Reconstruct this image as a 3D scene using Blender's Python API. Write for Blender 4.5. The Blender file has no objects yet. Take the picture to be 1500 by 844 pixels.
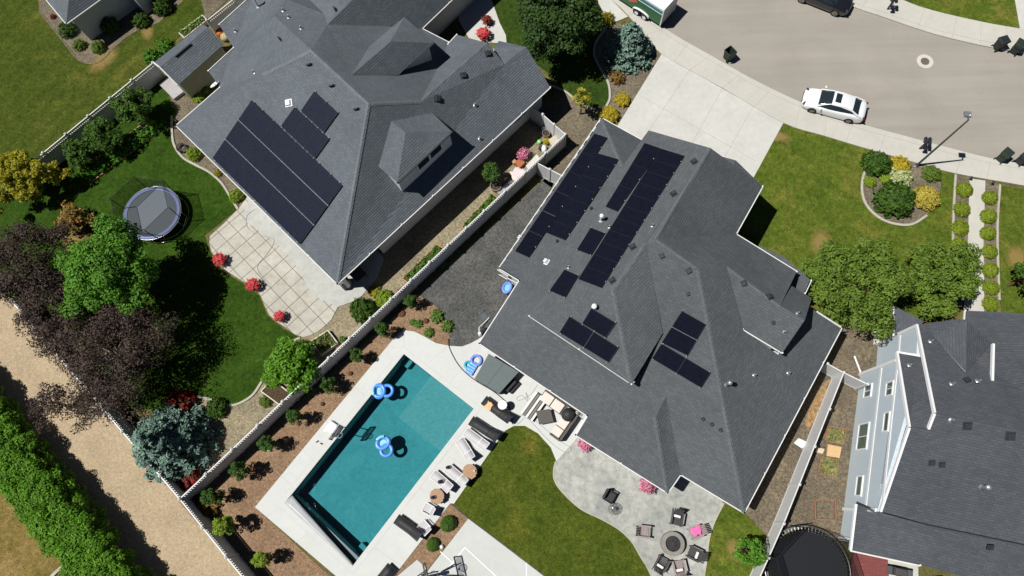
import bpy, math, random
import numpy as np
from mathutils import Vector, Matrix
from mathutils.geometry import tessellate_polygon
R = math.radians
SC = bpy.context.scene
COL = SC.collection
W_, H_ = 1500.0, 844.0
F, CAMH, NAD = 1000.0, 46.0, (785.0, 731.0)
_dn = Vector(((NAD[0]-750)/F, -(NAD[1]-422)/F, -1)).normalized()
_up = -_dn
_x = Vector((1, 0, 0)); _x = (_x - _up*_x.dot(_up)).normalized()
_y = _up.cross(_x)
CM = Matrix((_x, _y, _up))                       # camera space -> world

def ray(px, py):
    return CM @ Vector(((px-750)/F, -(py-422)/F, -1))

def P(px, py, z=0.0):
    d = ray(px, py)
    t = (z-CAMH)/d.z
    return Vector((0, 0, CAMH)) + d*t

def PL(pts, z=0.0):
    return [P(p[0], p[1], z) for p in pts]

# ------------------------------------------------------------------ camera, light
cam = bpy.data.cameras.new('camera'); camo = bpy.data.objects.new('camera', cam); COL.objects.link(camo)
camo.matrix_world = Matrix.Translation((0, 0, CAMH)) @ CM.to_4x4()
cam.lens = F/W_*36; cam.sensor_width = 36; cam.clip_end = 2000
SC.camera = camo
sdir = Vector((-3.42, -0.37, 0)).normalized()*math.cos(R(61.5)) + Vector((0, 0, math.sin(R(61.5))))
sun = bpy.data.lights.new('sun', 'SUN'); sun.energy = 5.0; sun.angle = R(0.5); sun.color = (1, .982, .945)
suno = bpy.data.objects.new('sun', sun); COL.objects.link(suno)
suno.rotation_euler = sdir.to_track_quat('Z', 'Y').to_euler(); suno.location = (0, 0, 80)
w = bpy.data.worlds.new('World'); SC.world = w; w.use_nodes = True
nt = w.node_tree; bg = nt.nodes['Background']
sk = nt.nodes.new('ShaderNodeTexSky'); sk.sky_type = 'NISHITA'; sk.sun_disc = False
sk.air_density = .35; sk.dust_density = .2; sk.sun_elevation = R(61.5); sk.sun_rotation = math.atan2(sdir.x, sdir.y)
nt.links.new(sk.outputs[0], bg.inputs[0]); bg.inputs[1].default_value = 0.05
vs = SC.view_settings; vs.view_transform = 'Standard'; vs.look = 'None'; vs.exposure = 0; vs.gamma = 1
vs.use_curve_mapping = False
SC.cycles.max_bounces = 6; SC.cycles.diffuse_bounces = 1; SC.cycles.transparent_max_bounces = 12
SC.cycles.caustics_reflective = False; SC.cycles.caustics_refractive = False

# ------------------------------------------------------------------ materials
def srgb(r, g, b):
    f = lambda c: (c/255/12.92) if c/255 <= .04045 else ((c/255+.055)/1.055)**2.4
    return (f(r), f(g), f(b))

class N:
    def __init__(s, name):
        s.m = bpy.data.materials.new(name); s.m.use_nodes = True
        s.t = s.m.node_tree; s.b = s.t.nodes['Principled BSDF']; s.out = s.t.nodes['Material Output']
        s.tc = s.t.nodes.new('ShaderNodeTexCoord')
    def n(s, typ, **kw):
        nd = s.t.nodes.new('ShaderNode'+typ)
        for k, v in kw.items():
            if k.startswith('i_'):
                nd.inputs[k[2:].replace('_', ' ')].default_value = v
            else: setattr(nd, k, v)
        return nd
    def l(s, a, b): s.t.links.new(a, b)
    def noise(s, scale, detail=4, rough=.55, vec=None, dist=0):
        nd = s.n('TexNoise'); nd.inputs['Scale'].default_value = scale; nd.inputs['Detail'].default_value = detail
        nd.inputs['Roughness'].default_value = rough; nd.inputs['Distortion'].default_value = dist
        s.l(vec or s.tc.outputs['Object'], nd.inputs['Vector']); return nd.outputs['Fac']
    def ramp(s, fac, stops):
        nd = s.n('ValToRGB'); e = nd.color_ramp.elements
        while len(e) < len(stops): e.new(.5)
        for el, (p, c) in zip(e, stops):
            el.position = p; el.color = (c[0], c[1], c[2], 1) if not isinstance(c, (int, float)) else (c, c, c, 1)
        s.l(fac, nd.inputs[0]); return nd.outputs[0]
    def mix(s, fac, a, b, mode='MIX'):
        nd = s.n('MixRGB', blend_type=mode)
        for sock, v in ((nd.inputs[0], fac), (nd.inputs[1], a), (nd.inputs[2], b)):
            if isinstance(v, (int, float)): sock.default_value = v if sock == nd.inputs[0] else (v, v, v, 1)
            elif isinstance(v, tuple): sock.default_value = (v[0], v[1], v[2], 1)
            else: s.l(v, sock)
        return nd.outputs[0]
    def bump(s, h, strength=.3, dist=.02):
        nd = s.n('Bump'); nd.inputs['Strength'].default_value = strength; nd.inputs['Distance'].default_value = dist
        s.l(h, nd.inputs['Height']); s.l(nd.outputs[0], s.b.inputs['Normal'])
    def col(s, c):
        if isinstance(c, tuple): s.b.inputs['Base Color'].default_value = (*c, 1)
        else: s.l(c, s.b.inputs['Base Color'])
    def set(s, rough=.8, metal=0, spec=.3, **kw):
        s.b.inputs['Roughness'].default_value = rough; s.b.inputs['Metallic'].default_value = metal
        s.b.inputs['Specular IOR Level'].default_value = spec
        for k, v in kw.items(): s.b.inputs[k].default_value = v
        return s.m

def mul(c, k): return tuple(x*k for x in c)

def plain(name, c, rough=.7, var=.12, scale=6, metal=0, spec=.3, bump=0, bscale=40, **kw):
    n = N(name)
    f = n.noise(scale, 5)
    n.col(n.ramp(f, [(.3, mul(c, 1-var)), (.7, mul(c, 1+var))]))
    if bump: n.bump(n.noise(bscale, 3), bump, .01)
    return n.set(rough, metal, spec, **kw)

def lawn_mat(name, a, b, patch, patch_amt=.55, seed=0, stripe=None):
    n = N(name)
    mp = n.n('Mapping'); mp.inputs['Location'].default_value = (seed*7.3, seed*3.1, 0); n.l(n.tc.outputs['Object'], mp.inputs[0])
    v = mp.outputs[0]
    c = n.ramp(n.noise(.55, 6, .62, v), [(.34, mul(a, .8)), (.66, mul(b, .84))])
    pf = n.ramp(n.noise(.33, 7, .68, v, .8), [(patch_amt, 0), (patch_amt+.22, 1)])
    c = n.mix(pf, c, mul(patch, .8))
    mid = n.ramp(n.noise(3.2, 5, .7, v, .5), [(.28, .55), (.72, 1.4)])
    c = n.mix(1, c, mid, 'MULTIPLY')
    mp2 = n.n('Mapping'); mp2.inputs['Scale'].default_value = (1, 1, 1); n.l(n.tc.outputs['Object'], mp2.inputs[0])
    fine = n.noise(19, 3, .75, v)
    c = n.mix(1, c, n.ramp(fine, [(.3, .35), (.72, 1.65)]), 'MULTIPLY')
    if stripe is not None:
        m3 = n.n('Mapping'); m3.inputs['Rotation'].default_value = (0, 0, stripe); n.l(n.tc.outputs['Object'], m3.inputs[0])
        wv = n.n('TexWave'); wv.inputs['Scale'].default_value = .28; wv.inputs['Distortion'].default_value = 1.2
        wv.inputs['Detail'].default_value = 2; n.l(m3.outputs[0], wv.inputs[0])
        c = n.mix(1, c, n.ramp(wv.outputs['Fac'], [(.2, .95), (.8, 1.04)]), 'MULTIPLY')
    n.col(c)
    n.bump(n.noise(26, 4, .8, v), .8, .06)
    return n.set(.95, 0, .08)

def gravel_mat(name, c, c2, scale=16, stain=None, var=.34):
    n = N(name)
    vo = n.n('TexVoronoi'); vo.inputs['Scale'].default_value = scale; n.l(n.tc.outputs['Object'], vo.inputs['Vector'])
    k = n.n('SeparateColor'); n.l(vo.outputs['Color'], k.inputs[0])
    base = n.ramp(n.noise(.5, 6, .6), [(.32, c), (.68, c2)])
    if stain: base = n.mix(n.ramp(n.noise(.8, 7, .7, None, 1), [(.55, 0), (.8, .5)]), base, stain)
    cc = n.mix(1, base, n.ramp(k.outputs[0], [(0, 1-var), (1, 1+var)]), 'MULTIPLY')
    cc = n.mix(1, cc, n.ramp(n.noise(5, 5, .7), [(.3, .8), (.7, 1.2)]), 'MULTIPLY')
    n.col(cc); n.bump(vo.outputs['Distance'], .6, .03)
    return n.set(.95, 0, .1)

def concrete_mat(name, c, c2, stain=.12, rough=.8, grid=None, fine=.06):
    n = N(name)
    base = n.ramp(n.noise(.35, 7, .6, None, .6), [(.3, c), (.7, c2)])
    base = n.mix(1, base, n.ramp(n.noise(2.4, 7, .7, None, .4), [(.25, 1-stain), (.75, 1+stain*.5)]), 'MULTIPLY')
    base = n.mix(1, base, n.ramp(n.noise(40, 3, .7), [(.2, 1-fine), (.8, 1+fine)]), 'MULTIPLY')
    if grid:
        ang, sx, sy, mort, dark = grid
        mp = n.n('Mapping'); mp.inputs['Rotation'].default_value = (0, 0, ang); n.l(n.tc.outputs['Object'], mp.inputs[0])
        br = n.n('TexBrick', offset=0.0)
        for k, v in (('Scale', 1), ('Mortar Size', mort), ('Mortar Smooth', .1), ('Brick Width', sx), ('Row Height', sy)): br.inputs[k].default_value = v
        br.inputs['Color1'].default_value = (1, 1, 1, 1); br.inputs['Color2'].default_value = (.93, .93, .93, 1)
        br.inputs['Mortar'].default_value = (dark, dark, dark, 1)
        n.l(mp.outputs[0], br.inputs['Vector'])
        base = n.mix(1, base, br.outputs['Color'], 'MULTIPLY')
    n.col(base); n.bump(n.noise(30, 4), .12, .01)
    return n.set(rough, 0, .2)

def shingle_mat(name, c, tint, row=.16, depth=.009, mort=.8):
    n = N(name)
    uv = n.tc.outputs['UV']
    br = n.n('TexBrick', offset=.5)
    for k, v in (('Scale', 1), ('Mortar Size', .016), ('Mortar Smooth', .35), ('Brick Width', .34), ('Row Height', row), ('Bias', -.1)): br.inputs[k].default_value = v
    br.inputs['Color1'].default_value = (*mul(c, .93), 1); br.inputs['Color2'].default_value = (*mul(tint, 1.06), 1)
    br.inputs['Mortar'].default_value = (*mul(c, mort), 1)
    n.l(uv, br.inputs['Vector'])
    cc = n.mix(1, br.outputs['Color'], n.ramp(n.noise(.25, 6, .6), [(.3, .9), (.7, 1.12)]), 'MULTIPLY')
    cc = n.mix(1, cc, n.ramp(n.noise(13, 4, .8), [(.3, .82), (.7, 1.18)]), 'MULTIPLY')
    m = n.n('Mapping'); m.inputs['Scale'].default_value = (1.6, .12, 1); n.l(uv, m.inputs[0])
    cc = n.mix(1, cc, n.ramp(n.noise(1.2, 5, .7, m.outputs[0]), [(.3, .93), (.7, 1.07)]), 'MULTIPLY')
    sx = n.n('SeparateXYZ'); n.l(uv, sx.inputs[0])
    dv = n.n('Math', operation='DIVIDE'); dv.inputs[1].default_value = row; n.l(sx.outputs[1], dv.inputs[0])
    fr = n.n('Math', operation='FRACT'); n.l(dv.outputs[0], fr.inputs[0])
    sm = n.ramp(fr.outputs[0], [(0, 0), (.14, 1), (1, .15)])
    n.col(cc); n.bump(sm, 1, depth)
    return n.set(.88, 0, .25)

def leaf_mat(name, cols, trans=.18, patch=None):
    n = N(name)
    g = n.n('NewGeometry')
    c = n.ramp(g.outputs['Random Per Island'], [(i/max(1, len(cols)-1), q) for i, q in enumerate(cols)])
    c = n.mix(1, c, n.ramp(n.noise(1.1, 4, .6), [(.3, .8), (.7, 1.2)]), 'MULTIPLY')
    if patch: c = n.mix(n.ramp(n.noise(.55, 3, .6), [(patch[1], 0), (patch[1]+.12, 1)]), c, patch[0])
    n.col(c); n.set(.6, 0, .25)
    tr = n.n('BsdfTranslucent'); n.l(c, tr.inputs[0])
    mx = n.n('MixShader'); mx.inputs[0].default_value = trans
    n.l(n.b.outputs[0], mx.inputs[1]); n.l(tr.outputs[0], mx.inputs[2]); n.l(mx.outputs[0], n.out.inputs[0])
    return n.m

def net_mat(name, c, alpha):
    n = N(name); n.col(c); n.set(.8, 0, .1)
    tp = n.n('BsdfTransparent'); mx = n.n('MixShader'); mx.inputs[0].default_value = alpha
    n.l(tp.outputs[0], mx.inputs[1]); n.l(n.b.outputs[0], mx.inputs[2]); n.l(mx.outputs[0], n.out.inputs[0])
    return n.m

# ------------------------------------------------------------------ mesh builder
class MB:
    def __init__(s): s.v = []; s.f = []; s.m = []; s.uv = {}
    def add(s, vs, fs, mi=0, T=None):
        o = len(s.v)
        for q in vs:
            q = Vector(q); s.v.append(T @ q if T is not None else q)
        for f in fs: s.f.append([i+o for i in f]); s.m.append(mi)
        return s
    def box(s, c, d, rz=0, mi=0, T=None, taper=1.0):
        x, y, z = d[0]/2, d[1]/2, d[2]/2
        ca, sa = math.cos(rz), math.sin(rz)
        vs = []
        for k, sz in ((1, -z), (taper, z)):
            for a, b in ((-x, -y), (x, -y), (x, y), (-x, y)):
                a *= k; b *= k
                vs.append((c[0]+a*ca-b*sa, c[1]+a*sa+b*ca, c[2]+sz))
        return s.add(vs, [(3, 2, 1, 0), (4, 5, 6, 7), (0, 1, 5, 4), (1, 2, 6, 5), (2, 3, 7, 6), (3, 0, 4, 7)], mi, T)
    def bar(s, a, b, wd, ht, mi=0, T=None, up=Vector((0, 0, 1))):
        a, b = Vector(a), Vector(b); d = (b-a).normalized(); r = d.cross(up)
        if r.length < 1e-4: r = Vector((1, 0, 0))
        r = r.normalized()*wd/2; u = r.cross(d).normalized()*ht/2
        vs = [a-r-u, a+r-u, a+r+u, a-r+u, b-r-u, b+r-u, b+r+u, b-r+u]
        return s.add(vs, [(0, 1, 2, 3), (7, 6, 5, 4), (0, 4, 5, 1), (1, 5, 6, 2), (2, 6, 7, 3), (3, 7, 4, 0)], mi, T)
    def tube(s, pts, rs, n=8, mi=0, T=None, cap=True):
        pts = [Vector(p) for p in pts]
        if isinstance(rs, (int, float)): rs = [rs]*len(pts)
        vs = []; fs = []
        for i, p in enumerate(pts):
            d = (pts[min(i+1, len(pts)-1)]-pts[max(i-1, 0)]).normalized()
            u = d.cross(Vector((0, 0, 1)) if abs(d.z) < .95 else Vector((1, 0, 0))).normalized(); w2 = d.cross(u)
            for k in range(n):
                a = 2*math.pi*k/n; vs.append(p+(u*math.cos(a)+w2*math.sin(a))*rs[i])
        for i in range(len(pts)-1):
            for k in range(n):
                a = i*n+k; b = i*n+(k+1) % n; fs.append((a, a+n, b+n, b))
        if cap: fs.append(tuple(range(n))); fs.append(tuple(reversed(range((len(pts)-1)*n, len(pts)*n))))
        return s.add(vs, fs, mi, T)
    def lathe(s, prof, c=(0, 0, 0), n=24, mi=0, T=None, sx=1, sy=1):
        vs = []; fs = []
        for r, z in prof:
            for k in range(n):
                a = 2*math.pi*k/n; vs.append((c[0]+r*sx*math.cos(a), c[1]+r*sy*math.sin(a), c[2]+z))
        for i in range(len(prof)-1):
            for k in range(n):
                a = i*n+k; b = i*n+(k+1) % n; fs.append((a, b, b+n, a+n))
        return s.add(vs, fs, mi, T)
    def torus(s, c, RR, r, n=28, k=10, mi=0, T=None, sx=1, sy=1):
        vs = []; fs = []
        for i in range(n):
            a = 2*math.pi*i/n
            for j in range(k):
                b = 2*math.pi*j/k; q = RR+r*math.cos(b)
                vs.append((c[0]+q*sx*math.cos(a), c[1]+q*sy*math.sin(a), c[2]+r*math.sin(b)))
        for i in range(n):
            for j in range(k):
                fs.append((i*k+j, ((i+1) % n)*k+j, ((i+1) % n)*k+(j+1) % k, i*k+(j+1) % k))
        return s.add(vs, fs, mi, T)
    def poly(s, pts, mi=0, holes=()):
        loops = [[Vector(p) for p in pts]]+[[Vector(p) for p in h] for h in holes]
        flat = [p for l in loops for p in l]
        tri = tessellate_polygon(loops)
        fs = []
        for a, b, c in tri:
            nn = (flat[b]-flat[a]).cross(flat[c]-flat[a])
            if nn.length < 1e-9: continue
            fs.append((a, b, c) if nn.z > 0 else (a, c, b))
        return s.add(flat, fs, mi)
    def prism(s, pts, z0, z1, mi=0, side=None, holes=()):
        top = [Vector((p[0], p[1], z1)) for p in pts]
        s.poly(top, mi, [[Vector((p[0], p[1], z1)) for p in h] for h in holes])
        for loop in [pts]+list(holes):
            n = len(loop)
            vs = [Vector((p[0], p[1], z0)) for p in loop]+[Vector((p[0], p[1], z1)) for p in loop]
            ar = sum(loop[i][0]*loop[(i+1) % n][1]-loop[(i+1) % n][0]*loop[i][1] for i in range(n))
            ccw = (ar > 0) == (loop is pts)
            fs = [(i, (i+1) % n, (i+1) % n+n, i+n) if ccw else ((i+1) % n, i, i+n, (i+1) % n+n) for i in range(n)]
            s.add(vs, fs, mi if side is None else side)
        return s
    def build(s, name, mats, parent=None, smooth=None, origin=None, uvs=False, bevel=0):
        me = bpy.data.meshes.new(name)
        o = bpy.data.objects.new(name, me); COL.objects.link(o)
        off = Vector(origin) if origin is not None else Vector((0, 0, 0))
        if parent is not None:
            o.parent = parent
            if origin is None: off = Vector(parent.get('_org', (0, 0, 0)))
        else: o.location = off
        o['_org'] = tuple(off)
        me.from_pydata([tuple(v-off) for v in s.v], [], s.f)
        for mt in (mats if isinstance(mats, (list, tuple)) else [mats]): me.materials.append(mt)
        me.polygons.foreach_set('material_index', s.m)
        if uvs:
            ul = me.uv_layers.new(name='UVMap')
            for p in me.polygons:
                nn = p.normal
                h = Vector((0, 0, 1)).cross(nn)
                h = h.normalized() if h.length > 1e-3 else Vector((1, 0, 0))
                t = nn.cross(h)
                for li in p.loop_indices:
                    q = me.vertices[me.loops[li].vertex_index].co; ul.data[li].uv = (q.dot(h), q.dot(t))
        if smooth is not None:
            me.polygons.foreach_set('use_smooth', [True]*len(me.polygons)); me.set_sharp_from_angle(angle=R(smooth))
        if bevel:
            b = o.modifiers.new('bevel', 'BEVEL'); b.width = bevel; b.segments = 2; b.limit_method = 'ANGLE'
        me.update(); return o

def tag(o, label=None, cat=None, group=None, kind=None):
    if label: o['label'] = label
    if cat: o['category'] = cat
    if group: o['group'] = group
    if kind: o['kind'] = kind
    return o

def thing(name, label, cat, loc=(0, 0, 0), group=None, rot=0):
    o = bpy.data.objects.new(name, None); COL.objects.link(o); o.empty_display_size = .3
    o.location = loc; o.rotation_euler = (0, 0, rot)
    o['_org'] = (0, 0, 0) if rot else tuple(loc)
    return tag(o, label, cat, group)

def local(name, label, cat, loc, rot=0, group=None):
    "a thing whose parts are modelled in local coordinates"
    o = thing(name, label, cat, loc, group, rot); o['_org'] = (0, 0, 0); return o

def struct(o): o['kind'] = 'structure'; return o

def copy_thing(o, loc, rot, label, group=None):
    def cp(q, par):
        c = q.copy(); COL.objects.link(c)
        if par is not None: c.parent = par
        for ch in [x for x in q.children]: cp(ch, c)
        return c
    c = cp(o, None); c.location = loc; c.rotation_euler = (0, 0, rot); c['label'] = label
    if group: c['group'] = group
    return c

def smooth_path(pts, n=6, closed=False):
    out = []; m = len(pts)
    for i in range(m if closed else m-1):
        g = (lambda j: pts[j % m]) if closed else (lambda j: pts[max(0, min(m-1, j))])
        p0, p1, p2, p3 = g(i-1), g(i), g(i+1), g(i+2)
        for k in range(n):
            t = k/n
            out.append(tuple(.5*((2*p1[a])+(-p0[a]+p2[a])*t+(2*p0[a]-5*p1[a]+4*p2[a]-p3[a])*t*t+(-p0[a]+3*p1[a]-3*p2[a]+p3[a])*t**3) for a in (0, 1)))
    if not closed: out.append(tuple(pts[-1][:2]))
    return out

def ribbon(mb, pts, wd, z0, z1, mi=0):
    "raised strip following world points"
    L = []; Rr = []
    for i, p in enumerate(pts):
        d = (Vector(pts[min(i+1, len(pts)-1)])-Vector(pts[max(0, i-1)])); d.z = 0; d = d.normalized(); nn = Vector((-d.y, d.x, 0))*wd/2
        L.append(Vector((p[0], p[1], 0))+nn); Rr.append(Vector((p[0], p[1], 0))-nn)
    for i in range(len(pts)-1):
        a, b, c, d = L[i], Rr[i], Rr[i+1], L[i+1]
        up = lambda q, z: Vector((q.x, q.y, z))
        vs = [up(a, z0), up(b, z0), up(c, z0), up(d, z0), up(a, z1), up(b, z1), up(c, z1), up(d, z1)]
        fs = [(4, 5, 6, 7), (0, 4, 7, 3), (1, 2, 6, 5)]
        if i == 0: fs.append((0, 1, 5, 4))
        if i == len(pts)-2: fs.append((3, 7, 6, 2))
        mb.add(vs, fs, mi)
    return mb
# ================================================================== materials
GRAVEL_TAN = gravel_mat('gravel_tan', srgb(150, 136, 112), srgb(128, 116, 98), 14)
GRAVEL_GREY = gravel_mat('gravel_grey', srgb(98, 97, 93), srgb(74, 75, 74), 13, stain=srgb(120, 110, 88))
GRAVEL_SIDE = gravel_mat('gravel_side', srgb(122, 112, 94), srgb(100, 92, 78), 13, stain=srgb(108, 104, 70))
GRAVEL_C = gravel_mat('gravel_c', srgb(118, 106, 88), srgb(98, 90, 76), 12, stain=srgb(150, 138, 108))
PATH_TAN = gravel_mat('alley_gravel', srgb(178, 159, 130), srgb(165, 147, 121), 18, var=.16)
MULCH = gravel_mat('mulch', srgb(146, 120, 95), srgb(128, 104, 82), 17, stain=srgb(156, 112, 80), var=.34)
BASE = gravel_mat('soil', srgb(120, 106, 86), srgb(104, 94, 78), 9)
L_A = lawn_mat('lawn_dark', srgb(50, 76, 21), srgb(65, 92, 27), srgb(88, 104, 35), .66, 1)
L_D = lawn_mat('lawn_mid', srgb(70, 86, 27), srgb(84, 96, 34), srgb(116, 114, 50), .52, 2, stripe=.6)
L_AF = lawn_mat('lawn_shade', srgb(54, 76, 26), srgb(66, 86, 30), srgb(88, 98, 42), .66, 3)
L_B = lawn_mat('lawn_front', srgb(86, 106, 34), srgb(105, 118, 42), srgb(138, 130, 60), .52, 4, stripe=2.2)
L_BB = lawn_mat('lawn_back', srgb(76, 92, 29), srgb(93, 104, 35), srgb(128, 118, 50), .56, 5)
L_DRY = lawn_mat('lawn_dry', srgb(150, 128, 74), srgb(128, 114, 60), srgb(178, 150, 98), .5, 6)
ASPH = N('asphalt'); n = ASPH
c = n.ramp(n.noise(.22, 7, .6, None, .5), [(.3, srgb(149, 143, 133)), (.7, srgb(158, 152, 142))])
c = n.mix(n.ramp(n.noise(.9, 5, .6), [(.62, 0), (.82, .35)]), c, srgb(138, 129, 115))
mp = n.n('Mapping'); mp.inputs['Rotation'].default_value = (0, 0, .45); mp.inputs['Scale'].default_value = (.05, .75, 1); n.l(n.tc.outputs['Object'], mp.inputs[0])
c = n.mix(1, c, n.ramp(n.noise(1.0, 5, .65, mp.outputs[0]), [(.32, .92), (.68, 1.06)]), 'MULTIPLY')
c = n.mix(n.ramp(n.noise(1.7, 3, .5, None, .3), [(.70, 0), (.78, .45)]), c, srgb(112, 104, 94))
c = n.mix(1, c, n.ramp(n.noise(30, 3, .8), [(.25, .80), (.75, 1.2)]), 'MULTIPLY'); n.col(c)
n.bump(n.noise(45, 3, .8), .4, .01); ASPH = n.set(.9, 0, .2)
WALK = concrete_mat('sidewalk_concrete', srgb(194, 191, 181), srgb(184, 181, 171), .08)
DRIVE = concrete_mat('driveway_concrete', srgb(201, 200, 193), srgb(190, 189, 181), .12)
JOINT = plain('joint', srgb(166, 162, 152), .9)
DECKM = concrete_mat('pool_deck_concrete', srgb(206, 207, 203), srgb(198, 199, 194), .06, fine=.03)
COPING = DECKM
EDGE = concrete_mat('edging_concrete', srgb(186, 180, 166), srgb(166, 160, 146), .15)
STAMP = concrete_mat('stamped_concrete', srgb(190, 189, 180), srgb(152, 154, 149), .42)
COURT = concrete_mat('court_concrete', srgb(198, 199, 194), srgb(188, 190, 184), .07)
WHITE = plain('white_paint', (.8, .8, .79), .5, .03)
LINEW = plain('court_line_paint', (.82, .82, .8), .6, .04)
_a = P(258, 184); _b = P(494, 416); ANG_A = math.atan2((_b-_a).y, (_b-_a).x)
PATIO_T = concrete_mat('patio_squares', srgb(198, 194, 182), srgb(176, 172, 158), .24, grid=(-ANG_A+.02, 1.02, 1.02, .028, .42))
PATIO_S = concrete_mat('patio_smooth', srgb(190, 190, 184), srgb(176, 176, 170), .2)

def sheet(name, pts, z, mat, sm=False, holes=(), mats=None, z0=-.04):
    if sm: pts = smooth_path(pts, 5, True)
    mb = MB(); mb.prism(PL(pts), z0, z, holes=holes)
    return struct(mb.build(name, mats or mat))

# ------------------------------------------------------------------ pool outline first (the ground has a hole there)
POOL = [P(592, 519), P(694, 599), P(526, 817), P(428, 724)]
VAULT = [P(428, 724), P(526, 817), P(517, 829), P(417, 737)]
HOLE = [POOL[0], POOL[1], POOL[2], VAULT[2], VAULT[3], POOL[3]]
g = MB(); g.poly([(-700, -700, 0), (700, -700, 0), (700, 700, 0), (-700, 700, 0)], 0, [HOLE])
struct(g.build('ground', lawn_mat('rough_grass', srgb(104, 104, 58), srgb(124, 116, 72), srgb(134, 116, 84), .5, 9)))

# ------------------------------------------------------------------ road, kerbs, pavements
roadS = [(840, -70), (905, -10), (975, 44), (1040, 82), (1100, 116), (1159, 145), (1210, 166), (1265, 184), (1335, 203), (1433, 229), (1500, 242), (1640, 268), (1900, 300)]
roadN = [(1100, -70), (1180, -18), (1249, 11), (1287, 24), (1361, 49), (1420, 64), (1449, 70), (1500, 79), (1640, 100), (1900, 120)]
walkS = [(800, -70), (895, 0), (937, 43), (969, 80), (1058, 130), (1147, 181), (1207, 200), (1270, 219), (1340, 239), (1399, 255), (1500, 273), (1640, 300), (1900, 335)]
walkN = [(1160, -80), (1240, -40), (1319, 0), (1367, 17), (1436, 33), (1492, 43), (1640, 66), (1900, 80)]
sp = smooth_path
mb = MB(); mb.prism(PL(sp(roadS, 4)+sp(roadN, 4)[::-1]), -.04, .004)
struct(mb.build('road', ASPH))

def band(name, a, b, z, joints):
    A, B = PL(sp(a, 4)), PL(sp(b, 4))
    mb = MB(); mb.prism(A+B[::-1], -.04, z)
    # gutter line and cross joints
    ia = MB
    edge = [Vector((p.x, p.y, 0)) for p in A]
    cen = [Vector((p.x, p.y, 0)) for p in B]
    off = []
    for p in edge:
        q = min(cen, key=lambda c: (c-p).length); off.append(p+(q-p).normalized()*.42)
    ribbon(mb, off, .03, z, z+.004, 1)
    L = 0
    for i in range(1, len(edge)):
        L += (edge[i]-edge[i-1]).length
        if L > joints:
            L = 0; p = edge[i]; q = min(cen, key=lambda c: (c-p).length)
            ribbon(mb, [p, q], .025, z+.0005, z+.0045, 1)
    return struct(mb.build(name, [WALK, JOINT]))
band('sidewalk', roadS, walkS, .11, 1.9)
band('sidewalk', roadN, walkN, .11, 1.9)

mb = MB(); mb.prism(PL([(969, 80), (1147, 181), (1105, 258), (1010, 390), (905, 300), (870, 240), (905, 184)]), -.04, .05)
for a, b in (((1058, 130), (985, 262)), ((933, 138), (1106, 236)), ((1012, 100), (925, 230)), ((1103, 156), (1044, 262))):
    ribbon(mb, PL([a, b]), .025, .05, .054, 1)
struct(mb.build('driveway', [DRIVE, JOINT]))
sheet('driveway', [(700, -80), (672, -20), (672, 30), (690, 62), (742, 64), (741, 52), (732, 34), (720, 0), (712, -80)], .05, DRIVE)
sheet('driveway', [(800, -70), (895, 0), (920, 25), (893, 36), (873, -2), (790, -100)], .05, DRIVE)
sheet('driveway', [(1490, -60), (1486, 0), (1494, 44), (1640, 66), (1640, -60)], .05, DRIVE)
sheet('front_walkway', [(1420, 262), (1443, 265), (1440, 350), (1441, 420), (1441, 470), (1410, 470), (1416, 400), (1418, 330)], .045, WALK)

# ------------------------------------------------------------------ lawns
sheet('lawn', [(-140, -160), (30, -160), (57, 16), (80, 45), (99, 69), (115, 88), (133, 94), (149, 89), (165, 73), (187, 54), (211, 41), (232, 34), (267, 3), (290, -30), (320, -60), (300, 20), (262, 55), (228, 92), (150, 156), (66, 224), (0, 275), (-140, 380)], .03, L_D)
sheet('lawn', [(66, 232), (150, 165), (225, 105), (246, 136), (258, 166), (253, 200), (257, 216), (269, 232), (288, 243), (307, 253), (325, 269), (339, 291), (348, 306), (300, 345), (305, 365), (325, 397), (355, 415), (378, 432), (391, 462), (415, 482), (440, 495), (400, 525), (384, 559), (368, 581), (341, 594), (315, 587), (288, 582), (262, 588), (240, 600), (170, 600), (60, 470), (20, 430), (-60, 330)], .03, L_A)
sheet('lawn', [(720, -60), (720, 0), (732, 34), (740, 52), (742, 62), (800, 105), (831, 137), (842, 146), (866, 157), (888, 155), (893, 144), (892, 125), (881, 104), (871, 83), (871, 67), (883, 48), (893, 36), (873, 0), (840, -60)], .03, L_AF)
sheet('lawn', [(1150, 180), (1207, 200), (1270, 219), (1340, 240), (1398, 256), (1396, 310), (1395, 360), (1380, 470), (1190, 470), (1190, 430), (1060, 370), (1100, 262)], .03, L_B)
sheet('lawn', [(1464, 272), (1640, 300), (1640, 500), (1470, 480), (1462, 420), (1460, 340)], .03, L_B)
sheet('lawn', [(1240, -60), (1319, 0), (1367, 17), (1436, 33), (1492, 43), (1488, 0), (1480, -60)], .03, L_B)
lawnB = [(740, 631), (753, 624), (769, 624), (788, 635), (807, 656), (815, 675), (811, 690), (813, 705), (825, 722), (850, 745), (880, 760), (906, 775), (925, 793), (938, 815), (950, 835), (975, 890), (1000, 960), (950, 960), (860, 890), (790, 838), (735, 796), (687, 759), (665, 738)]
sheet('lawn', lawnB, .03, L_BB)
sheet('lawn', [(1058, 738), (1090, 752), (1108, 770), (1123, 786), (1112, 815), (1095, 860), (1040, 980), (1018, 980), (1031, 844), (1035, 818), (1038, 790), (1046, 764)], .03, L_B)
sheet('lawn', [(-160, 560), (0, 667), (44, 725), (90, 790), (112, 806), (78, 843), (40, 900), (-200, 900)], .03, L_DRY)
n = N('dry_grass_patch')
gr_ = n.n('TexGradient', gradient_type='SPHERICAL'); n.l(n.tc.outputs['Object'], gr_.inputs[0])
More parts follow.
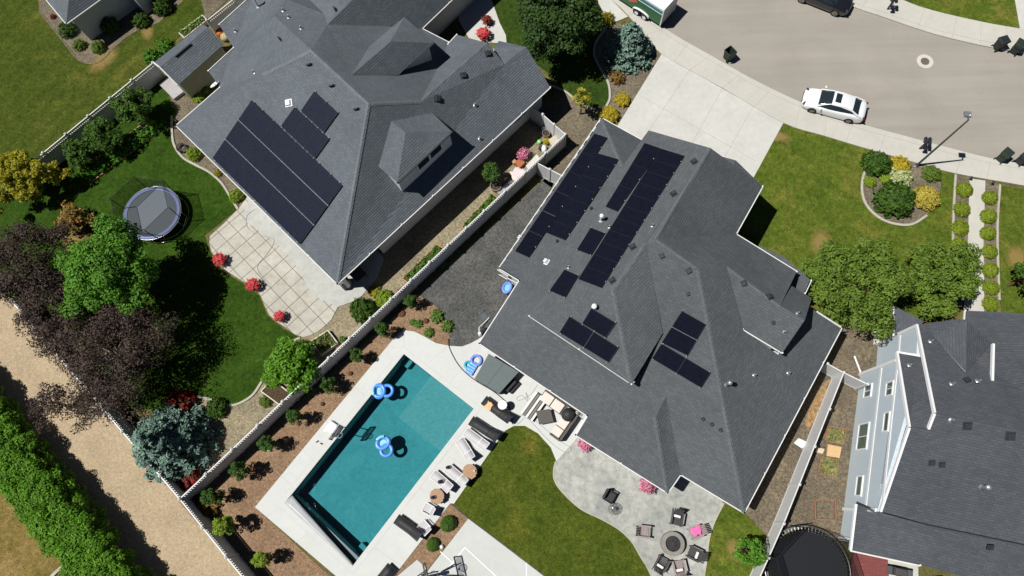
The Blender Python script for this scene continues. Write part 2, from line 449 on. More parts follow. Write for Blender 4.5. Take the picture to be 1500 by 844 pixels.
mp = n.n('Mapping'); mp.inputs['Scale'].default_value = (1.5, 1.5, 1.5); n.l(n.tc.outputs['Object'], mp.inputs[0])
ad = n.n('Math', operation='MULTIPLY'); n.l(gr_.outputs['Fac'], ad.inputs[0]); n.l(n.ramp(n.noise(2.2, 6, .7, mp.outputs[0]), [(.3, .5), (.7, 1.9)]), ad.inputs[1])
fac = n.ramp(ad.outputs[0], [(.1, 0), (.7, .62)])
n.col(n.ramp(n.noise(14, 4, .8), [(.3, srgb(136, 114, 62)), (.7, srgb(176, 152, 96))])); n.set(.95, 0, .05)
tp = n.n('BsdfTransparent'); mx = n.n('MixShader'); n.l(fac, mx.inputs[0]); n.l(tp.outputs[0], mx.inputs[1]); n.l(n.b.outputs[0], mx.inputs[2]); n.l(mx.outputs[0], n.out.inputs[0]); DRYM = n.m
def dry(name, cx, cy, rx, ry, mat=None, z=.034, seed=0):
    mb = MB(); mb.poly([(math.cos(2*math.pi*k/24), math.sin(2*math.pi*k/24), 0) for k in range(24)])
    o = mb.build(name, DRYM); p = P(cx, cy, 0); o.location = (p.x, p.y, z+.001*seed*.3); o.scale = (rx*.07, ry*.07, 1); o.rotation_euler = (0, 0, seed*.9); return struct(o)

# ------------------------------------------------------------------ paths, beds
sheet('alley', [(-120, 300), (-10, 405), (16, 441), (152, 601), (263, 731), (360, 844), (500, 1020), (200, 1020), (112, 806), (-120, 560)], .006, PATH_TAN)
sheet('mulch_bed', [(263, 736), (300, 712), (380, 640), (460, 570), (540, 496), (612, 432), (625, 440), (640, 450), (656, 480), (660, 508), (639, 504), (623, 495), (607, 487), (591, 485), (578, 495), (374, 743), (430, 795), (500, 860), (540, 920), (600, 1020), (500, 1020), (360, 848)], .008, MULCH)
sheet('gravel_yard', [(612, 432), (800, 260), (815, 262), (745, 395), (765, 410), (703, 500), (690, 503), (677, 508), (658, 507), (656, 480), (640, 450), (625, 440)], .006, GRAVEL_GREY)
sheet('gravel_yard', [(780, 165), (830, 137), (868, 157), (888, 155), (893, 144), (892, 125), (881, 104), (871, 83), (871, 67), (883, 48), (893, 30), (935, 45), (969, 80), (905, 184), (880, 230), (815, 280), (790, 262), (805, 220), (828, 200)], .006, GRAVEL_SIDE)
sheet('gravel_yard', [(512, 420), (560, 370), (780, 165), (800, 170), (828, 200), (790, 242), (690, 335), (590, 432), (520, 496), (450, 562), (360, 650), (265, 733), (250, 700), (245, 605), (288, 582), (341, 594), (368, 581), (384, 559), (400, 525), (440, 495), (463, 487), (495, 452)], .005, gravel_mat('gravel_strip', srgb(150, 138, 112), srgb(124, 116, 96), 13))
sheet('gravel_yard', [(246, 136), (258, 166), (253, 200), (257, 216), (269, 232), (288, 243), (307, 253), (325, 269), (339, 291), (349, 307), (390, 345), (300, 150)], .005, GRAVEL_SIDE)
sheet('gravel_yard', [(57, 16), (80, 45), (99, 69), (115, 88), (133, 94), (149, 89), (165, 73), (187, 54), (211, 41), (232, 34), (267, 3), (260, -60), (60, -60)], .006, GRAVEL_SIDE)
sheet('gravel_yard', [(1233, 480), (1320, 470), (1300, 545), (1262, 560), (1235, 790), (1240, 1000), (1040, 1000), (1112, 815), (1123, 786), (1092, 752)], .005, GRAVEL_C)
sheet('gravel_yard', [(280, -60), (345, -10), (300, 32), (262, 62), (300, 20)], .036, GRAVEL_SIDE)
sheet('front_bed', [(1267, 252), (1263, 262), (1262, 280), (1267, 298), (1280, 314), (1298, 325), (1320, 330), (1338, 328), (1356, 316), (1374, 290), (1378, 262), (1372, 244), (1345, 238), (1300, 226)], .036, GRAVEL_SIDE, True)
sheet('front_bed', [(1399, 257), (1419, 261), (1418, 330), (1415, 400), (1409, 450), (1396, 450), (1396, 320)], .04, GRAVEL_SIDE)
sheet('front_bed', [(1443, 266), (1463, 271), (1460, 340), (1463, 440), (1464, 470), (1441, 470), (1440, 350)], .04, GRAVEL_SIDE)
sheet('planting_bed', [(660, 737), (686, 760), (630, 830), (570, 910), (500, 910), (572, 850)], .02, MULCH)
sheet('dirt_patch', [(1214, 556), (1217, 566), (1206, 588), (1196, 612), (1184, 628), (1180, 616), (1190, 590), (1203, 566)], .008, gravel_mat('orange_dirt', srgb(158, 126, 88), srgb(132, 110, 82), 10), True)

# ------------------------------------------------------------------ patios, pool deck, court
patA = [(349, 307), (328, 328), (308, 346), (307, 357), (310, 368), (318, 382), (330, 396), (357, 413), (373, 422), (382, 433), (388, 448), (395, 462), (408, 473), (420, 481), (432, 490), (444, 494), (456, 491), (466, 486), (478, 476), (486, 468), (495, 450), (515, 443), (530, 434), (552, 408), (562, 380), (530, 330), (400, 240)]
sheet('patio', patA, .05, PATIO_T)
sheet('patio', [(362, 300), (357, 312), (362, 326), (390, 345), (415, 365), (432, 385), (445, 410), (455, 427), (470, 439), (485, 446), (495, 449), (513, 443), (530, 434), (552, 408), (562, 378), (520, 320), (400, 240)], .056, PATIO_S)
deck = [(591, 484), (607, 486), (623, 494), (639, 503), (658, 507), (677, 508), (690, 503), (701, 497), (780, 440), (930, 590), (868, 612), (840, 648), (815, 676), (807, 656), (788, 635), (769, 624), (753, 624), (740, 631), (665, 738), (660, 737), (571, 852), (540, 892), (495, 846), (374, 743), (578, 495)]
mb = MB(); mb.prism(PL(deck), -.04, .06, holes=[HOLE])
def inset_loop(d):
    c = sum(HOLE, Vector())/len(HOLE); n_ = len(HOLE); out = []
    for i, p in enumerate(HOLE):
        a = HOLE[i-1]; b = HOLE[(i+1) % n_]
        d1 = (p-a).normalized(); d2 = (b-p).normalized()
        n1 = Vector((-d1.y, d1.x, 0)); n2 = Vector((-d2.y, d2.x, 0))
        if n1.dot(c-p) > 0: n1 = -n1
        if n2.dot(c-p) > 0: n2 = -n2
        q = (n1+n2); q = q/(q.length**2)*2 if q.length > .3 else n1
        out.append(p+q*d)
    return out
L1 = inset_loop(.36)
mb.prism(L1, .0605, .066, 2, holes=[[p.lerp(q, .06) for p, q in zip(HOLE, L1)]])
L2 = inset_loop(.75)
ribbon(mb, L1+[L1[0]], .018, .0605, .0668, 1)
def joint(a, b): ribbon(mb, PL([a, b]), .018, .0605, .0643, 1)
for a, b in (((583, 512), (558, 500)), ((540, 585), (512, 560)), ((497, 634), (470, 610)), ((462, 676), (436, 652)), ((432, 714), (404, 690)), ((414, 742), (390, 757)), ((455, 780), (432, 796)), ((704, 596), (740, 560)), ((660, 560), (700, 512)), ((625, 535), (655, 508)), ((690, 618), (735, 632)), ((655, 668), (700, 690)), ((615, 716), (662, 738)), ((578, 762), (622, 790)), ((548, 802), (590, 830)), ((592, 512), (592, 485))): joint(a, b)
struct(mb.build('pool_deck', [DECKM, plain('deck_joint', srgb(186, 184, 177), .9), COPING]))
stamp = [(815, 676), (811, 690), (813, 705), (825, 722), (850, 745), (880, 760), (906, 775), (925, 793), (938, 815), (950, 835), (1000, 980), (1018, 980), (1031, 844), (1035, 818), (1038, 790), (1046, 764), (1058, 738), (1060, 690), (900, 600), (866, 613), (840, 648)]
sheet('stone_patio', stamp, .048, STAMP)
mb = MB(); mb.prism(PL([(686, 760), (735, 797), (790, 839), (860, 892), (930, 944), (480, 1044), (630, 832)]), -.04, .04)
def line(a, b, z=.04): ribbon(mb, PL([a, b]), .06, z, z+.004, 1)
line((645, 808), (690, 850)); line((690, 850), (730, 890)); line((681, 802), (640, 852), .0405); line((681, 802), (760, 875), .041); line((771, 825), (772, 880), .0415)
struct(mb.build('sports_court', [COURT, LINEW]))
mb = MB(); mb.prism(PL([(611, 820), (625, 832), (600, 870), (575, 850)]), -.04, .05); struct(mb.build('concrete_pad', COURT))

# edging kerbs
def edging(pts, name='lawn_edging', wd=.16, h=.1, mat=None, group=None):
    mb = MB(); ribbon(mb, PL(smooth_path(pts, 5)), wd, 0, h)
    return struct(mb.build(name, mat or EDGE))
edging([(252, 170), (253, 200), (257, 216), (269, 232), (288, 243), (307, 253), (325, 269), (339, 291), (349, 307)])
edging([(440, 495), (418, 507), (400, 525), (392, 545), (384, 559), (368, 581), (341, 594), (315, 587), (288, 582), (262, 588), (242, 600)])
edging([(893, 32), (883, 48), (872, 65), (871, 83), (881, 104), (891, 123), (893, 144), (888, 156)])
edging([(800, 124), (820, 131), (831, 137), (842, 146), (858, 156), (872, 162)])
edging([(1267, 250), (1263, 262), (1262, 280), (1267, 298), (1280, 314), (1298, 325), (1320, 330), (1338, 328), (1357, 316)])
edging([(1399, 256), (1396, 310), (1395, 358)], wd=.14)
edging([(1464, 271), (1460, 340), (1463, 440)], wd=.14)
edging([(57, 16), (80, 45), (99, 69), (115, 88), (133, 94), (149, 89), (165, 73), (187, 54), (211, 41), (232, 34)], wd=.1, h=.06, mat=GRAVEL_SIDE)
edging([(112, 806), (100, 823), (78, 843), (50, 880)], wd=.2)
edging([(658, 736), (686, 759), (735, 796), (790, 838), (850, 885)], wd=.06, h=.05, mat=GRAVEL_GREY)
edging([(1060, 737), (1046, 764), (1038, 790), (1035, 818), (1031, 844), (1028, 890)], wd=.12, h=.07)
edging([(814, 676), (811, 690), (813, 705), (825, 722), (850, 745), (880, 760), (906, 775), (925, 793), (938, 815), (950, 835), (975, 892)], wd=.1, h=.06)

# ------------------------------------------------------------------ pool: basin, water
def basin_mat():
    n = N('pool_plaster')
    c = n.ramp(n.noise(.8, 7, .7, None, 1.2), [(.25, (.22, .36, .37)), (.75, (.34, .49, .48))])
    c = n.mix(1, c, n.ramp(n.noise(5, 5, .8, None, 1.5), [(.3, .78), (.7, 1.2)]), 'MULTIPLY')
    n.col(c); return n.set(.7, 0, .2)
PLAST = basin_mat()
TILE = plain('waterline_tile', (.09, .13, .14), .3, .2, 20)
SILL = plain('vault_lid', srgb(176, 180, 180), .35, .06, 8)
mb = MB()
fl = [Vector((p.x, p.y, -1.25)) for p in POOL]; mb.poly(fl)
n_ = 4
for i in range(4):
    a, b = POOL[i], POOL[(i+1) % 4]
    for z0, z1, mi in ((-1.25, -.28, 0), (-.28, .06, 1)):
        q = [Vector((a.x, a.y, z0)), Vector((b.x, b.y, z0)), Vector((b.x, b.y, z1)), Vector((a.x, a.y, z1))]
        if i == 2 and mi == 1: q = [Vector((a.x, a.y, z0)), Vector((b.x, b.y, z0)), Vector((b.x, b.y, -.02)), Vector((a.x, a.y, -.02))]
        mb.add(q, [(0, 1, 2, 3)], mi)
# shallow ledge in the far corner and two steps
ledge = [P(641, 562), P(693, 599), P(654, 650), P(602, 611)]
ledge = [POOL[1].lerp(POOL[0], .62), POOL[1], POOL[1].lerp(POOL[2], .30), None]
ledge[3] = ledge[0]+(ledge[2]-ledge[1])
mb.prism(ledge, -1.24, -.55, 2)
for q in ((POOL[2], POOL[3], POOL[1]), (POOL[0], POOL[1], POOL[3])):
    a = q[0]; u = (q[1]-a).normalized(); v = (q[2]-a).normalized()
    mb.prism([a+u*.02+v*.02, a+u*.6+v*.02, a+u*.6+v*.6, a+u*.02+v*.6], -1.24, -.8)
struct(mb.build('swimming_pool_basin', [PLAST, TILE, plain('ledge_plaster', (.50, .50, .48), .7, .12, 5)]))
n = N('pool_water')
tp = n.n('BsdfTransparent'); tp.inputs[0].default_value = (.34, .70, .745, 1)
gl = n.n('BsdfGlossy'); gl.inputs['Roughness'].default_value = .04
fr = n.n('Fresnel'); fr.inputs[0].default_value = 1.33
bp = n.n('Bump'); bp.inputs['Strength'].default_value = .25; bp.inputs['Distance'].default_value = .05
n.l(n.noise(3.5, 4, .6, None, .6), bp.inputs['Height']); n.l(bp.outputs[0], gl.inputs['Normal']); n.l(bp.outputs[0], fr.inputs['Normal'])
mx = n.n('MixShader'); n.l(fr.outputs[0], mx.inputs[0]); n.l(tp.outputs[0], mx.inputs[1]); n.l(gl.outputs[0], mx.inputs[2])
n.l(mx.outputs[0], n.out.inputs[0]); WATER = n.m
mb = MB(); c0 = sum(POOL, Vector())/4
mb.poly([Vector((p.x, p.y, -.10)).lerp(Vector((c0.x, c0.y, -.10)), .001) for p in POOL])
struct(mb.build('pool_water', WATER))
# cover vault beside the pool with its lid
mb = MB(); vz = -.5
vv = [Vector((p.x, p.y, vz)) for p in VAULT]; mb.poly(vv)
for i in range(4):
    if i == 0: continue
    a, b = VAULT[i], VAULT[(i+1) % 4]
    mb.add([Vector((a.x, a.y, vz)), Vector((b.x, b.y, vz)), Vector((b.x, b.y, .06)), Vector((a.x, a.y, .06))], [(0, 1, 2, 3)])
struct(mb.build('pool_cover_vault', TILE))
# ================================================================== houses
SHING_A = shingle_mat('shingles_grey', srgb(94, 100, 106), srgb(98, 104, 109), depth=.016, mort=.74)
SHING_B = shingle_mat('shingles_charcoal', srgb(84, 88, 91), srgb(88, 92, 94))
SHING_C = shingle_mat('shingles_slate', srgb(78, 81, 86), srgb(82, 85, 90))
GUT = plain('gutter_white', (.72, .71, .68), .45, .05)
STUCCO_W = plain('siding_white', (.62, .63, .62), .8, .05, 3, bump=.1)
STUCCO_D = plain('siding_grey', (.46, .49, .51), .8, .05, 3, bump=.1)
STUCCO_T = plain('siding_tan', (.34, .33, .22), .8, .07, 3, bump=.1)
def siding():
    n = N('lap_siding_blue')
    sx = n.n('SeparateXYZ'); n.l(n.tc.outputs['Object'], sx.inputs[0])
    md = n.n('Math', operation='MULTIPLY'); md.inputs[1].default_value = 5.2; n.l(sx.outputs[2], md.inputs[0])
    fr = n.n('Math', operation='FRACT'); n.l(md.outputs[0], fr.inputs[0])
    c = n.mix(1, n.ramp(n.noise(.8, 4), [(.3, (.56, .645, .70)), (.7, (.60, .68, .73))]), n.ramp(fr.outputs[0], [(.0, .82), (.1, 1)]), 'MULTIPLY')
    n.col(c); n.bump(fr.outputs[0], .5, .02); return n.set(.7, 0, .2)
BLUE = siding()
GLASS_REFL = plain('window_glass_reflection', (.09, .14, .12), .08, .2, 1.5, spec=.8)  # grey-green reflection put into the pane colour
GLASS = plain('window_glass', (.02, .03, .035), .06, .05, spec=.8)
PIPE = plain('metal_flashing', (.42, .43, .44), .4, .1, metal=.6)
BLACKV = plain('black_vent', (.036, .038, .042), .6, .2)
WHITEV = plain('white_vent', (.8, .8, .8), .4, .03)

class Roof:
    """Roof traced as vertices (pixel) and faces; each face lies on an eave plane of given pitch."""
    def __init__(s, V, planes):
        s.V = V; s.pl = {}; s.z = {}; s.raw = planes
        for k, (a, b, z0, pitch, inside) in planes.items():
            A, B = P(*a, z0), P(*b, z0); d = (B-A); d.z = 0; d.normalize(); nn = Vector((-d.y, d.x, 0))
            if nn.dot(P(*inside, z0+1)-A) < 0: nn = -nn
            s.pl[k] = (A, nn, z0, pitch)
    def on(s, px, py, k, up=0.0):
        A, nn, z0, p = s.pl[k]; d = ray(px, py); O = Vector((0, 0, CAMH))
        # z = z0 + up + p*nn.(X-A) along the ray
        t = (z0+up+p*nn.dot(O-A)-CAMH)/(d.z-p*nn.dot(d))
        return O+d*t
    def refit(s, k, pts):
        A = np.array([[q.x, q.y, 1] for q in pts]); g = np.linalg.lstsq(A, np.array([q.z for q in pts]), rcond=None)[0]
        G_ = Vector((g[0], g[1], 0)); X = pts[0]; s.pl[k] = (Vector((X.x, X.y, 0)), G_.normalized(), g[0]*X.x+g[1]*X.y+g[2], G_.length)
    def solve(s, faces, fix=None):
        acc = {}
        for f, k in faces:
            for v in f:
                acc.setdefault(v, []).append(s.on(*s.V[v], k).z)
        s.P = {}
        for v, zs in acc.items():
            z = (fix or {}).get(v, sum(zs)/len(zs)); s.P[v] = P(*s.V[v], z)
            if DEBUG and max(zs)-min(zs) > .5: print('ROOF', v, [round(q, 2) for q in zs])
        return s.P
DEBUG = False

from mathutils.bvhtree import BVHTree
BVH = {}
def hit(parent, px, py):
    'point and normal where the sight line meets the main roof of a house'
    p, n_, i, d = BVH['roof'+parent.name].ray_cast(Vector((0, 0, CAMH)), ray(px, py))
    return p, (n_ if n_.z > 0 else -n_)

def roof_mesh(name, faces3, mat, parent, thick=.16, fascia=None):
    mb = MB(); idx = {}; bm_f = []
    for f in faces3:
        pts = list(f)
        nn = Vector()
        for i in range(len(pts)): nn += pts[i].cross(pts[(i+1) % len(pts)])
        if nn.z < 0: pts = pts[::-1]
        ids = []
        for q in pts:
            key = tuple(round(c, 4) for c in q)
            if key not in idx: idx[key] = len(mb.v); mb.v.append(q)
            ids.append(idx[key])
        if len(ids) > 4 or True:
            tri = tessellate_polygon([[mb.v[i] for i in ids]])
            n0 = Vector((0, 0, 1))
            for t in tri:
                a, b, c = (ids[i] for i in t)
                nz = (mb.v[b]-mb.v[a]).cross(mb.v[c]-mb.v[a])
                if nz.length < 1e-6: continue
                mb.f.append([a, b, c] if nz.z > 0 else [a, c, b]); mb.m.append(0)
    BVH[name+str(parent.name)] = BVHTree.FromPolygons([tuple(v) for v in mb.v], [tuple(f) for f in mb.f])
    # group-wise uv: average normal per source face is close to each triangle's own
    o = mb.build(name, [mat, fascia or GUT], parent, uvs=True)
    so = o.modifiers.new('thickness', 'SOLIDIFY'); so.thickness = thick; so.offset = -1; so.material_offset_rim = 1; so.use_even_offset = False
    return o

def gutter(parent, a, b, mat=None, wd=.11):
    mb = MB(); a = Vector(a); b = Vector(b); d = (b-a).normalized()
    mb.bar(a-Vector((0, 0, .05)), b-Vector((0, 0, .05)), wd, .1)
    n_ = max(1, int((b-a).length/2.6))
    for i in range(n_+1):
        p = a.lerp(b, i/n_); mb.box(p+Vector((0, 0, .012)), (.09, .09, .05), math.atan2(d.y, d.x))
    return mb.build('gutter', mat or GUT, parent)

def ridge_caps(parent, lines, mat, wd=.15):
    mb = MB()
    for a, b, n1, n2 in lines:
        d_ = (b-a).normalized()
        for n_ in (n1, n2):
            side = d_.cross(n_)
            if side.z > 0: side = -side
            side = side.normalized()*wd; up_ = Vector((0, 0, .018))
            q = [a+up_, b+up_, b+side+up_, a+side+up_]
            mb.add(q, [(0, 1, 2, 3) if (q[1]-q[0]).cross(q[3]-q[0]).z > 0 else (3, 2, 1, 0)])
    return mb.build('ridge_cap', mat, parent, uvs=True)

def inset(poly, d):
    out = []; m = len(poly)
    ar = sum(poly[i][0]*poly[(i+1) % m][1]-poly[(i+1) % m][0]*poly[i][1] for i in range(m))
    sg = 1 if ar > 0 else -1
    for i in range(m):
        a, p, b = Vector(poly[i-1]).xy, Vector(poly[i]).xy, Vector(poly[(i+1) % m]).xy
        d1 = (p-a).normalized(); d2 = (b-p).normalized()
        n1 = Vector((-d1.y, d1.x))*sg; n2 = Vector((-d2.y, d2.x))*sg
        k = 1+n1.dot(n2)
        out.append(p+(n1+n2)/max(k, .3)*d)
    return out

def wall_window(parent, A, B, t, z0, z1, wd, out, bars=1, horiz=False, fr=None, gl=None):
    "window on the vertical wall A-B at fraction t; out is the outward normal"
    A, B = Vector(A), Vector(B); d = (B-A); d.z = 0; d.normalize(); c = A.lerp(B, t); c.z = 0
    ang = math.atan2(d.y, d.x)
    mb = MB(); zc = (z0+z1)/2; h = z1-z0
    o0 = c+out*.03
    f = .09
    mb.box(o0+Vector((0, 0, z0-f/2)), (wd+2*f, .1, f), ang); mb.box(o0+Vector((0, 0, z1+f/2)), (wd+2*f, .1, f), ang)
    for s in (-1, 1): mb.box(o0+d*s*(wd/2+f/2)+Vector((0, 0, zc)), (f, .1, h), ang)
    for k in range(bars):
        if horiz: mb.box(o0+Vector((0, 0, z0+h*(k+1)/(bars+1))), (wd, .07, .05), ang)
        else: mb.box(o0+d*(wd*((k+1)/(bars+1)-.5))+Vector((0, 0, zc)), (.05, .07, h), ang)
    w_ = mb.build('window', fr or WHITE, parent)
    g = MB(); g.box(c+out*.012+Vector((0, 0, zc)), (wd, .03, h), ang); g.build('pane', gl or GLASS, w_)
    return w_

def vent_box(parent, p, nrm, ang, size=(.34, .34, .14), mat=None, name='roof_vent'):
    T = Matrix.Translation(p) @ nrm.to_track_quat('Z', 'Y').to_matrix().to_4x4() @ Matrix.Rotation(ang, 4, 'Z')
    mb = MB(); mb.box((0, 0, .01), (size[0]*1.35, size[1]*1.35, .02), T=T)
    mb.box((0, 0, .02+size[2]/2), size, T=T, taper=.82)
    return mb.build(name, mat or BLACKV, parent)

def pipe(parent, p, nrm, h=.35, r=.05, cap=False, mat=None, name='vent_pipe'):
    mb = MB(); T = Matrix.Translation(p) @ nrm.to_track_quat('Z', 'Y').to_matrix().to_4x4()
    k_ = 1.7 if cap else 3.0; mb.lathe([(r*k_, 0), (r*k_*.9, .02), (r*1.4, .05), (r*1.2, .12)], n=12, T=T)
    mb.tube([p, p+Vector((0, 0, h))], r, 10)
    if cap: mb.lathe([(r*1.1, h-.02), (r*1.7, h), (r*1.7, h+.10), (r*1.2, h+.16), (.001, h+.19)], p, 14)
    return mb.build(name, mat or PIPE, parent, smooth=40)

NAVY = N('solar_cells'); n = NAVY
uv = n.tc.outputs['UV']
br = n.n('TexBrick', offset=0)
for k, v in (('Scale', 1), ('Mortar Size', .008), ('Mortar Smooth', .3), ('Brick Width', .17), ('Row Height', .17)): br.inputs[k].default_value = v
br.inputs['Color1'].default_value = (.009, .011, .021, 1); br.inputs['Color2'].default_value = (.012, .014, .026, 1); br.inputs['Mortar'].default_value = (.04, .045, .065, 1)
n.l(uv, br.inputs['Vector']); n.col(br.outputs['Color']); NAVY = n.set(.22, 0, .45)
NAVYB = plain('solar_cells_black', (.0075, .0085, .0155), .09, .15, 4, spec=.2)
FRAMEB = plain('panel_frame_black', (.014, .015, .02), .4, .1)
RAIL = plain('panel_rail_alloy', (.42, .43, .45), .35, .1, metal=.5)
RAILD = plain('panel_rail_dark', (.12, .125, .135), .4, .1, metal=.5)

def solar_array(name, label, roof, plane, quad, nu, nv, group, cells=None, up=.12, rail=True, railmat=None, clips=True, gap=.008, edge=False):
    """quad px: q0 -> q1 is the u direction (nu panels), q0 -> q3 the v direction (nv panels)."""
    root = HB if roof is RB else HA
    h_ = [hit(root, x, y) for x, y in quad]; nrm = sum((q_[1] for q_ in h_), Vector()).normalized()
    q = [q_[0]+nrm*up for q_ in h_]
    nrm = (q[2]-q[0]).cross(q[3]-q[1]).normalized(); nrm = nrm if nrm.z > 0 else -nrm
    t = thing(name, label, 'solar array', (q[0]+q[2])/2, group)
    B = lambda u, v: q[0]*(1-u)*(1-v)+q[1]*u*(1-v)+q[2]*u*v+q[3]*(1-u)*v
    U = (q[1]-q[0]).normalized(); V = (q[3]-q[0]).normalized()
    for i in range(nu):
        for j in range(nv):
            c = [B(i/nu, j/nv), B((i+1)/nu, j/nv), B((i+1)/nu, (j+1)/nv), B(i/nu, (j+1)/nv)]
            g = gap; c = [c[0]+U*g+V*g*1.6, c[1]-U*g+V*g*1.6, c[2]-U*g-V*g*1.6, c[3]+U*g-V*g*1.6]
            mb = MB(); th = nrm*.04
            fw = .018; ci = [c[0]+U*fw+V*fw, c[1]-U*fw+V*fw, c[2]-U*fw-V*fw, c[3]+U*fw-V*fw]
            vs = [x-th for x in c]+list(c)+[x+nrm*.0 for x in ci]
            fs = [(3, 2, 1, 0)]+[(k, (k+1) % 4, 4+(k+1) % 4, 4+k) for k in range(4)]+[(4+k, 4+(k+1) % 4, 8+(k+1) % 4, 8+k) for k in range(4)]
            cz = (c[1]-c[0]).cross(c[3]-c[0]).z
            if cz < 0: fs = [f[::-1] for f in fs]
            mb.add(vs, fs, 1)
            mb.add([x-nrm*.003 for x in ci], [(0, 1, 2, 3) if cz > 0 else (3, 2, 1, 0)], 0)
            mb.build('solar_panel', [cells or NAVY, FRAMEB], t, uvs=True)
    if rail:
        for j in range(1, nv):
            mb = MB(); mb.bar(B(-.004, j/nv)-nrm*.018, B(1.004, j/nv)-nrm*.018, .03, .035, up=nrm)
            for i in range(nu+1):
                mb.box(B(i/nu, j/nv)+nrm*.006, (.05, .05, .03), math.atan2(U.y, U.x))
            mb.build('mounting_rail', railmat or RAIL, t)
    if clips:
        for i in range(0, nu+1):
            for e in ((0, -1), (1, 1)):
                mb = MB(); mb.box(B(min(.97, max(.03, i/nu)), e[0])+V*.03*e[1]-nrm*.005, (.06, .06, .05), math.atan2(U.y, U.x)); mb.build('clamp', railmat or RAIL, t)
    if edge:
        for j in range(nv):
            for f_ in (.5,):
                mb = MB(); mb.box(B(1, (j+f_)/nv)+U*.02-nrm*.005, (.06, .06, .04), math.atan2(V.y, V.x)); mb.build('clamp', railmat or RAIL, t)
    # feet down to the roof
    mb = MB()
    for u in np.linspace(.06, .94, max(2, nu)):
        for v in np.linspace(.12, .88, max(2, nv+1)):
            a = B(u, v); mb.bar(a-nrm*.04, a-nrm*(up+.03), .05, .05, up=U)
    mb.build('mounting_feet', RAILD, t)
    return t

# ------------------------------------------------------------------ HOUSE B (middle)
VB = dict(e0=(881, 173), e1=(941, 206), a=(912, 244), r=(950, 191), pk=(1041, 217), e4=(1117, 273), e5=(1078, 343), rd=(960, 350),
          n2=(1167, 398), h0=(1022, 393), h1=(1065, 391), k=(1143, 448), s1=(1088, 482), s2=(1146, 517), x1=(1197, 457), x2=(1233, 480),
          c=(1090, 751), w1=(731, 393), w2=(761, 411), sw=(702, 503), u0=(775, 463), hw=(898, 425), u1=(925, 563), u0b=(776.5, 464.5), u1b=(926.5, 565),
          g1=(971, 488), g1b=(972, 490), gt=(946, 357), v3=(976, 580), f0=(860, 609), f1=(843, 637), f2=(978, 722), f3=(997, 695), f4=(960, 612),
          t1=(1160, 419), t2=(1189, 437), t3=(1179, 469), s1b=(1089, 484), s2b=(1140, 520), t2b=(1172, 440))
plB = dict(
    W=((881, 173), (735, 392), 3.0, .52, (950, 300)),
    Fr=((881, 173), (941, 206), 3.0, .52, (912, 244)),
    E1=((1117, 273), (1078, 343), 4.6, .55, (1000, 280)),
    Nn=((1078, 343), (1167, 398), 4.6, .55, (1060, 380)),
    E=((1233, 480), (1090, 751), 2.8, .42, (1080, 560)),
    S=((775, 463), (925, 563), 4.7, .48, (880, 440)),
    S2=((997, 695), (1090, 751), 2.8, .42, (1010, 500)),
    S3=((843, 637), (978, 722), 2.8, .42, (930, 610)),
    E3=((997, 695), (978, 722), 2.8, .42, (940, 650)),
    Po=((702, 503), (860, 609), 2.8, .26, (860, 540)),
    SR=((1088, 482), (1146, 517), 4.95, .55, (1120, 440)),
    Ug=((925, 563), (971, 488), 4.95, .42, (900, 450)))
RB = Roof(VB, plB)
facesB = [(('e0', 'a', 'r', 'pk', 'rd', 'gt', 'hw', 'u0', 'w2', 'w1'), 'W'), (('e0', 'e1', 'a'), 'Fr'), (('pk', 'e4', 'e5', 'rd'), 'E1'),
          (('e5', 'n2', 'k', 'h1', 'h0', 'rd'), 'Nn'), (('h0', 'h1', 's1b', 's2b', 't2b', 'x1', 'x2', 'c'), 'E'),
          (('rd', 'h0', 'c', 'f3', 'v3', 'u1b', 'g1b', 'gt'), 'S2'), (('f1', 'f0', 'v3', 'f4', 'f2'), 'S3'), (('v3', 'f3', 'f2', 'f4'), 'E3'),
          (('hw', 'u0', 'u1'), 'S'), (('gt', 'hw', 'u1', 'g1'), 'Ug'), (('sw', 'w2', 'u0b', 'u1b', 'v3', 'f0'), 'Po'),
          (('h1', 'k', 't3', 's2', 's1'), 'SR'), (('k', 't1', 't2', 't3'), 'SR')]
pb = RB.solve(facesB, dict(w2=3.0, w1=3.0, u0=4.5, u0b=4.1, u1=5.3, u1b=4.0, g1=5.6, g1b=4.9, t1=4.85, t2=4.85, k=6.25, t3=6.2, h1=6.3, s1=5.05, s2=5.05, e4=4.6, e5=4.6))
RB.refit('S2', [pb[q] for q in ('rd', 'h0', 'c', 'f3')])
for v in ('rd', 'h0', 'gt', 'v3', 'u1b', 'g1b', 'f3', 'c'): pb[v] = RB.on(*VB[v], 'S2')
pb['g1'] = P(*VB['g1'], pb['g1b'].z+.04); pb['u1'] = P(*VB['u1'], pb['u1b'].z+1.2)
RB.refit('S', [pb[q] for q in ('u0', 'u1', 'hw')]); RB.refit('SR', [pb[q] for q in ('s1', 's2', 'k', 't3', 'h1')])
HB = thing('house', 'large house with charcoal hip roofs beside the pool, several black solar arrays on its roof', 'house', P(960, 450))
rB = roof_mesh('roof', [[pb[v] for v in f] for f, k in facesB], SHING_B, HB)
def fn_(P_, faces, a, b):
    out = []
    for f in faces:
        f = f[0] if isinstance(f[0], tuple) else f
        if a in f and b in f:
            q = [P_[v] for v in f]; nn = Vector()
            for i in range(len(q)): nn += q[i].cross(q[(i+1) % len(q)])
            out.append((nn if nn.z > 0 else -nn).normalized())
    return (out+out)[:2]
def caps(parent, P_, faces, pairs, mat): ridge_caps(parent, [(P_[a], P_[b], *fn_(P_, faces, a, b)) for a, b in pairs], mat)
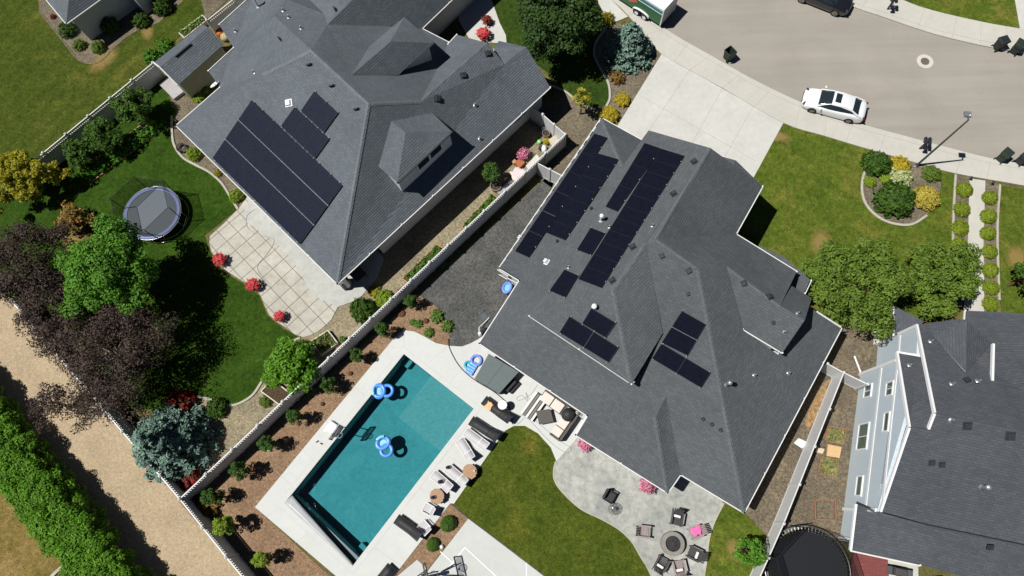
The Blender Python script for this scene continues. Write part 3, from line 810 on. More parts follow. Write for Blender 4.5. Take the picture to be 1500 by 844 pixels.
CAPB = shingle_mat('ridge_caps_charcoal', srgb(92, 96, 98), srgb(96, 99, 101), .2); CAPA = shingle_mat('ridge_caps_grey', srgb(104, 110, 114), srgb(107, 112, 116), .2)
caps(rB, pb, facesB, (('e0', 'a'), ('pk', 'rd'), ('rd', 'h0'), ('h0', 'c'), ('gt', 'hw'), ('hw', 'u1'), ('f4', 'f2'), ('h1', 'k')), CAPB)
lowp = [P(1112, 360, 3.6), P(1150, 377, 3.9), P(1188, 411, 3.6), P(1179, 430, 3.6), P(1150, 440, 3.6), P(1100, 380, 3.6)]
roof_mesh('porch_roof', [lowp[:2]+[lowp[5]], [lowp[1], lowp[2], lowp[3], lowp[4], lowp[5]]], SHING_B, HB)
fg = [P(1056, 229, 4.6), P(1078, 235, 5.1), P(1118, 274, 4.4), P(1072, 247, 5.2)]
roof_mesh('gablet_roof', [[fg[0], fg[1], fg[3]], [fg[1], fg[2], fg[3]]], SHING_B, HB)
mb = MB()
outB = [P(*q) for q in ((881, 173, 3), (941, 206, 3), (1000, 240, 3), (1078, 343, 4.6), (1167, 398, 4.6), (1197, 457, 2.8), (1233, 480, 2.8), (1090, 751, 2.8), (997, 695, 2.8), (978, 722, 2.8), (843, 637, 2.8), (860, 609, 2.8))]
inB = inset(outB, .55)
inB = inB[:-1]+[inB[-1], Vector(P(830, 560, 2.8).xy), Vector(P(760, 525, 2.8).xy), Vector(P(790, 430, 2.8).xy), Vector(P(748, 396, 2.8).xy)]
mb.prism(inB, 0, 2.7)
gar = inset([P(952, 200, 4.6), P(1117, 273, 4.6), P(1078, 343, 4.6), P(975, 340, 4.6)], .5); mb.prism(gar, 0, 4.5)
up1 = inset([pb['u0'], pb['u1'], pb['g1'], pb['gt'], pb['hw']], .35); mb.prism(up1, 3.2, 4.62)
up2 = inset([pb['s1'], pb['s2'], pb['t2'], P(1165, 428, 4.8), pb['k'], pb['h1']], .4); mb.prism(up2, 3.2, 4.72)
wB = mb.build('wall', STUCCO_D, HB)
mb = MB()                                                              # patio cover posts
for q in ((711, 503), (790, 557), (848, 601)):
    p = P(*q, 2.7); mb.box((p.x+.15, p.y+.25, 1.35), (.2, .2, 2.7))
for q in ((985, 705),): pass
mb.build('porch_posts', WHITE, HB)
for a, b in (('e0', 'w1'), ('w1', 'w2'), ('w2', 'sw'), ('e0', 'e1'), ('e4', 'e5'), ('e5', 'n2'), ('sw', 'f0'), ('f0', 'f1'), ('f1', 'f2'), ('f2', 'f3'), ('f3', 'c'), ('c', 'x2'), ('x2', 'x1'), ('s1', 's2'), ('u0', 'u1')):
    o = gutter(HB, pb[a], pb[b], wd=.055 if (a, b) in (('u0', 'u1'),) else .12)
gutter(HB, lowp[2], lowp[3])
def upn(R_, k):
    A, nn, z0, p = R_.pl[k]; return Vector((-nn.x*p, -nn.y*p, 1)).normalized()
aB = math.atan2((pb['c']-pb['x2']).y, (pb['c']-pb['x2']).x)
for x, y, k, s in ((1017, 237, 'W', 1), (987, 284, 'W', 1), (927, 362, 'W', 1), (897, 411, 'W', 1), (970, 375, 'S2', .8), (1009, 397, 'S2', .9), (1090, 415, 'SR', .9), (1127, 435, 'SR', 1), (1008, 431, 'S2', .55), (1133, 473, 'SR', .55), (1030, 614, 'S2', .55), (1043, 622, 'S2', .55), (1056, 630, 'S2', .55), (867, 306, 'W', .55), (817, 354, 'W', .5)):
    p_, nn = hit(HB, x, y); vent_box(rB, p_+nn*.01, nn, aB, (.31*s, .31*s, .13))
for x, y, k, cap in ((955, 331, 'W', 0), (1105, 550, 'E', 0), (1168, 459, 'SR', 0), (1149, 487, 'SR', 0), (1155, 547, 'E', 0), (832, 392, 'W', 0), (892, 333, 'W', 0)):
    pipe(rB, *hit(HB, x, y), .3, .045)
pipe(rB, *hit(HB, 1064, 564), .75, .085, True, PIPE, 'flue_pipe')
pipe(rB, *hit(HB, 880, 323), .7, .085, True, WHITEV, 'flue_pipe')
pipe(rB, *hit(HB, 870, 451), .3, .10, True, WHITEV, 'flue_pipe')
vent_box(rB, *hit(HB, 801, 384), aB+.5, (.26, .3, .22), WHITEV)

GB = 'solar arrays on the middle house'; RAILB = RAIL
solar_array('solar_array', 'single narrow row of black panels along the upper left eave of the middle house', RB, 'W', [(871, 197), (890, 203), (775, 378), (755, 369)], 1, 6, GB, NAVYB, railmat=RAILB, gap=.0015, rail=False, edge=True, clips=False)
solar_array('solar_array', 'black solar array of seven panels beside the narrow row at the upper left eave', RB, 'W', [(876, 226), (907, 235), (829, 353), (799, 341)], 1, 7, GB, NAVYB, railmat=RAILB, gap=.0015, rail=False, edge=True, clips=False)
solar_array('solar_array', 'short narrow row of black panels ending beside the capped white flue', RB, 'W', [(945, 211), (968, 219), (905, 311), (888, 304)], 1, 3, GB, NAVYB, railmat=RAILB, gap=.0015, rail=False, edge=True, clips=False)
solar_array('solar_array', 'longest and widest black solar array below the garage ridge of the middle house', RB, 'W', [(968, 219), (1003, 230), (882, 423), (848, 410)], 1, 11, GB, NAVYB, railmat=RAILB, gap=.0015, rail=False, edge=True, clips=False)
solar_array('solar_array', 'single black panel tucked against the longest array below the white flue', RB, 'W', [(866, 335), (887, 343), (867, 375), (846, 367)], 1, 1, GB, NAVYB, rail=False, railmat=RAIL, gap=.003)
solar_array('solar_array', 'single black panel at the lower end of the longest array near the white box vent', RB, 'W', [(828, 396), (848, 405), (829, 437), (806, 427)], 1, 1, GB, NAVYB, rail=False, railmat=RAIL, gap=.003)
solar_array('solar_array', 'row of black panels just above the white eave line over the hot tub', RB, 'S', [(835, 463), (907, 509), (892, 531), (820, 487)], 2, 1, GB, NAVYB, gap=.003)
solar_array('solar_array', 'single black panel above the patio roof row with a white flue at its top corner', RB, 'S', [(867, 451), (903, 473), (888, 495), (853, 474)], 1, 1, GB, NAVYB, gap=.003)
solar_array('solar_array', 'two stacked black panels forming the top of the L shape', RB, 'S2', [(999, 455), (1034, 475), (1007, 521), (969, 502)], 1, 2, GB, NAVYB, gap=.003)
solar_array('solar_array', 'lower wide row of black panels forming the foot of the L shape', RB, 'S2', [(969, 503), (1041, 546), (1027, 568), (955, 525)], 2, 1, GB, NAVYB, gap=.003)

# ------------------------------------------------------------------ HOUSE A (left)
VA = dict(a0=(258, 184), a1=(494, 416), a2=(806, 128), k1=(540, 152), k0=(456, 74), m=(384, 110), b1=(322, 128), b2=(305, 104), b3=(342, 70), b4=(321, 36), b5=(372, -10),
          c0=(440, -70), c1=(418, -2), c2=(402, 24), c3=(452, -2), c4=(475, 21), c5=(500, -6), k0b=(446, 64), w0=(480, 36), w1=(580, -64), w2=(735, -70), w3=(618, 42), w4=(570, 39),
          n2=(657, 62), v1=(645, 92), v2=(656, 65), q0=(616, 149), r1=(669, 51), r2=(714, 63), g1=(739, 94), g2=(771, 69), g3=(731, 60), g0=(722, 70), c6=(560, -70))
plA = dict(
    SW=((258, 184), (494, 416), 3.05, .57, (450, 200)),
    SE=((494, 416), (806, 128), 3.15, .68, (560, 200)),
    NW=((258, 184), (322, 128), 3.0, .56, (400, 150)),
    NW2=((321, 36), (372, -10), 3.0, .55, (440, 60)),
    NE=((634, 40), (657, 62), 3.0, .68, (560, 110)),
    SEw=((720, -55), (618, 42), 3.0, .5, (520, 0)),
    RW=((656, 65), (669, 51), 3.6, .62, (650, 110)))
RA = Roof(VA, plA)
facesA = [(('a0', 'b1', 'b2', 'b3', 'm'), 'NW'), (('a0', 'a1', 'k1', 'k0', 'm'), 'SW'), (('m', 'b3', 'b4', 'b5', 'c0', 'c1', 'c2', 'k0b', 'k0'), 'NW2'),
          (('w0', 'w1', 'w2', 'w3', 'w4'), 'SEw'), (('k0', 'w0', 'w4', 'w3', 'n2', 'v1', 'q0', 'k1'), 'NE'),
          (('q0', 'v1', 'v2', 'r1', 'r2'), 'RW'), (('a1', 'a2', 'g2', 'g1', 'r2', 'q0', 'k1'), 'SE')]
pa = RA.solve(facesA, dict(b1=3.0, b2=3.0, a0=3.05, a1=3.1, m=6.5, b3=3.0, b4=3.0, b5=3.0, c1=5.6, c0=5.0, c2=6.2, k0b=8.0, k0=8.25, k1=8.25, q0=6.3, w1=6.9, v2=3.6, w3=3.0, n2=3.0))
RA.refit('NE', [pa[q] for q in ('k0', 'k1', 'n2', 'w3')])
for v in ('w0', 'w4', 'v1', 'q0'): pa[v] = RA.on(*VA[v], 'NE')
for v, z in (('c3', 4.5), ('c4', 5.9), ('c5', 6.6), ('c6', 6.9), ('g3', 4.3), ('g0', 4.8)): pa[v] = P(*VA[v], z)
pa['c0x'] = P(470, -70, 3.6)
fA = [[pa[v] for v in f] for f, k in facesA]
fA += [[pa[v] for v in f] for f in (('k0b', 'c2', 'c1', 'c3', 'c4'), ('k0', 'k0b', 'c4', 'c5', 'w0'), ('c1', 'c0', 'c0x', 'c3'), ('c4', 'c3', 'c0x', 'c6', 'c5'), ('c5', 'c6', 'w1', 'w0'), ('g0', 'g3', 'g2', 'g1'))]
HA = thing('house', 'large house with weathered grey hip roofs, two dormers and one big stepped solar array', 'house', P(530, 200))
rA = roof_mesh('roof', fA, SHING_A, HA)
caps(rA, pa, facesA, (('k1', 'a1'), ('k1', 'k0'), ('k0', 'm'), ('q0', 'r2'), ('k1', 'q0')), CAPA)
# the two roof dormers
d1 = dict(p=RA.on(553, 161, 'SE', .05), q=RA.on(626, 158, 'SE', .05), u=RA.on(542, 233, 'SE', .05))
ez = (d1['q'].z+d1['u'].z)/2
d1.update(r=P(662, 193, ez), t=P(582, 268, ez), s=P(594, 194, d1['p'].z))
roof_mesh('dormer_roof', [[d1[x] for x in f] for f in (('p', 'q', 'r', 's'), ('s', 'r', 't'), ('p', 's', 't', 'u'))], SHING_A, HA, .12)
wd = inset([d1['t'], d1['r'], d1['q'], d1['p'], d1['u']], .13)
mb = MB(); mb.prism(wd, 3.3, ez-.12); dw = mb.build('dormer_wall', STUCCO_W, HA)
wA_, wB_ = [Vector((q.x, q.y, 0)) for q in wd[:2]]
dd = (wB_-wA_).normalized(); o_ = Vector((dd.y, -dd.x, 0))
if o_.dot(wA_-Vector(P(590, 200, 6))) < 0: o_ = -o_
wall_window(HA, wA_, wB_, .46, ez-1.0, ez-.3, 1.0, o_, 0); wall_window(HA, wA_, wB_, .70, ez-1.0, ez-.3, 1.0, o_, 0)
gutter(HA, d1['t'], d1['r'], BLACKV)
d2 = dict(s=RA.on(516, 109, 'NE', .05), t=RA.on(584, 110, 'NE', .05), u=RA.on(540, 69, 'NE', .05), v=RA.on(521, 110, 'NE', .05))
ez2 = (d2['t'].z+d2['u'].z)/2; d2.update(p=P(592, 25, ez2), q=P(636, 63, ez2), r=P(572, 61, d2['s'].z)); 
roof_mesh('dormer_roof', [[d2[x] for x in f] for f in (('p', 'r', 's', 'u'), ('p', 'q', 'r'), ('r', 'q', 't', 's'))], SHING_A, HA, .12)
wd2 = inset([d2['p'], d2['q'], d2['t'], d2['s'], d2['u']], .3)
mb = MB(); mb.prism(wd2, 3.2, ez2-.12); mb.build('dormer_wall', STUCCO_W, HA)
# walls
mb = MB()
outA = [P(*q) for q in ((258, 184, 2.8), (494, 416, 2.8), (806, 128, 2.8), (785, 84, 2.8), (722, 70, 2.8), (669, 51, 3), (657, 62, 3), (618, 42, 3), (735, -70, 3), (440, -72, 2.8), (372, -10, 2.8), (321, 36, 2.8), (342, 70, 2.8), (305, 104, 2.8), (322, 128, 2.8))]
iA = inset(outA, .5)
# covered corner porch at the south end: the wall steps back there
nA = [(Vector(iA[0]))]
a1 = Vector(iA[1]); s_sw = (Vector(iA[0])-a1).normalized(); s_se = (Vector(iA[2])-a1).normalized()
nA = [iA[0], a1+s_sw*5.2, a1+s_sw*5.2+s_se*3.4, a1+s_se*3.4]+iA[2:]
mb.prism(nA, 0, 2.9); wA = mb.build('wall', STUCCO_W, HA)
mb = MB(); mb.box((a1.x, a1.y, 1.36), (.28, .28, 2.72), ANG_A); mb.build('porch_post', WHITE, HA)
eA, eB = Vector((*nA[3], 0)), Vector((*iA[2], 0))
oo = (eB-eA).normalized(); oo = Vector((oo.y, -oo.x, 0))
for t_, z0_, z1_, ww in ((.47, 1.5, 2.3, 1.3), (.86, 1.4, 2.3, 1.0), (.12, 1.5, 2.1, .3)): wall_window(HA, eA, eB, t_, z0_, z1_, ww, oo, 1, fr=STUCCO_D)
for a, b in (('a0', 'a1'), ('a1', 'a2'), ('w3', 'w2'), ('a0', 'b1'), ('b2', 'b3'), ('b4', 'b5'), ('v2', 'r1'), ('n2', 'w3')): gutter(HA, pa[a], pa[b])
for x, y, k in ((411, 58, 'NW2'), (454, 95, 'SW'), (487, 126, 'SW'), (523, 160, 'SW')):
    vent_box(rA, *hit(HA, x, y), ANG_A, (.10, .38, .22))
for x, y, k in ((715, 79, 'SE'), (679, 111, 'SE'), (641, 145, 'SE')):
    vent_box(rA, *hit(HA, x, y), ANG_A, (.34, .34, .16))
vent_box(rA, *hit(HA, 491, 14), ANG_A, (.1, .38, .2))
vent_box(rA, *hit(HA, 423, 151), ANG_A, (.36, .42, .14), WHITEV)
for x, y, k in ((696, 155, 'SE'), (703, 204, 'SE'), (345, 46, 'NW2'), (372, 107, 'NW')):
    pipe(rA, *hit(HA, x, y), .3, .05)
for x, y in ((423, 26), (441, 42), (415, 16)): pipe(rA, *hit(HA, x, y), .3, .05)
pipe(rA, *hit(HA, 378, 10), 1.3, .09, True, WHITEV, 'flue_pipe')
GA = 'solar arrays on the left house'
solar_array('solar_array', 'big dark blue solar array of three rows of eight panels on the left house', RA, 'SW', [(370, 147), (503, 272), (441, 358), (313, 232)], 8, 3, GA)
solar_array('solar_array', 'middle step of three solar panels above the big array', RA, 'SW', [(433, 157), (484, 204), (463, 233), (413, 185)], 3, 1, GA)
solar_array('solar_array', 'topmost pair of solar panels nearest the roof ridge of the left house', RA, 'SW', [(462, 134), (497, 166), (476, 195), (442, 163)], 2, 1, GA)

# ------------------------------------------------------------------ HOUSE C (right), two storeys
HC = thing('house', 'two storey house with pale blue lap siding and white trim under a dark slate roof', 'house', P(1380, 640))
zE = 5.2
cv = dict(nf=P(1343, 476, zE), pk=P(1369, 605, 7.7), s1=P(1360, 628, 7.2), p2=P(1332, 626, 7.1), p2n=P(1314, 516, zE), st=P(1349, 522, zE), q1=P(1290, 749, 4.7),
          cr1=P(1356, 767, 4.7), cr2=P(1640, 826, 4.7), R1=P(1640, 660, 7.7), N1=P(1400, 468, zE), N2=P(1640, 470, zE), pk0=P(1368, 604, 7.0), s1b=P(1361, 629, 7.15))
fC = [[cv[x] for x in f] for f in (('nf', 'N1', 'N2', 'R1', 'pk'), ('p2', 's1', 'pk', 'R1', 'cr2', 'cr1', 'q1'))]
rC = roof_mesh('roof', fC, SHING_C, HC, .16, SHING_C)
roof_mesh('gable_roof', [[cv[x] for x in ('p2n', 'st', 'pk0', 's1b', 'p2')]], SHING_C, HC, .14, SHING_C)
lo = [P(1254, 738, 3.5), P(1290, 751, 4.6), P(1356, 769, 4.62), P(1640, 828, 4.62), P(1640, 905, 2.75), P(1348, 828, 2.75), P(1246, 806, 2.75)]
roof_mesh('patio_roof', [[lo[0], lo[1], lo[2], lo[3], lo[4], lo[5], lo[6]]], SHING_C, HC, .14, SHING_C)
cg = [P(1366, 492, 5.6), P(1415, 545, 6.65), P(1453, 503, 6.0), P(1416, 470, 6.75), P(1414, 455, 6.4), P(1483, 458, 5.0), P(1640, 470, 5.0), P(1640, 560, 7.0)]
roof_mesh('front_gable_roof', [[cg[0], cg[1], cg[3]], [cg[3], cg[1], cg[2]]], SHING_C, HC, .1)
fr_ = [P(1413, 470, 4.8), P(1414, 455, 4.6), P(1483, 458, 4.6), P(1640, 475, 4.6), P(1640, 520, 5.2)]
roof_mesh('front_roof', [fr_], SHING_C, HC, .12)
po = [P(1308, 450, 2.7), P(1343, 476, 2.9), P(1343, 482, 2.95), P(1320, 490, 2.95), P(1309, 492, 2.7)]
po = [P(1308, 447, 2.7), P(1352, 470, 3.3), P(1346, 484, 3.3), P(1320, 491, 2.95), P(1308, 492, 2.7)]
roof_mesh('porch_roof', [po], SHING_C, HC, .12)
b = dict(n0=P(1286, 504), n1=P(1283, 542), s0=P(1260, 549), s1=P(1236, 746), e1=P(1560, 800), e0=P(1560, 500))
mb = MB(); sd = (cv['cr2']-cv['q1']); sd.z = 0; sd.normalize(); wv_ = (b['s0']-b['s1']).normalized(); sm = b['s1']+wv_*1.5
mb.prism([b['n0'], b['n1'], b['s0'], sm, sm+sd*14, b['e0']], 0, zE-.12); mb.prism([sm, b['s1'], b['s1']+sd*14, sm+sd*14], 0, 4.5)
# gable triangles above the eave on the west walls
def gable(A, B, apex_z, t, th=.2):
    c = A.lerp(B, t); d = (B-A).normalized(); n_ = Vector((-d.y, d.x, 0))
    if n_.x < 0: n_ = -n_
    vs = []
    for o in (Vector(), n_*th):
        vs += [Vector((A.x, A.y, zE-.2))+o, Vector((B.x, B.y, 4.45))+o, Vector((c.x, c.y, apex_z))+o]
    mb.add(vs, [(0, 1, 2), (5, 4, 3), (0, 2, 5, 3), (1, 4, 5, 2)])
gable(b['s0'], b['s1'], 6.5, .40)
wC = mb.build('wall', BLUE, HC)
mb = MB(); mb.prism([b['s1']+Vector((.02, 0, 0)), P(1230, 789), P(1330, 812), P(1330, 770)], 0, 2.65); mb.build('patio_wall', BLUE, HC)
mb = MB(); dC = (b['s1']-b['s0']).normalized(); nC = Vector((dC.y, -dC.x, 0))
if nC.x > 0: nC = -nC
angC = math.atan2(dC.y, dC.x)
def board(a, b_, z, h=.2, pr=.03): mb.bar(Vector((a.x, a.y, z))+nC*pr/2, Vector((b_.x, b_.y, z))+nC*pr/2, pr, h)
board(b['s0'], b['s1'], 2.95, .24); board(b['n0'], b['n1'], 2.95, .2); board(b['s0'], b['s0'].lerp(b['s1'], .93), 4.98, .2)
for p, h_ in ((b['s0'], 4.9), (b['s1'], 4.4), (b['n0'], 4.9), (b['n1'], 4.9)): mb.box((p.x, p.y, h_/2), (.2, .2, h_), angC)
mb.box((P(1230, 789).x, P(1230, 789).y, 1.3), (.22, .22, 2.6), angC)
mb.build('trim_boards', WHITE, HC)
def rake(a, b_, off=.0):
    m_ = MB(); m_.bar(a+Vector((0, 0, -.04)), b_+Vector((0, 0, -.04)), .12, .2); return m_.build('rake_board', WHITE, HC)
rake(cv['p2n'], cv['p2']); rake(cv['p2'], cv['q1']); rake(cv['nf'], cv['pk']); rake(cv['pk'], cv['s1']); rake(lo[0], lo[6]); rake(P(1453.5, 558, 6.5), P(1455, 504, 6.1)); rake(po[0], po[4]); rake(cv['p2n'], cv['st'])
gutter(HC, lo[6], lo[5], wd=.16); gutter(HC, fr_[0], fr_[1])
for t_, z0_, z1_, ww, nb, hz in ((.155, 1.05, 1.95, .72, 1, False), (.49, .9, 2.2, 1.55, 1, False), (.84, 1.5, 2.2, 1.1, 0, False), (.19, 4.0, 4.75, .75, 1, False), (.42, 4.15, 4.7, 1.05, 0, False)):
    wall_window(HC, b['s0'], b['s1'], t_, z0_, z1_, ww, nC, nb, hz, gl=GLASS_REFL)
RC_n = Vector((0, 0, 1))
def onplane(px, py, A, B, C):
    n_ = (B-A).cross(C-A); d = ray(px, py); O = Vector((0, 0, CAMH)); return O+d*(n_.dot(A-O)/n_.dot(d)), (n_ if n_.z > 0 else -n_).normalized()
plS = (cv['pk'], cv['q1'], cv['cr2']); plN = (cv['nf'], cv['N1'], cv['pk']); plL = (lo[1], lo[6], lo[5])
for x, y, s, q in ((1417, 624, .36, plS), (1480, 639, .38, plS), (1365, 678, .26, plS), (1380, 681, .26, plS), (1451, 802, .26, plL), (1417, 556, .24, plN)):
    p, n_ = onplane(x, y, *q); vent_box(rC, p, n_, .2, (s, s, .1))
for x, y, q in ((1363, 500, plN), (1394, 562, plN), (1432, 558, plN), (1393, 616, plS)):
    p, n_ = onplane(x, y, *q); pipe(rC, p, n_, .3, .05)
p, n_ = onplane(1332, 535, cv['p2n'], cv['st'], cv['pk0']); pipe(rC, p, n_, .25, .05)
p, n_ = onplane(1438, 714, *plS); pipe(rC, p, n_, .55, .095, True, PIPE, 'flue_pipe')

# ------------------------------------------------------------------ HOUSE D (top left corner)
HD = thing('house', 'house with bluish grey roof and white gutter at the corner of the upper lawn', 'house', P(90, -20))
d = dict(w=P(10, -70, 2.9), s=P(97, 35, 2.9), e=P(215, -50, 2.9), k=P(108, -70, 5.6))
rD = roof_mesh('roof', [[d['w'], d['s'], d['k']], [d['s'], d['e'], d['k']]], SHING_A, HD)
ow = inset([d['w'], d['s'], d['e'], P(250, -100, 2.9), P(60, -160, 2.9)], .45)
mb = MB(); mb.prism(ow, 0, 2.8); p0, p1 = P(190, 2), P(216, 22); mb.prism([p0, p1, P(300, -60), P(200, -60)], 0, 2.6)
wDo = mb.build('wall', STUCCO_D, HD)
gutter(HD, d['w'], d['s']); gutter(HD, d['s'], d['e'])

# ------------------------------------------------------------------ shed
SH = thing('shed', 'olive tan garden shed with dark gabled shingle roof standing by the fence', 'shed', P(285, 95))
sw_, sn, se, ss = P(225, 92, 2.45), P(297, 36, 2.45), P(327, 65, 2.45), P(260, 125, 2.45)
ra, rb = (sw_+ss)/2+Vector((0, 0, .8)), (sn+se)/2+Vector((0, 0, .8))
rS = roof_mesh('roof', [[sw_, ra, rb, sn], [ra, ss, se, rb]], SHING_A, SH, .1)
iw = inset([sw_, sn, se, ss], .18); mb = MB(); mb.prism(iw, 0, 2.42)
A0, B0 = Vector((*iw[0], 0)), Vector((*iw[3], 0))
for A_, B_ in ((A0, B0), (Vector((*iw[1], 0)), Vector((*iw[2], 0)))):
    c = (A_+B_)/2; d_ = (Vector(iw[1])-Vector(iw[0])).normalized()*(.1 if A_ is A0 else -.1); d_ = Vector((*d_, 0))
    vs = [Vector((A_.x, A_.y, 2.4)), Vector((B_.x, B_.y, 2.4)), Vector((c.x, c.y, 3.1))]; vs += [v+d_ for v in vs]
    mb.add(vs, [(0, 1, 2), (5, 4, 3), (0, 2, 5, 3), (1, 4, 5, 2)])
mb.build('wall', STUCCO_T, SH)
mb = MB(); mb.bar(ra.lerp(rb, .3)+Vector((.06, -.12, .02)), ra.lerp(rb, .62)+Vector((.06, -.12, .02)), .1, .08); mb.build('ridge_vent', BLACKV, rS)
dn_ = (A0-B0).normalized(); dm = (A0+B0)/2; dv = Vector((-dn_.y, dn_.x, 0))
if dv.dot(dm-Vector((*iw[1], 0))) < 0: dv = -dv
mb = MB(); mb.box(dm+dv*.03+Vector((0, 0, 1.0)), (1.5, .06, 1.9), math.atan2(dn_.y, dn_.x)); mb.build('door', STUCCO_W, SH)
mb = MB(); mb.bar(sw_+Vector((0, 0, -.02)), ra+Vector((0, 0, -.02)), .1, .14); mb.bar(ra+Vector((0, 0, -.02)), ss+Vector((0, 0, -.02)), .1, .14); mb.build('rake_board', GUT, SH)
rp = MB(); q = [P(236, 127), P(249, 116), P(272, 137), P(257, 148)]
vs = [Vector((p.x, p.y, .03)) for p in q]+[Vector((q[0].x, q[0].y, .30)), Vector((q[1].x, q[1].y, .30)), Vector((q[2].x, q[2].y, .30)), Vector((q[3].x, q[3].y, .30))]
rp.add(vs, [(4, 5, 6, 7), (0, 1, 5, 4), (1, 2, 6, 5), (2, 3, 7, 6), (3, 0, 4, 7)])
tag(rp.build('storage_bench', plain('grey_plastic', srgb(168, 164, 164), .6), origin=P(254, 132)), 'low grey flat topped bench in front of the tan shed', 'bench')
# ================================================================== plants
def leaf_mesh(name, C, Nn, size, mat, rng, asp=1.5, fold=True):
    n_ = len(C); Nn = Nn/np.maximum(np.linalg.norm(Nn, axis=1, keepdims=True), 1e-6)
    rv = rng.normal(size=(n_, 3)); T = np.cross(Nn, rv); T /= np.maximum(np.linalg.norm(T, axis=1, keepdims=True), 1e-6)
    B = np.cross(Nn, T)
    s = (size*rng.uniform(.65, 1.35, n_))[:, None]
    V = np.empty((n_, 4, 3))
    V[:, 0] = C-T*s*asp*.5; V[:, 1] = C-B*s*.42+Nn*s*.12; V[:, 2] = C+T*s*asp*.5; V[:, 3] = C+B*s*.42+Nn*s*.12
    me = bpy.data.meshes.new(name)
    me.vertices.add(n_*4); me.vertices.foreach_set('co', V.reshape(-1).astype(np.float32))
    me.loops.add(n_*4); me.loops.foreach_set('vertex_index', np.arange(n_*4, dtype=np.int32))
    me.polygons.add(n_); me.polygons.foreach_set('loop_start', np.arange(0, n_*4, 4, dtype=np.int32))
    try: me.polygons.foreach_set('loop_total', np.full(n_, 4, dtype=np.int32))
    except Exception: pass
    me.materials.append(mat); me.update(); me.validate(); return me

def rdirs(rng, n_):
    d = rng.normal(size=(n_, 3)); return d/np.linalg.norm(d, axis=1, keepdims=True)

def fill_clumps(rng, cen, rad, per, up=.45):
    C = []; Nn = []
    for c, r in zip(cen, rad):
        k = max(20, int(per*r*r)); d = rdirs(rng, k); d[:, 2] = np.where(d[:, 2] < -.35, -d[:, 2]*.6, d[:, 2])
        rr = r*rng.uniform(.45, 1.0, (k, 1))**.6
        q = c+d*rr*np.array([1, 1, .8]); C.append(q)
        Nn.append(d*.75+np.array([0, 0, up])+rng.normal(size=(k, 3))*.38)
    return np.concatenate(C), np.concatenate(Nn)

def broad(seed, r, h, base, nc, per, leaf, mat, rc=(.2, .34), gap=0.0, lob=.25):
    rng = np.random.default_rng(seed)
    d = rdirs(rng, nc*3); d = d[d[:, 2] > -.45][:nc]
    ang = np.arctan2(d[:, 1], d[:, 0]); wob = 1+lob*np.sin(ang*3+seed)*.5+lob*np.sin(ang*5+seed*2.1)*.4
    f = rng.uniform(.45, .92, len(d))[:, None]
    hz = (h-base)/2
    cen = d*f*np.stack([r*wob, r*wob, np.full(len(d), hz)], 1)+np.array([0, 0, base+hz])
    rad = rng.uniform(rc[0], rc[1], len(d))*r
    C, Nn = fill_clumps(rng, cen, rad, per)
    return leaf_mesh('crown', C, Nn, leaf, mat, rng), cen, rad

def ballm(seed, r, n_, leaf, mat, flat=.9, jit=.12):
    rng = np.random.default_rng(seed); d = rdirs(rng, n_); d[:, 2] = np.abs(d[:, 2])*1.15-.15
    bump = 1+jit*np.sin(d[:, 0]*9+seed)*np.sin(d[:, 1]*8+seed*2)+jit*.6*np.sin(d[:, 2]*13+d[:, 0]*11)
    rr = r*bump[:, None]*rng.uniform(.8, 1.04, (n_, 1))
    C = d*rr*np.array([1, 1, flat])+np.array([0, 0, r*flat*.42])
    return leaf_mesh('foliage', C, d*.8+np.array([0, 0, .3])+rng.normal(size=(n_, 3))*.45, leaf, mat, rng)

def spruce(seed, r, h, mat, nlev=11, leaf=.13, dens=26):
    rng = np.random.default_rng(seed); C = []; Nn = []
    for i in range(nlev):
        t = i/(nlev-1); z = .25+t*(h-.5); rad = r*(1-t)**.8+.12
        nb = max(5, int(15*(1-t)+4))
        for k in range(nb):
            a = 2*math.pi*(k+rng.uniform(-.3, .3))/nb+i*.7; L = rad*rng.uniform(.75, 1.12)
            m_ = int(dens*L*3)+14; s = rng.uniform(0, 1, m_)**.7
            w_ = (.10+.30*s*(1-s*.55))*min(1, L)*1.2
            off = rng.normal(size=m_)*w_*.55
            x = s*L; zz = z-.18*L*s+.14*L*s*s+rng.normal(size=m_)*.05
            C.append(np.stack([x*math.cos(a)-off*math.sin(a), x*math.sin(a)+off*math.cos(a), zz], 1))
            nn = np.stack([math.cos(a)*np.full(m_, .35), math.sin(a)*np.full(m_, .35), np.full(m_, .8)], 1)+rng.normal(size=(m_, 3))*.45
            Nn.append(nn)
    return leaf_mesh('crown', np.concatenate(C), np.concatenate(Nn), leaf, mat, rng, 2.0)

BARK = plain('bark', srgb(104, 84, 66), .9, .3, 9, bump=.5)
BARKD = plain('bark_dark', srgb(84, 72, 66), .9, .3, 9, bump=.5)
def trunk_mb(r, top, cen, k=8, seed=0):
    rr = random.Random(seed); mb = MB()
    mb.tube([(0, 0, -.05), (.03, .02, top*.35), (-.03, .05, top*.7), (0, 0, top)], [r*1.35, r, r*.8, r*.5], 9)
    idx = list(range(len(cen))); rr.shuffle(idx)
    for i in idx[:k]:
        c = Vector(cen[i]); s = Vector((0, 0, top*rr.uniform(.35, .8)))
        mb.tube([s, s.lerp(c, .45)+Vector((0, 0, -.1)), c], [r*.45, r*.28, r*.1], 6)
    return mb

def add_obj(name, me, parent=None, loc=(0, 0, 0), sc=(1, 1, 1), rot=0):
    o = bpy.data.objects.new(name, me); COL.objects.link(o); o.location = loc; o.scale = sc; o.rotation_euler = (0, 0, rot)
    if parent is not None: o.parent = parent
    return o

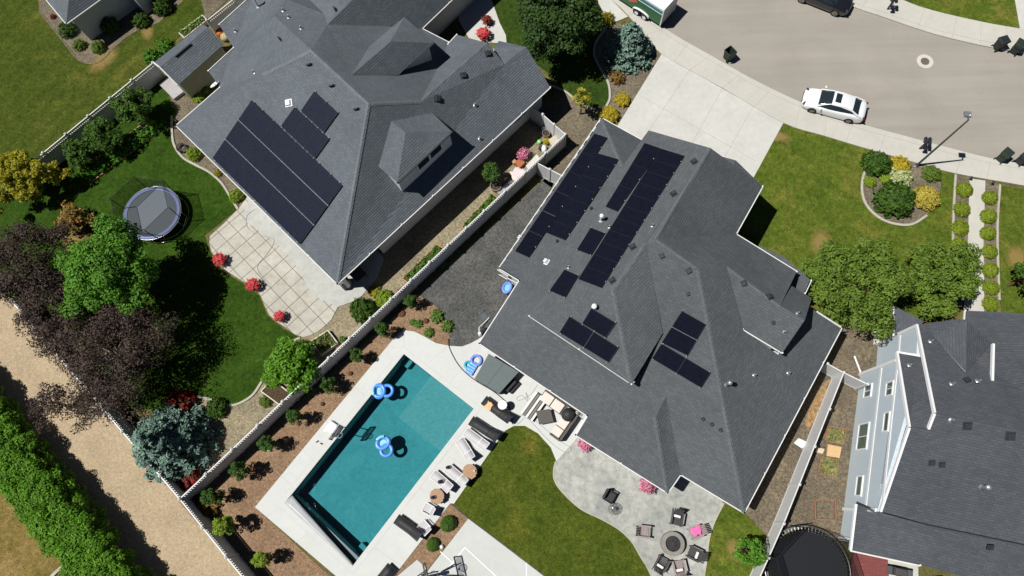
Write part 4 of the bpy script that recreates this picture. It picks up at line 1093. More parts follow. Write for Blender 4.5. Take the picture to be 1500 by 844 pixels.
def tree(px, py, zc, label, crown_fn, tr, top, cat='tree', name='tree', group=None, bark=None, k=9):
    p = P(px, py, zc); p.z = 0
    t = local(name, label, cat, p, 0, group)
    me, cen, rad = crown_fn
    trunk_mb(tr, top, cen, k, int(px)).build('trunk', bark or BARK, t, smooth=50, origin=(0, 0, 0)) if False else None
    mb = trunk_mb(tr, top, cen, k, int(px)); o = mb.build('trunk', bark or BARK, t, smooth=50)
    add_obj('crown', me, t); return t

G = lambda *c: [srgb(*q) for q in c]
LF_GREEN = leaf_mat('leaves_bright', G((68, 112, 30), (90, 140, 40), (108, 158, 50), (78, 126, 34)), .3)
LF_DEEP = leaf_mat('leaves_deep', G((52, 80, 24), (68, 100, 32), (86, 118, 40)), .24)
LF_OLIVE = leaf_mat('leaves_olive', G((84, 110, 38), (104, 130, 48), (124, 148, 56), (94, 120, 42)), .3, patch=(srgb(132, 150, 58), .62))
LF_PURP = leaf_mat('leaves_purple', G((54, 42, 38), (70, 56, 50), (90, 74, 65), (60, 48, 43)), .14, patch=(srgb(66, 72, 38), .68))
LF_HEDGE = leaf_mat('leaves_hedge', G((72, 116, 22), (94, 142, 32), (112, 160, 42), (80, 126, 26)), .28)
LF_YEL = leaf_mat('leaves_yellow', G((168, 148, 34), (196, 174, 48), (150, 140, 40)))
LF_GOLD = leaf_mat('leaves_golden', G((174, 160, 60), (198, 180, 80), (158, 148, 54)))
LF_YGRN = leaf_mat('leaves_yellow_green', G((146, 142, 40), (176, 164, 52), (120, 128, 38), (190, 172, 62)), .25)
LF_LIME = leaf_mat('leaves_lime', G((120, 146, 36), (142, 164, 48), (104, 132, 32)))
LF_BALL = leaf_mat('leaves_boxwood', G((118, 138, 30), (140, 156, 42), (100, 122, 26)))
LF_PALE = leaf_mat('leaves_pale', G((190, 196, 140), (172, 184, 116), (206, 208, 160), (120, 140, 60)))
LF_SPR = leaf_mat('needles_blue', G((98, 126, 112), (118, 146, 130), (138, 164, 148), (82, 110, 98)), .1)
LF_PINE = leaf_mat('needles_green', G((54, 84, 30), (72, 104, 38), (62, 94, 34)), .15)
LF_BOX = leaf_mat('leaves_clipped', G((60, 96, 26), (80, 118, 34), (70, 106, 30)))
LF_RED = leaf_mat('petals_red', G((236, 60, 76), (244, 96, 104), (222, 44, 62), (240, 80, 90), (80, 104, 44)))
LF_PINK = leaf_mat('petals_pink', G((226, 120, 160), (236, 170, 196), (210, 84, 130), (84, 104, 54)))
LF_RUST = leaf_mat('leaves_rust', G((150, 112, 58), (170, 130, 70), (120, 96, 44), (96, 92, 40)))
LF_REDSH = leaf_mat('leaves_red', G((150, 40, 40), (176, 56, 48), (110, 34, 32), (70, 84, 34)))
LF_VEG = leaf_mat('leaves_vegetable', G((70, 112, 40), (94, 136, 52), (112, 140, 60), (90, 96, 46)))

# large trees ---------------------------------------------------------------
tree(160, 398, 4.6, 'big round bright green tree between the purple trees and the trampoline', broad(3, 3.0, 7.4, 1.4, 120, 480, .125, LF_GREEN, rc=(.16, .28)), .16, 4.5)
PURP = broad(11, 3.1, 6.4, 1.2, 95, 330, .095, LF_PURP, rc=(.15, .30), lob=.5)
tree(35, 388, 4.0, 'dark purple leaved tree at the photo edge above the alley fence', PURP, .16, 4.4, name='purple_tree', group='purple plum trees along the alley', bark=BARKD, k=22)
PURP2 = broad(12, 3.75, 6.2, 1.0, 140, 230, .095, LF_PURP, rc=(.14, .28), lob=.5)
tree(160, 520, 4.0, 'largest dark purple tree with bare grey twigs showing, below the bright green tree', PURP2, .18, 4.4, name='purple_tree', group='purple plum trees along the alley', bark=plain('bark_grey', srgb(140, 128, 118), .9, .2), k=40)
PURP3 = broad(13, 2.7, 5.4, 1.0, 95, 280, .095, LF_PURP, rc=(.16, .3), lob=.5)
tree(75, 455, 3.6, 'purple tree leaning over the white fence and the tan alley gravel', PURP3, .14, 3.8, name='purple_tree', group='purple plum trees along the alley', bark=BARKD, k=22)
PURP4 = broad(14, 1.5, 3.4, .5, 50, 330, .09, LF_PURP, rc=(.16, .32), lob=.5)
tree(74, 590, 2.2, 'small purple tree beside the hedge across the alley gravel', PURP4, .09, 2.4, name='purple_tree', group='purple plum trees along the alley', bark=BARKD, k=16)
tree(818, 20, 4.4, 'big dark green shade tree on the front lawn beside the spruce', broad(21, 3.0, 7.0, 1.3, 100, 330, .15, leaf_mat('leaves_shade', G((40, 62, 24), (54, 80, 32), (68, 94, 38)), .2)), .17, 4.2)
tree(1256, 416, 3.4, 'broad olive green tree next to the corner of the middle house roof', broad(31, 3.2, 5.8, .8, 130, 420, .12, LF_OLIVE, rc=(.13, .23)), .17, 3.6, group='broad olive trees in the front yard')
tree(1378, 404, 3.0, 'broad olive green tree overhanging the front walkway by the blue house', broad(32, 2.65, 5.0, .8, 110, 420, .12, LF_OLIVE, rc=(.13, .23)), .16, 3.4, group='broad olive trees in the front yard')
tree(1509, 404, 2.2, 'dark green tree cut by the photo edge beyond the front walkway', broad(33, 1.1, 3.6, .5, 34, 420, .13, LF_DEEP), .08, 2)
tree(1099, 808, 1.9, 'small bright green tree beside the white fence near the fire pit lawn', broad(34, .95, 2.9, .7, 34, 520, .12, LF_GREEN), .06, 1.6)
tree(428, 538, 1.5, 'spreading bright green tree growing from a timber planter beside the long white fence', broad(35, 1.95, 3.0, .3, 60, 420, .15, LF_HEDGE), .09, 1.6)
tree(200, 158, 1.8, 'dark green fruit tree in the vegetable bed nearest the tan shed', broad(36, 1.5, 3.2, .4, 52, 430, .13, LF_DEEP), .07, 1.8, group='fruit trees in the bed along the fence')
tree(150, 200, 1.7, 'dark green fruit tree in the middle of the bed along the fence', broad(37, 1.4, 3.0, .3, 50, 430, .13, LF_DEEP), .07, 1.7, group='fruit trees in the bed along the fence')
tree(118, 226, 1.4, 'low dark green fruit tree at the end of the bed nearest the yellow bush', broad(38, 1.25, 2.6, .3, 44, 430, .13, LF_DEEP), .06, 1.5, group='fruit trees in the bed along the fence')
tree(36, 262, 1.9, 'large golden yellow feathery bush at the photo edge below the upper lawn', broad(39, 2.2, 3.8, .2, 190, 620, .12, leaf_mat('leaves_sunny', G((150, 146, 30), (178, 168, 44), (128, 134, 32), (190, 176, 56)), .3), rc=(.09, .19), lob=.7), .1, 2.2, 'bush', 'bush')
tree(108, 322, 1.0, 'rust brown half dry bush between the yellow bush and the bright green tree', broad(40, 1.25, 2.0, .1, 44, 300, .14, LF_RUST, lob=.6), .06, 1.1, 'bush', 'bush')
tree(852, 150, 1.6, 'slim upright yellow green tree at the gravel corner of the front lawn', broad(41, .72, 3.2, .7, 30, 560, .11, LF_YGRN), .06, 1.9)
tree(719, 251, 1.7, 'clipped round topiary tree on a stem beside the grey garden pots', broad(42, .62, 2.3, 1.0, 34, 700, .10, LF_PINE, rc=(.3, .45), lob=.05), .05, 1.3)
# spruces
def spruce_tree(px, py, r, h, label, seed, grp=None, lev=11):
    p = P(px, py, 0); t = local('spruce_tree', label, 'tree', p, 0, grp)
    MB().tube([(0, 0, -.05), (0, 0, h*.9)], [.13, .03], 8).build('trunk', BARKD, t, smooth=50)
    add_obj('crown', spruce(seed, r, h, LF_SPR, lev), t); return t
spruce_tree(919, 80, 1.8, 3.9, 'blue spruce in the gravel bed beside the driveway', 5)
spruce_tree(262, 650, 2.7, 5.2, 'large blue spruce in the fence corner beside the alley', 6, lev=14)
# hedge ---------------------------------------------------------------------
hl = smooth_path([(-60, 545), (-10, 603), (30, 655), (70, 705), (110, 755), (150, 803), (185, 850), (220, 900), (262, 960)], 10)
rng = np.random.default_rng(77); cen = []; rad = []
W0 = PL(hl)
for i in range(1, len(W0)):
    a, b_ = W0[i-1], W0[i]; d_ = (b_-a); L = d_.length; d_.normalize(); nn = Vector((-d_.y, d_.x, 0))
    for k in range(int(L*55)+1):
        q = a.lerp(b_, rng.uniform()); u = rng.uniform(-1, 1); z = rng.uniform(.35, 2.5)
        if abs(u) < .75 and z < 1.9: z = rng.uniform(1.9, 2.6)
        cen.append(q+nn*u*1.5+Vector((0, 0, z*(1-.18*u*u)))); rad.append(rng.uniform(.28, .52))
HG = local('hedge', 'long tall bright green hedge along the alley gravel', 'hedge', W0[len(W0)//2])
o0 = np.array(W0[len(W0)//2]); cc = np.array([tuple(c) for c in cen])-o0
C, Nn = fill_clumps(rng, cc, rad, 800); C[:, 2] = np.maximum(C[:, 2], .05)
add_obj('foliage', leaf_mesh('foliage', C, Nn, .10, LF_HEDGE, rng), HG)
mb = MB()
for i in range(4, len(W0), 6): mb.tube([W0[i]-W0[len(W0)//2], W0[i]-W0[len(W0)//2]+Vector((.1, 0, 1.7))], [.07, .03], 6)
mb.build('stems', BARK, HG)

# shrubs: template meshes shared by copies -----------------------------------
TB = {k: ballm(50+i, 1.0, n_, lf, m_, fl, j) for i, (k, n_, lf, m_, fl, j) in enumerate((
    ('ball', 1500, .13, LF_BALL, .85, .06), ('lime', 1500, .14, LF_LIME, .8, .12), ('deep', 1900, .14, LF_DEEP, .8, .18), ('yel', 1700, .14, LF_YEL, .75, .14),
    ('gold', 1900, .12, LF_GOLD, .7, .12), ('pale', 1500, .15, LF_PALE, .7, .25), ('olive', 1700, .13, LF_OLIVE, .8, .2), ('green', 1800, .14, LF_GREEN, .8, .2),
    ('box', 2400, .085, LF_BOX, .9, .04), ('ygrn', 1500, .15, LF_YGRN, .8, .25), ('red', 1000, .16, LF_RED, .7, .2), ('pink', 1000, .16, LF_PINK, .7, .25), ('redsh', 1300, .16, LF_REDSH, .7, .3),
    ('rust', 900, .2, LF_RUST, .6, .3), ('veg', 500, .3, LF_VEG, .6, .35)))}
rs = random.Random(9)
def shrub(kind, px, py, rpx, label, cat='shrub', name='shrub', group=None, hs=1.0, zc=None):
    r = rpx*.0455; p = P(px, py, (r*.6*hs) if zc is None else zc); p.z = .02
    o = add_obj(name, TB[kind], None, p, (r*rs.uniform(.92, 1.06), r*rs.uniform(.92, 1.06), r*hs*rs.uniform(.9, 1.08)), rs.uniform(0, 6.28)); return tag(o, label, cat, group)
ord_ = ['first', 'second', 'third', 'fourth', 'fifth', 'sixth', 'seventh', 'eighth', 'ninth', 'tenth']
gl_ = 'clipped round bushes lining the front walkway'
for i, (x, y) in enumerate(((1414, 277), (1410, 306), (1408, 333), (1406, 359))):
    shrub('ball', x, y, 12.5, f'round lime bush on the lawn side of the front walkway, {ord_[i]} from the pavement', group=gl_)
for i, (x, y) in enumerate(((1451, 289), (1449, 316), (1448, 341), (1451, 368), (1452, 395), (1453, 421), (1452, 445))):
    shrub('ball', x, y, 11.8, f'round lime bush on the far side of the front walkway, {ord_[i]} from the pavement', group=gl_)
shrub('deep', 1285, 239, 21, 'dark green rounded bush at the top of the front island bed', hs=1.1)
shrub('yel', 1319, 241, 17, 'yellow bush at the foot of the street lamp in the front island bed')
shrub('pale', 1320, 258, 19, 'pale cream variegated bush in the middle of the island bed', hs=.8)
shrub('deep', 1313, 291, 28, 'largest dark green bush in the front island bed', hs=1.0)
shrub('gold', 1358, 288, 21, 'golden orange rounded bush in the front island bed')
shrub('olive', 1366, 254, 14, 'mid green bush beside the pavement end of the island bed')
shrub('lime', 1275, 266, 9, 'small lime bush by the kerb of the island bed')
shrub('lime', 1299, 262, 10, 'small lime bush between the dark bushes of the island bed')
shrub('gold', 1306, 416, 13, 'small yellow bush squeezed between the two broad olive trees', hs=1.6)
shrub('yel', 912, 145, 12.5, 'bright yellow round bush beside the driveway edge')
shrub('yel', 893, 167, 15, 'bright yellow round bush at the garage corner of the middle house')
shrub('rust', 905, 112, 11, 'brown green ornamental grass clump in the gravel by the driveway', hs=1.2)
shrub('ygrn', 887, 84, 6, 'tiny yellow green plant near the kerb of the spruce bed')
shrub('green', 918, 101, 4, 'tiny green plant below the blue spruce')
shrub('ygrn', 889, 27, 12, 'olive bush in shade between shade tree and spruce')
shrub('lime', 283, 225, 12, 'lime green ball bush in the kerbed bed near the corner of the left house', group='lime bushes under the left house eave')
shrub('lime', 345, 286, 11.5, 'lime green ball bush at the patio end of the kerbed bed', group='lime bushes under the left house eave')
shrub('ygrn', 319, 253, 6, 'small straggly green plant between the two lime ball bushes')
shrub('lime', 289, 141, 11, 'lime leafy plants against the shaded wall behind the shed', hs=.7)
shrub('lime', 300, 131, 8, 'smaller lime leafy plant under the eave next to the shed', hs=.7)
shrub('green', 222, 82, 15, 'bright green bush behind the fence nearest the tan shed', hs=1.1)
shrub('green', 240, 66, 13, 'bright green bush behind the shed roof', hs=1.1)
shrub('olive', 115, 65, 11, 'round olive bush at the tip of the upper house bed, nearest the corner')
shrub('olive', 143, 68, 12, 'pale olive bush in the upper house bed, nearest the dry grass')
shrub('deep', 160, 36, 15, 'dark bush against the grey wall of the corner house', hs=1.2)
shrub('deep', 206, 29, 14, 'dark bush at the far end of the grey wall of the corner house')
shrub('deep', 236, 8, 17, 'dark shaded bush at the top edge beside the corner house', hs=1.2)
shrub('deep', 98, 42, 15, 'dark shaded bush under the roof corner of the corner house')
shrub('redsh', 77, 24, 5, 'small red flowering plant beside the roof of the corner house')
shrub('deep', 530, 453, 19, 'dark green round bush where the tiled patio meets the long fence', hs=1.1)
shrub('lime', 563, 437, 14, 'light green bush against the long fence beside the dark round bush')
shrub('ygrn', 548, 427, 9, 'sprawling green bush at the patio tip beside the left house porch', hs=.7)
shrub('redsh', 262, 591, 20, 'red flowering bush behind the large blue spruce')
shrub('deep', 316, 598, 15, 'dark green low bush next to the red flowering bush')
shrub('redsh', 276, 703, 17, 'dark red bush in the fence corner below the large spruce')
shrub('rust', 300, 742, 17, 'brown bare bush on the pool side of the fence corner', hs=.8)
shrub('redsh', 281, 727, 9, 'small red bush right at the fence junction')
shrub('box', 656, 767, 11.5, 'clipped dark green ball bush in the bed behind the black lounger', hs=1)
shrub('box', 634, 798, 9.5, 'smaller clipped ball bush beside the white globe lamp')
shrub('olive', 388, 588, 9, 'small green plant at the pool side fence below the timber planter')
shrub('redsh', 587, 428, 6, 'small reddish plant at the end of the raised bed by the fence')
for x, y, r, q in ((640, 463, 9, 'leafy green plant at the gravel edge of the mulch bed'), (655, 478, 8, 'straggly green plant where gravel, mulch and pool deck meet'), (628, 487, 7, 'small round green plant near the rounded deck corner'), (613, 474, 6, 'small green plant in the middle of the mulch bed corner'), (604, 472, 4, 'tiny green plant beside the bark pile in the mulch bed')):
    shrub('veg', x, y, r, q, 'plant', 'plant')
# hedge like vegetable row along the lawn
for i, (x, y) in enumerate(((218, 188), (205, 198), (192, 208), (178, 218), (163, 229), (147, 241), (130, 250))):
    shrub('green', x, y, 14, f'low green berry bush bordering the lawn, {ord_[i]} from the shed', group='berry bushes along the lawn edge', hs=.9)

# pines in the mulch bed along the fence
rng = np.random.default_rng(5)
def pine_mesh(seed, mat):
    g = np.random.default_rng(seed); cen = []; rad = []
    for i in range(34):
        t = g.uniform(0, 1); a = g.uniform(0, 6.28); rr = .55*(1-.55*abs(t-.35))
        cen.append((rr*math.cos(a)*g.uniform(.3, 1), rr*math.sin(a)*g.uniform(.3, 1), .55+t*1.7)); rad.append(g.uniform(.14, .22))
    C, Nn = fill_clumps(g, np.array(cen), rad, 1900); return leaf_mesh('crown', C, Nn, .06, mat, g, 1.9), cen
PN = [pine_mesh(61, LF_PINE), pine_mesh(62, LF_PINE), pine_mesh(63, LF_PINE)]
PY = pine_mesh(64, LF_LIME)
gp = 'young pines in the mulch bed by the pool'
for i, (x, y, s, k, lab) in enumerate(((600, 440, .9, 0, 'young pine in the mulch bed beside the dark gravel yard'), (559, 482, 1.0, 1, 'young pine opposite the rounded corner of the pool deck'),
        (522, 520, .95, 2, 'young pine beside the fence, level with the far pool corner'), (481, 563, 1.0, 0, 'young pine beside the fence, level with the float near the pool wall'),
        (430, 610, 1.05, 1, 'young pine just uphill of the white pool basketball hoop'), (389, 650, 1.1, 2, 'young pine with a pale green tile at its foot'),
        (347, 690, 1.15, 0, 'young pine level with the pool cover lid corner'), (308, 728, 1.15, 1, 'darkest young pine at the fence corner beside the brown bush'),
        (326, 771, 1.25, 3, 'yellow green young pine against the alley fence, nearer the fence corner'), (383, 820, 1.05, 3, 'yellow green young pine in the mulch near the bottom corner of the pool deck'))):
    me, cen = PY if k == 3 else PN[k]
    p = P(x, y, 1.45*s); p.z = 0; t = local('young_pine', lab, 'tree', p, i*1.3, gp); t.scale = (s*.9,)*3
    trunk_mb(.05, 1.6, cen, 8, i).build('trunk', BARK, t); add_obj('crown', me, t)
# ================================================================== fences
VINYL = plain('white_vinyl', (.66, .66, .65), .5, .05, 4)
VINYLT = plain('tan_vinyl', (.46, .45, .38), .55, .05, 4)
def fence(path, label, z=1.83, lattice=True, mat=None, group='white vinyl fences', sec=2.0, ends=(True, True)):
    W = PL(path, z); mat = mat or VINYL
    t = thing('fence', label, 'fence', Vector((W[0].x, W[0].y, 0)), group)
    for i in range(len(W)-1):
        a, b_ = W[i], W[i+1]; a = Vector((a.x, a.y, 0)); b_ = Vector((b_.x, b_.y, 0)); L = (b_-a).length; d_ = (b_-a)/L
        n_ = max(1, round(L/sec))
        for k in range(n_):
            p, q = a+d_*(L*k/n_), a+d_*(L*(k+1)/n_); mb = MB(); ps = p+d_*.06; qs = q-d_*.06
            up_ = lambda v, h: Vector((v.x, v.y, h))
            zt = z-.36 if lattice else z-.1
            mb.bar(up_(ps, (zt+.12)/2+.03), up_(qs, (zt+.12)/2+.03), .035, zt-.1)
            mb.bar(up_(ps, .1), up_(qs, .1), .06, .14); mb.bar(up_(ps, zt+.02), up_(qs, zt+.02), .06, .1)
            if lattice:
                mb.bar(up_(ps, z-.04), up_(qs, z-.04), .075, .08)
                m_ = max(4, int((qs-ps).length/.16))
                for j in range(m_):
                    c = ps.lerp(qs, (j+.5)/m_); mb.box((c.x, c.y, z-.19), (.085, .022, .24), math.atan2(d_.y, d_.x))
            else: mb.bar(up_(ps, z-.04), up_(qs, z-.04), .07, .09)
            m_ = max(2, int((qs-ps).length/.28))                         # board joints
            nn_ = Vector((-d_.y, d_.x, 0))
            for j in range(1, m_):
                c = ps.lerp(qs, j/m_)
                for s in (-1, 1): mb.box((c.x+nn_.x*s*.019, c.y+nn_.y*s*.019, (zt+.1)/2), (.02, .006, zt-.22), math.atan2(d_.y, d_.x))
            mb.build('fence_panel', mat, t)
            for node in ([p] if k or i or ends[0] else [])+([q] if (k == n_-1 and i == len(W)-2 and ends[1]) else []):
                mb = MB(); rz = math.atan2(d_.y, d_.x); mb.box((node.x, node.y, z/2+.03), (.127, .127, z+.06), rz)
                mb.box((node.x, node.y, z+.075), (.16, .16, .04), rz); mb.box((node.x, node.y, z+.125), (.15, .15, .06), rz, taper=.1)
                mb.build('post', mat, t)
    return t
fence([(263, 731), (450, 554), (602, 410), (709, 309), (828, 197)], 'longest white fence, running between the pool yard and the left house yard')
fence([(828, 197), (795, 168), (779, 156)], 'short white fence return from the long fence corner to the left house wall', lattice=False, sec=1.1, ends=(False, True))
fence([(787, 239), (824, 258)], 'short white gate fence between the long fence and the middle house garage', lattice=False, sec=1.0, ends=(False, True))
fence([(10, 433), (152, 601), (263, 731)], 'white alley fence on the side of the purple trees and spruce', ends=(True, False))
fence([(263, 731), (331, 816), (372, 866), (440, 950), (480, 1000)], 'white alley fence on the pool yard side, below the fence junction')
fence([(40, 244), (63, 224), (224, 92)], 'white fence between the upper lawn and the vegetable bed, ending at the shed')
fence([(303, 30), (343, -2), (380, -32)], 'white fence behind the shed beside stacked clutter', ends=(True, True))
fence([(1212, 533), (1236, 546), (1271, 563)], 'short white cross fence between the middle house and the blue house', lattice=False, sec=1.3)
fence([(1236, 546), (1193, 654), (1148, 767), (1103, 868), (1060, 972)], 'white fence running down the side yard between the middle house and the blue house', sec=2.4, lattice=False, ends=(False, True))

# ================================================================== vehicles
CARW = plain('car_paint_white', (.8, .81, .82), .25, .01, spec=.6, **{'Coat Weight': .6})
CARB = plain('car_paint_black', (.012, .013, .018), .2, .02, spec=.6, **{'Coat Weight': .8})
TYRE = plain('tyre_rubber', (.018, .018, .018), .8, .2)
ALLOY = plain('wheel_alloy', (.32, .31, .29), .35, .1, metal=.7)
LAMPR = plain('tail_lamp', (.16, .012, .014), .25, .1); LAMPW = plain('head_lamp', (.05, .055, .065), .15, .1, spec=.8)
BLK = plain('black_plastic', (.02, .02, .022), .5, .15)
def loft(mb, secs, mi=0):
    n_ = len(secs[0]); vs = [p for s in secs for p in s]; fs = []
    for i in range(len(secs)-1):
        for k in range(n_-1): a = i*n_+k; fs.append((a, a+1, a+n_+1, a+n_))
    fs.append(tuple(range(n_))[::-1]); fs.append(tuple(range((len(secs)-1)*n_, len(secs)*n_)))
    mb.add(vs, fs, mi)
def car(p, rot, label, paint, sunroof=True):
    t = local('parked_car', label, 'car', p, rot)                       # x forward, length 4.63
    st = [(-2.31, .30, .70, .62), (-2.22, .26, .92, .76), (-1.95, .24, 1.00, .85), (-1.35, .22, 1.02, .89), (-.5, .20, .96, .895), (.5, .20, .93, .895), (1.1, .21, .90, .89), (1.55, .22, .84, .87), (1.95, .24, .76, .82), (2.2, .27, .66, .68), (2.31, .32, .56, .45)]
    mb = MB(); secs = []
    for x, zb, zt, w_ in st:
        hump = lambda y: zt-.035*(y/w_)**2
        secs.append([(x, -w_*.93, zb), (x, -w_, zb+.12), (x, -w_, zb+(zt-zb)*.62), (x, -w_*.96, zt-.08), (x, -w_*.8, hump(.8*w_)), (x, -w_*.35, zt+.015), (x, 0, zt+.025), (x, w_*.35, zt+.015), (x, w_*.8, hump(.8*w_)), (x, w_*.96, zt-.08), (x, w_, zb+(zt-zb)*.62), (x, w_, zb+.12), (x, w_*.93, zb)])
    loft(mb, secs); b_ = mb.build('body', paint, t, smooth=50)
    s = b_.modifiers.new('smooth', 'SUBSURF'); s.levels = s.render_levels = 2
    mb = MB(); gh = [(-1.78, .98, .66, .72), (-1.25, 1.26, .58, .74), (-.6, 1.40, .55, .76), (.05, 1.41, .56, .77), (.42, 1.32, .57, .77), (1.18, .93, .62, .72)]
    secs = [[(x, -wb, .88), (x, -w_, z-.05 if z > 1 else z), (x, -w_*.8, z), (x, 0, z+.02), (x, w_*.8, z), (x, w_, z-.05 if z > 1 else z), (x, wb, .88)] for x, z, w_, wb in gh]
    loft(mb, secs); mb.build('window_glass', GLASS, t, smooth=60)
    mb = MB(); rs_ = [(-1.20, 1.285, .595), (-.9, 1.36, .585), (-.6, 1.415, .575), (-.25, 1.43, .575), (.05, 1.425, .58), (.34, 1.365, .585)]
    secs = [[(x, -w_-.005, z-.10), (x, -w_, z-.035), (x, -w_*.75, z), (x, 0, z+.018), (x, w_*.75, z), (x, w_, z-.035), (x, w_+.005, z-.10)] for x, z, w_ in rs_]
    loft(mb, secs); mb.build('roof', paint, t, smooth=60)
    mb = MB()
    for s in (-1, 1):
        mb.tube([(.36, s*.59, 1.33), (.8, s*.66, 1.14), (1.22, s*.73, .92)], [.035, .035, .05], 8)
        mb.tube([(-1.2, s*.62, 1.25), (-1.55, s*.70, 1.08), (-1.95, s*.74, .96)], [.06, .075, .06], 8)
        mb.tube([(.36, s*.60, 1.30), (-.3, s*.61, 1.35), (-1.2, s*.63, 1.22)], .03, 8)
    mb.build('pillars', paint, t, smooth=50)
    if sunroof:
        mb = MB(); mb.box((-.02, 0, 1.447), (.42, .78, .02)); mb.build('sunroof', GLASS, t)
    for s in (-1, 1):
        mb = MB(); mb.box((.95, s*.98, .98), (.14, .22, .13), taper=.8); mb.build('wing_mirror', paint, t, bevel=.03)
        for x in (1.36, -1.36):
            w_ = MB(); T = Matrix.Translation((x, s*.80, .33)) @ Matrix.Rotation(R(90), 4, 'X')
            w_.lathe([(.20, -.11), (.31, -.11), (.335, -.07), (.335, .07), (.31, .11), (.20, .11)], n=24, T=T); wo = w_.build('wheel', TYRE, t, smooth=40)
            w_ = MB(); T2 = Matrix.Translation((x, s*.895, .33)) @ Matrix.Rotation(R(90), 4, 'X'); w_.lathe([(.22, 0), (.22, .02), (.05, .03), (.05, 0)], n=20, T=T2)
            for k in range(5):
                a = k*2*math.pi/5; w_.bar((x, s*.925, .33), (x+.2*math.cos(a), s*.925, .33+.2*math.sin(a)), .05, .03)
            w_.build('rim', ALLOY, wo, origin=(0, 0, 0))
        mb = MB(); mb.box((2.10, s*.60, .66), (.16, .34, .09), s*-.55, taper=.8); mb.build('headlight', LAMPW, t, bevel=.02)
        mb = MB(); mb.box((-2.19, s*.66, .84), (.12, .26, .09), s*.5); mb.build('tail_light', LAMPR, t, bevel=.02)
    mb = MB(); mb.box((2.26, 0, .48), (.10, .9, .18)); mb.build('grille', BLK, t, bevel=.02)
    return t
p0, p1 = P(1180, 140, .7), P(1266.5, 163, .8)
car(Vector((*((p0+p1)/2).xy, .004)), math.atan2((p0-p1).y, (p0-p1).x), 'white sedan with a dark sunroof parked along the kerb', CARW)
p1 = P(1246, 16, .5); d_ = (P(1246, 16, .5)-P(1175, -12, .5)).normalized()
car(Vector((*(p1-d_*2.35+Vector((.12, .25, 0))).xy, .004)), math.atan2(d_.y, d_.x), 'shiny black car cut by the top edge of the photo, parked at the far kerb', CARB, False)

# enclosed trailer
TW = plain('trailer_white', (.78, .79, .8), .4, .03); TG = plain('trailer_green', srgb(52, 104, 68), .4, .08); TT = plain('trailer_teal', srgb(70, 140, 150), .4, .06)
e0 = P(966, 40, .25); e1 = P(921, 11, .25)
d_ = (e0-e1); d_.z = 0; d_.normalize(); nn = Vector((-d_.y, d_.x, 0))
tr = local('cargo_trailer', 'enclosed cargo trailer with white roof and green sides standing at the kerb', 'trailer', Vector((*(e0+nn*.98-d_*2.2).xy, .004)), math.atan2(d_.y, d_.x))
mb = MB(); mb.box((0, 0, 1.25), (4.4, 1.9, 1.7)); mb.build('body', TG, tr, bevel=.05)
mb = MB(); mb.box((0, 0, 2.13), (4.44, 1.94, .08)); mb.build('roof', TW, tr, bevel=.03)
mb = MB()
for s in (-1, 1): mb.box((0, s*.955, 1.80), (4.36, .02, .22))
mb.build('teal_band', TT, tr)
mb = MB()
for s in (-1, 1): mb.box((0, s*.96, 1.60), (4.36, .02, .05)); mb.box((0, s*.96, 2.02), (4.36, .02, .08))
for s in (-1, 1): mb.box((2.2, s*.95, 1.25), (.08, .06, 1.7))
mb.build('white_stripes', TW, tr)
mb = MB()
for s in (-1, 1):
    mb.bar((-.95, s*.962, .95), (-.2, s*.962, 1.35), .012, .22); mb.bar((-2.0, s*.962, 1.2), (-1.5, s*.962, 1.4), .012, .14)
mb.build('orange_mark', plain('trailer_orange', srgb(200, 110, 84), .4), tr)
mb = MB(); mb.box((2.21, 0, 1.25), (.03, 1.7, 1.6)); mb.build('rear_door', plain('trailer_grey', (.38, .39, .41), .4), tr)
for s in (-1, 1):
    mb = MB(); prof = []
    for k in range(9):
        a = math.pi*k/8; mb.bar((.35-.78*math.cos(a), s*1.0, .52+.28*math.sin(a)), (.35-.78*math.cos(a+math.pi/8), s*1.0, .52+.28*math.sin(a+math.pi/8)), .22, .03) if k < 8 else None
    mb.build('mudguard', TW, tr)
    for x in (-.02, .72):
        T = Matrix.Translation((x, s*1.0, .34)) @ Matrix.Rotation(R(90), 4, 'X')
        w_ = MB(); w_.lathe([(.18, -.10), (.30, -.10), (.335, -.06), (.335, .06), (.30, .10), (.18, .10)], n=22, T=T); wo = w_.build('wheel', TYRE, tr, smooth=40)
        w_ = MB(); w_.lathe([(.19, -.085), (.19, .085), (.001, .07)], n=18, T=T); w_.lathe([(.001, -.08), (.19, -.085)], n=18, T=T); w_.build('rim', TW, wo, origin=(0, 0, 0))

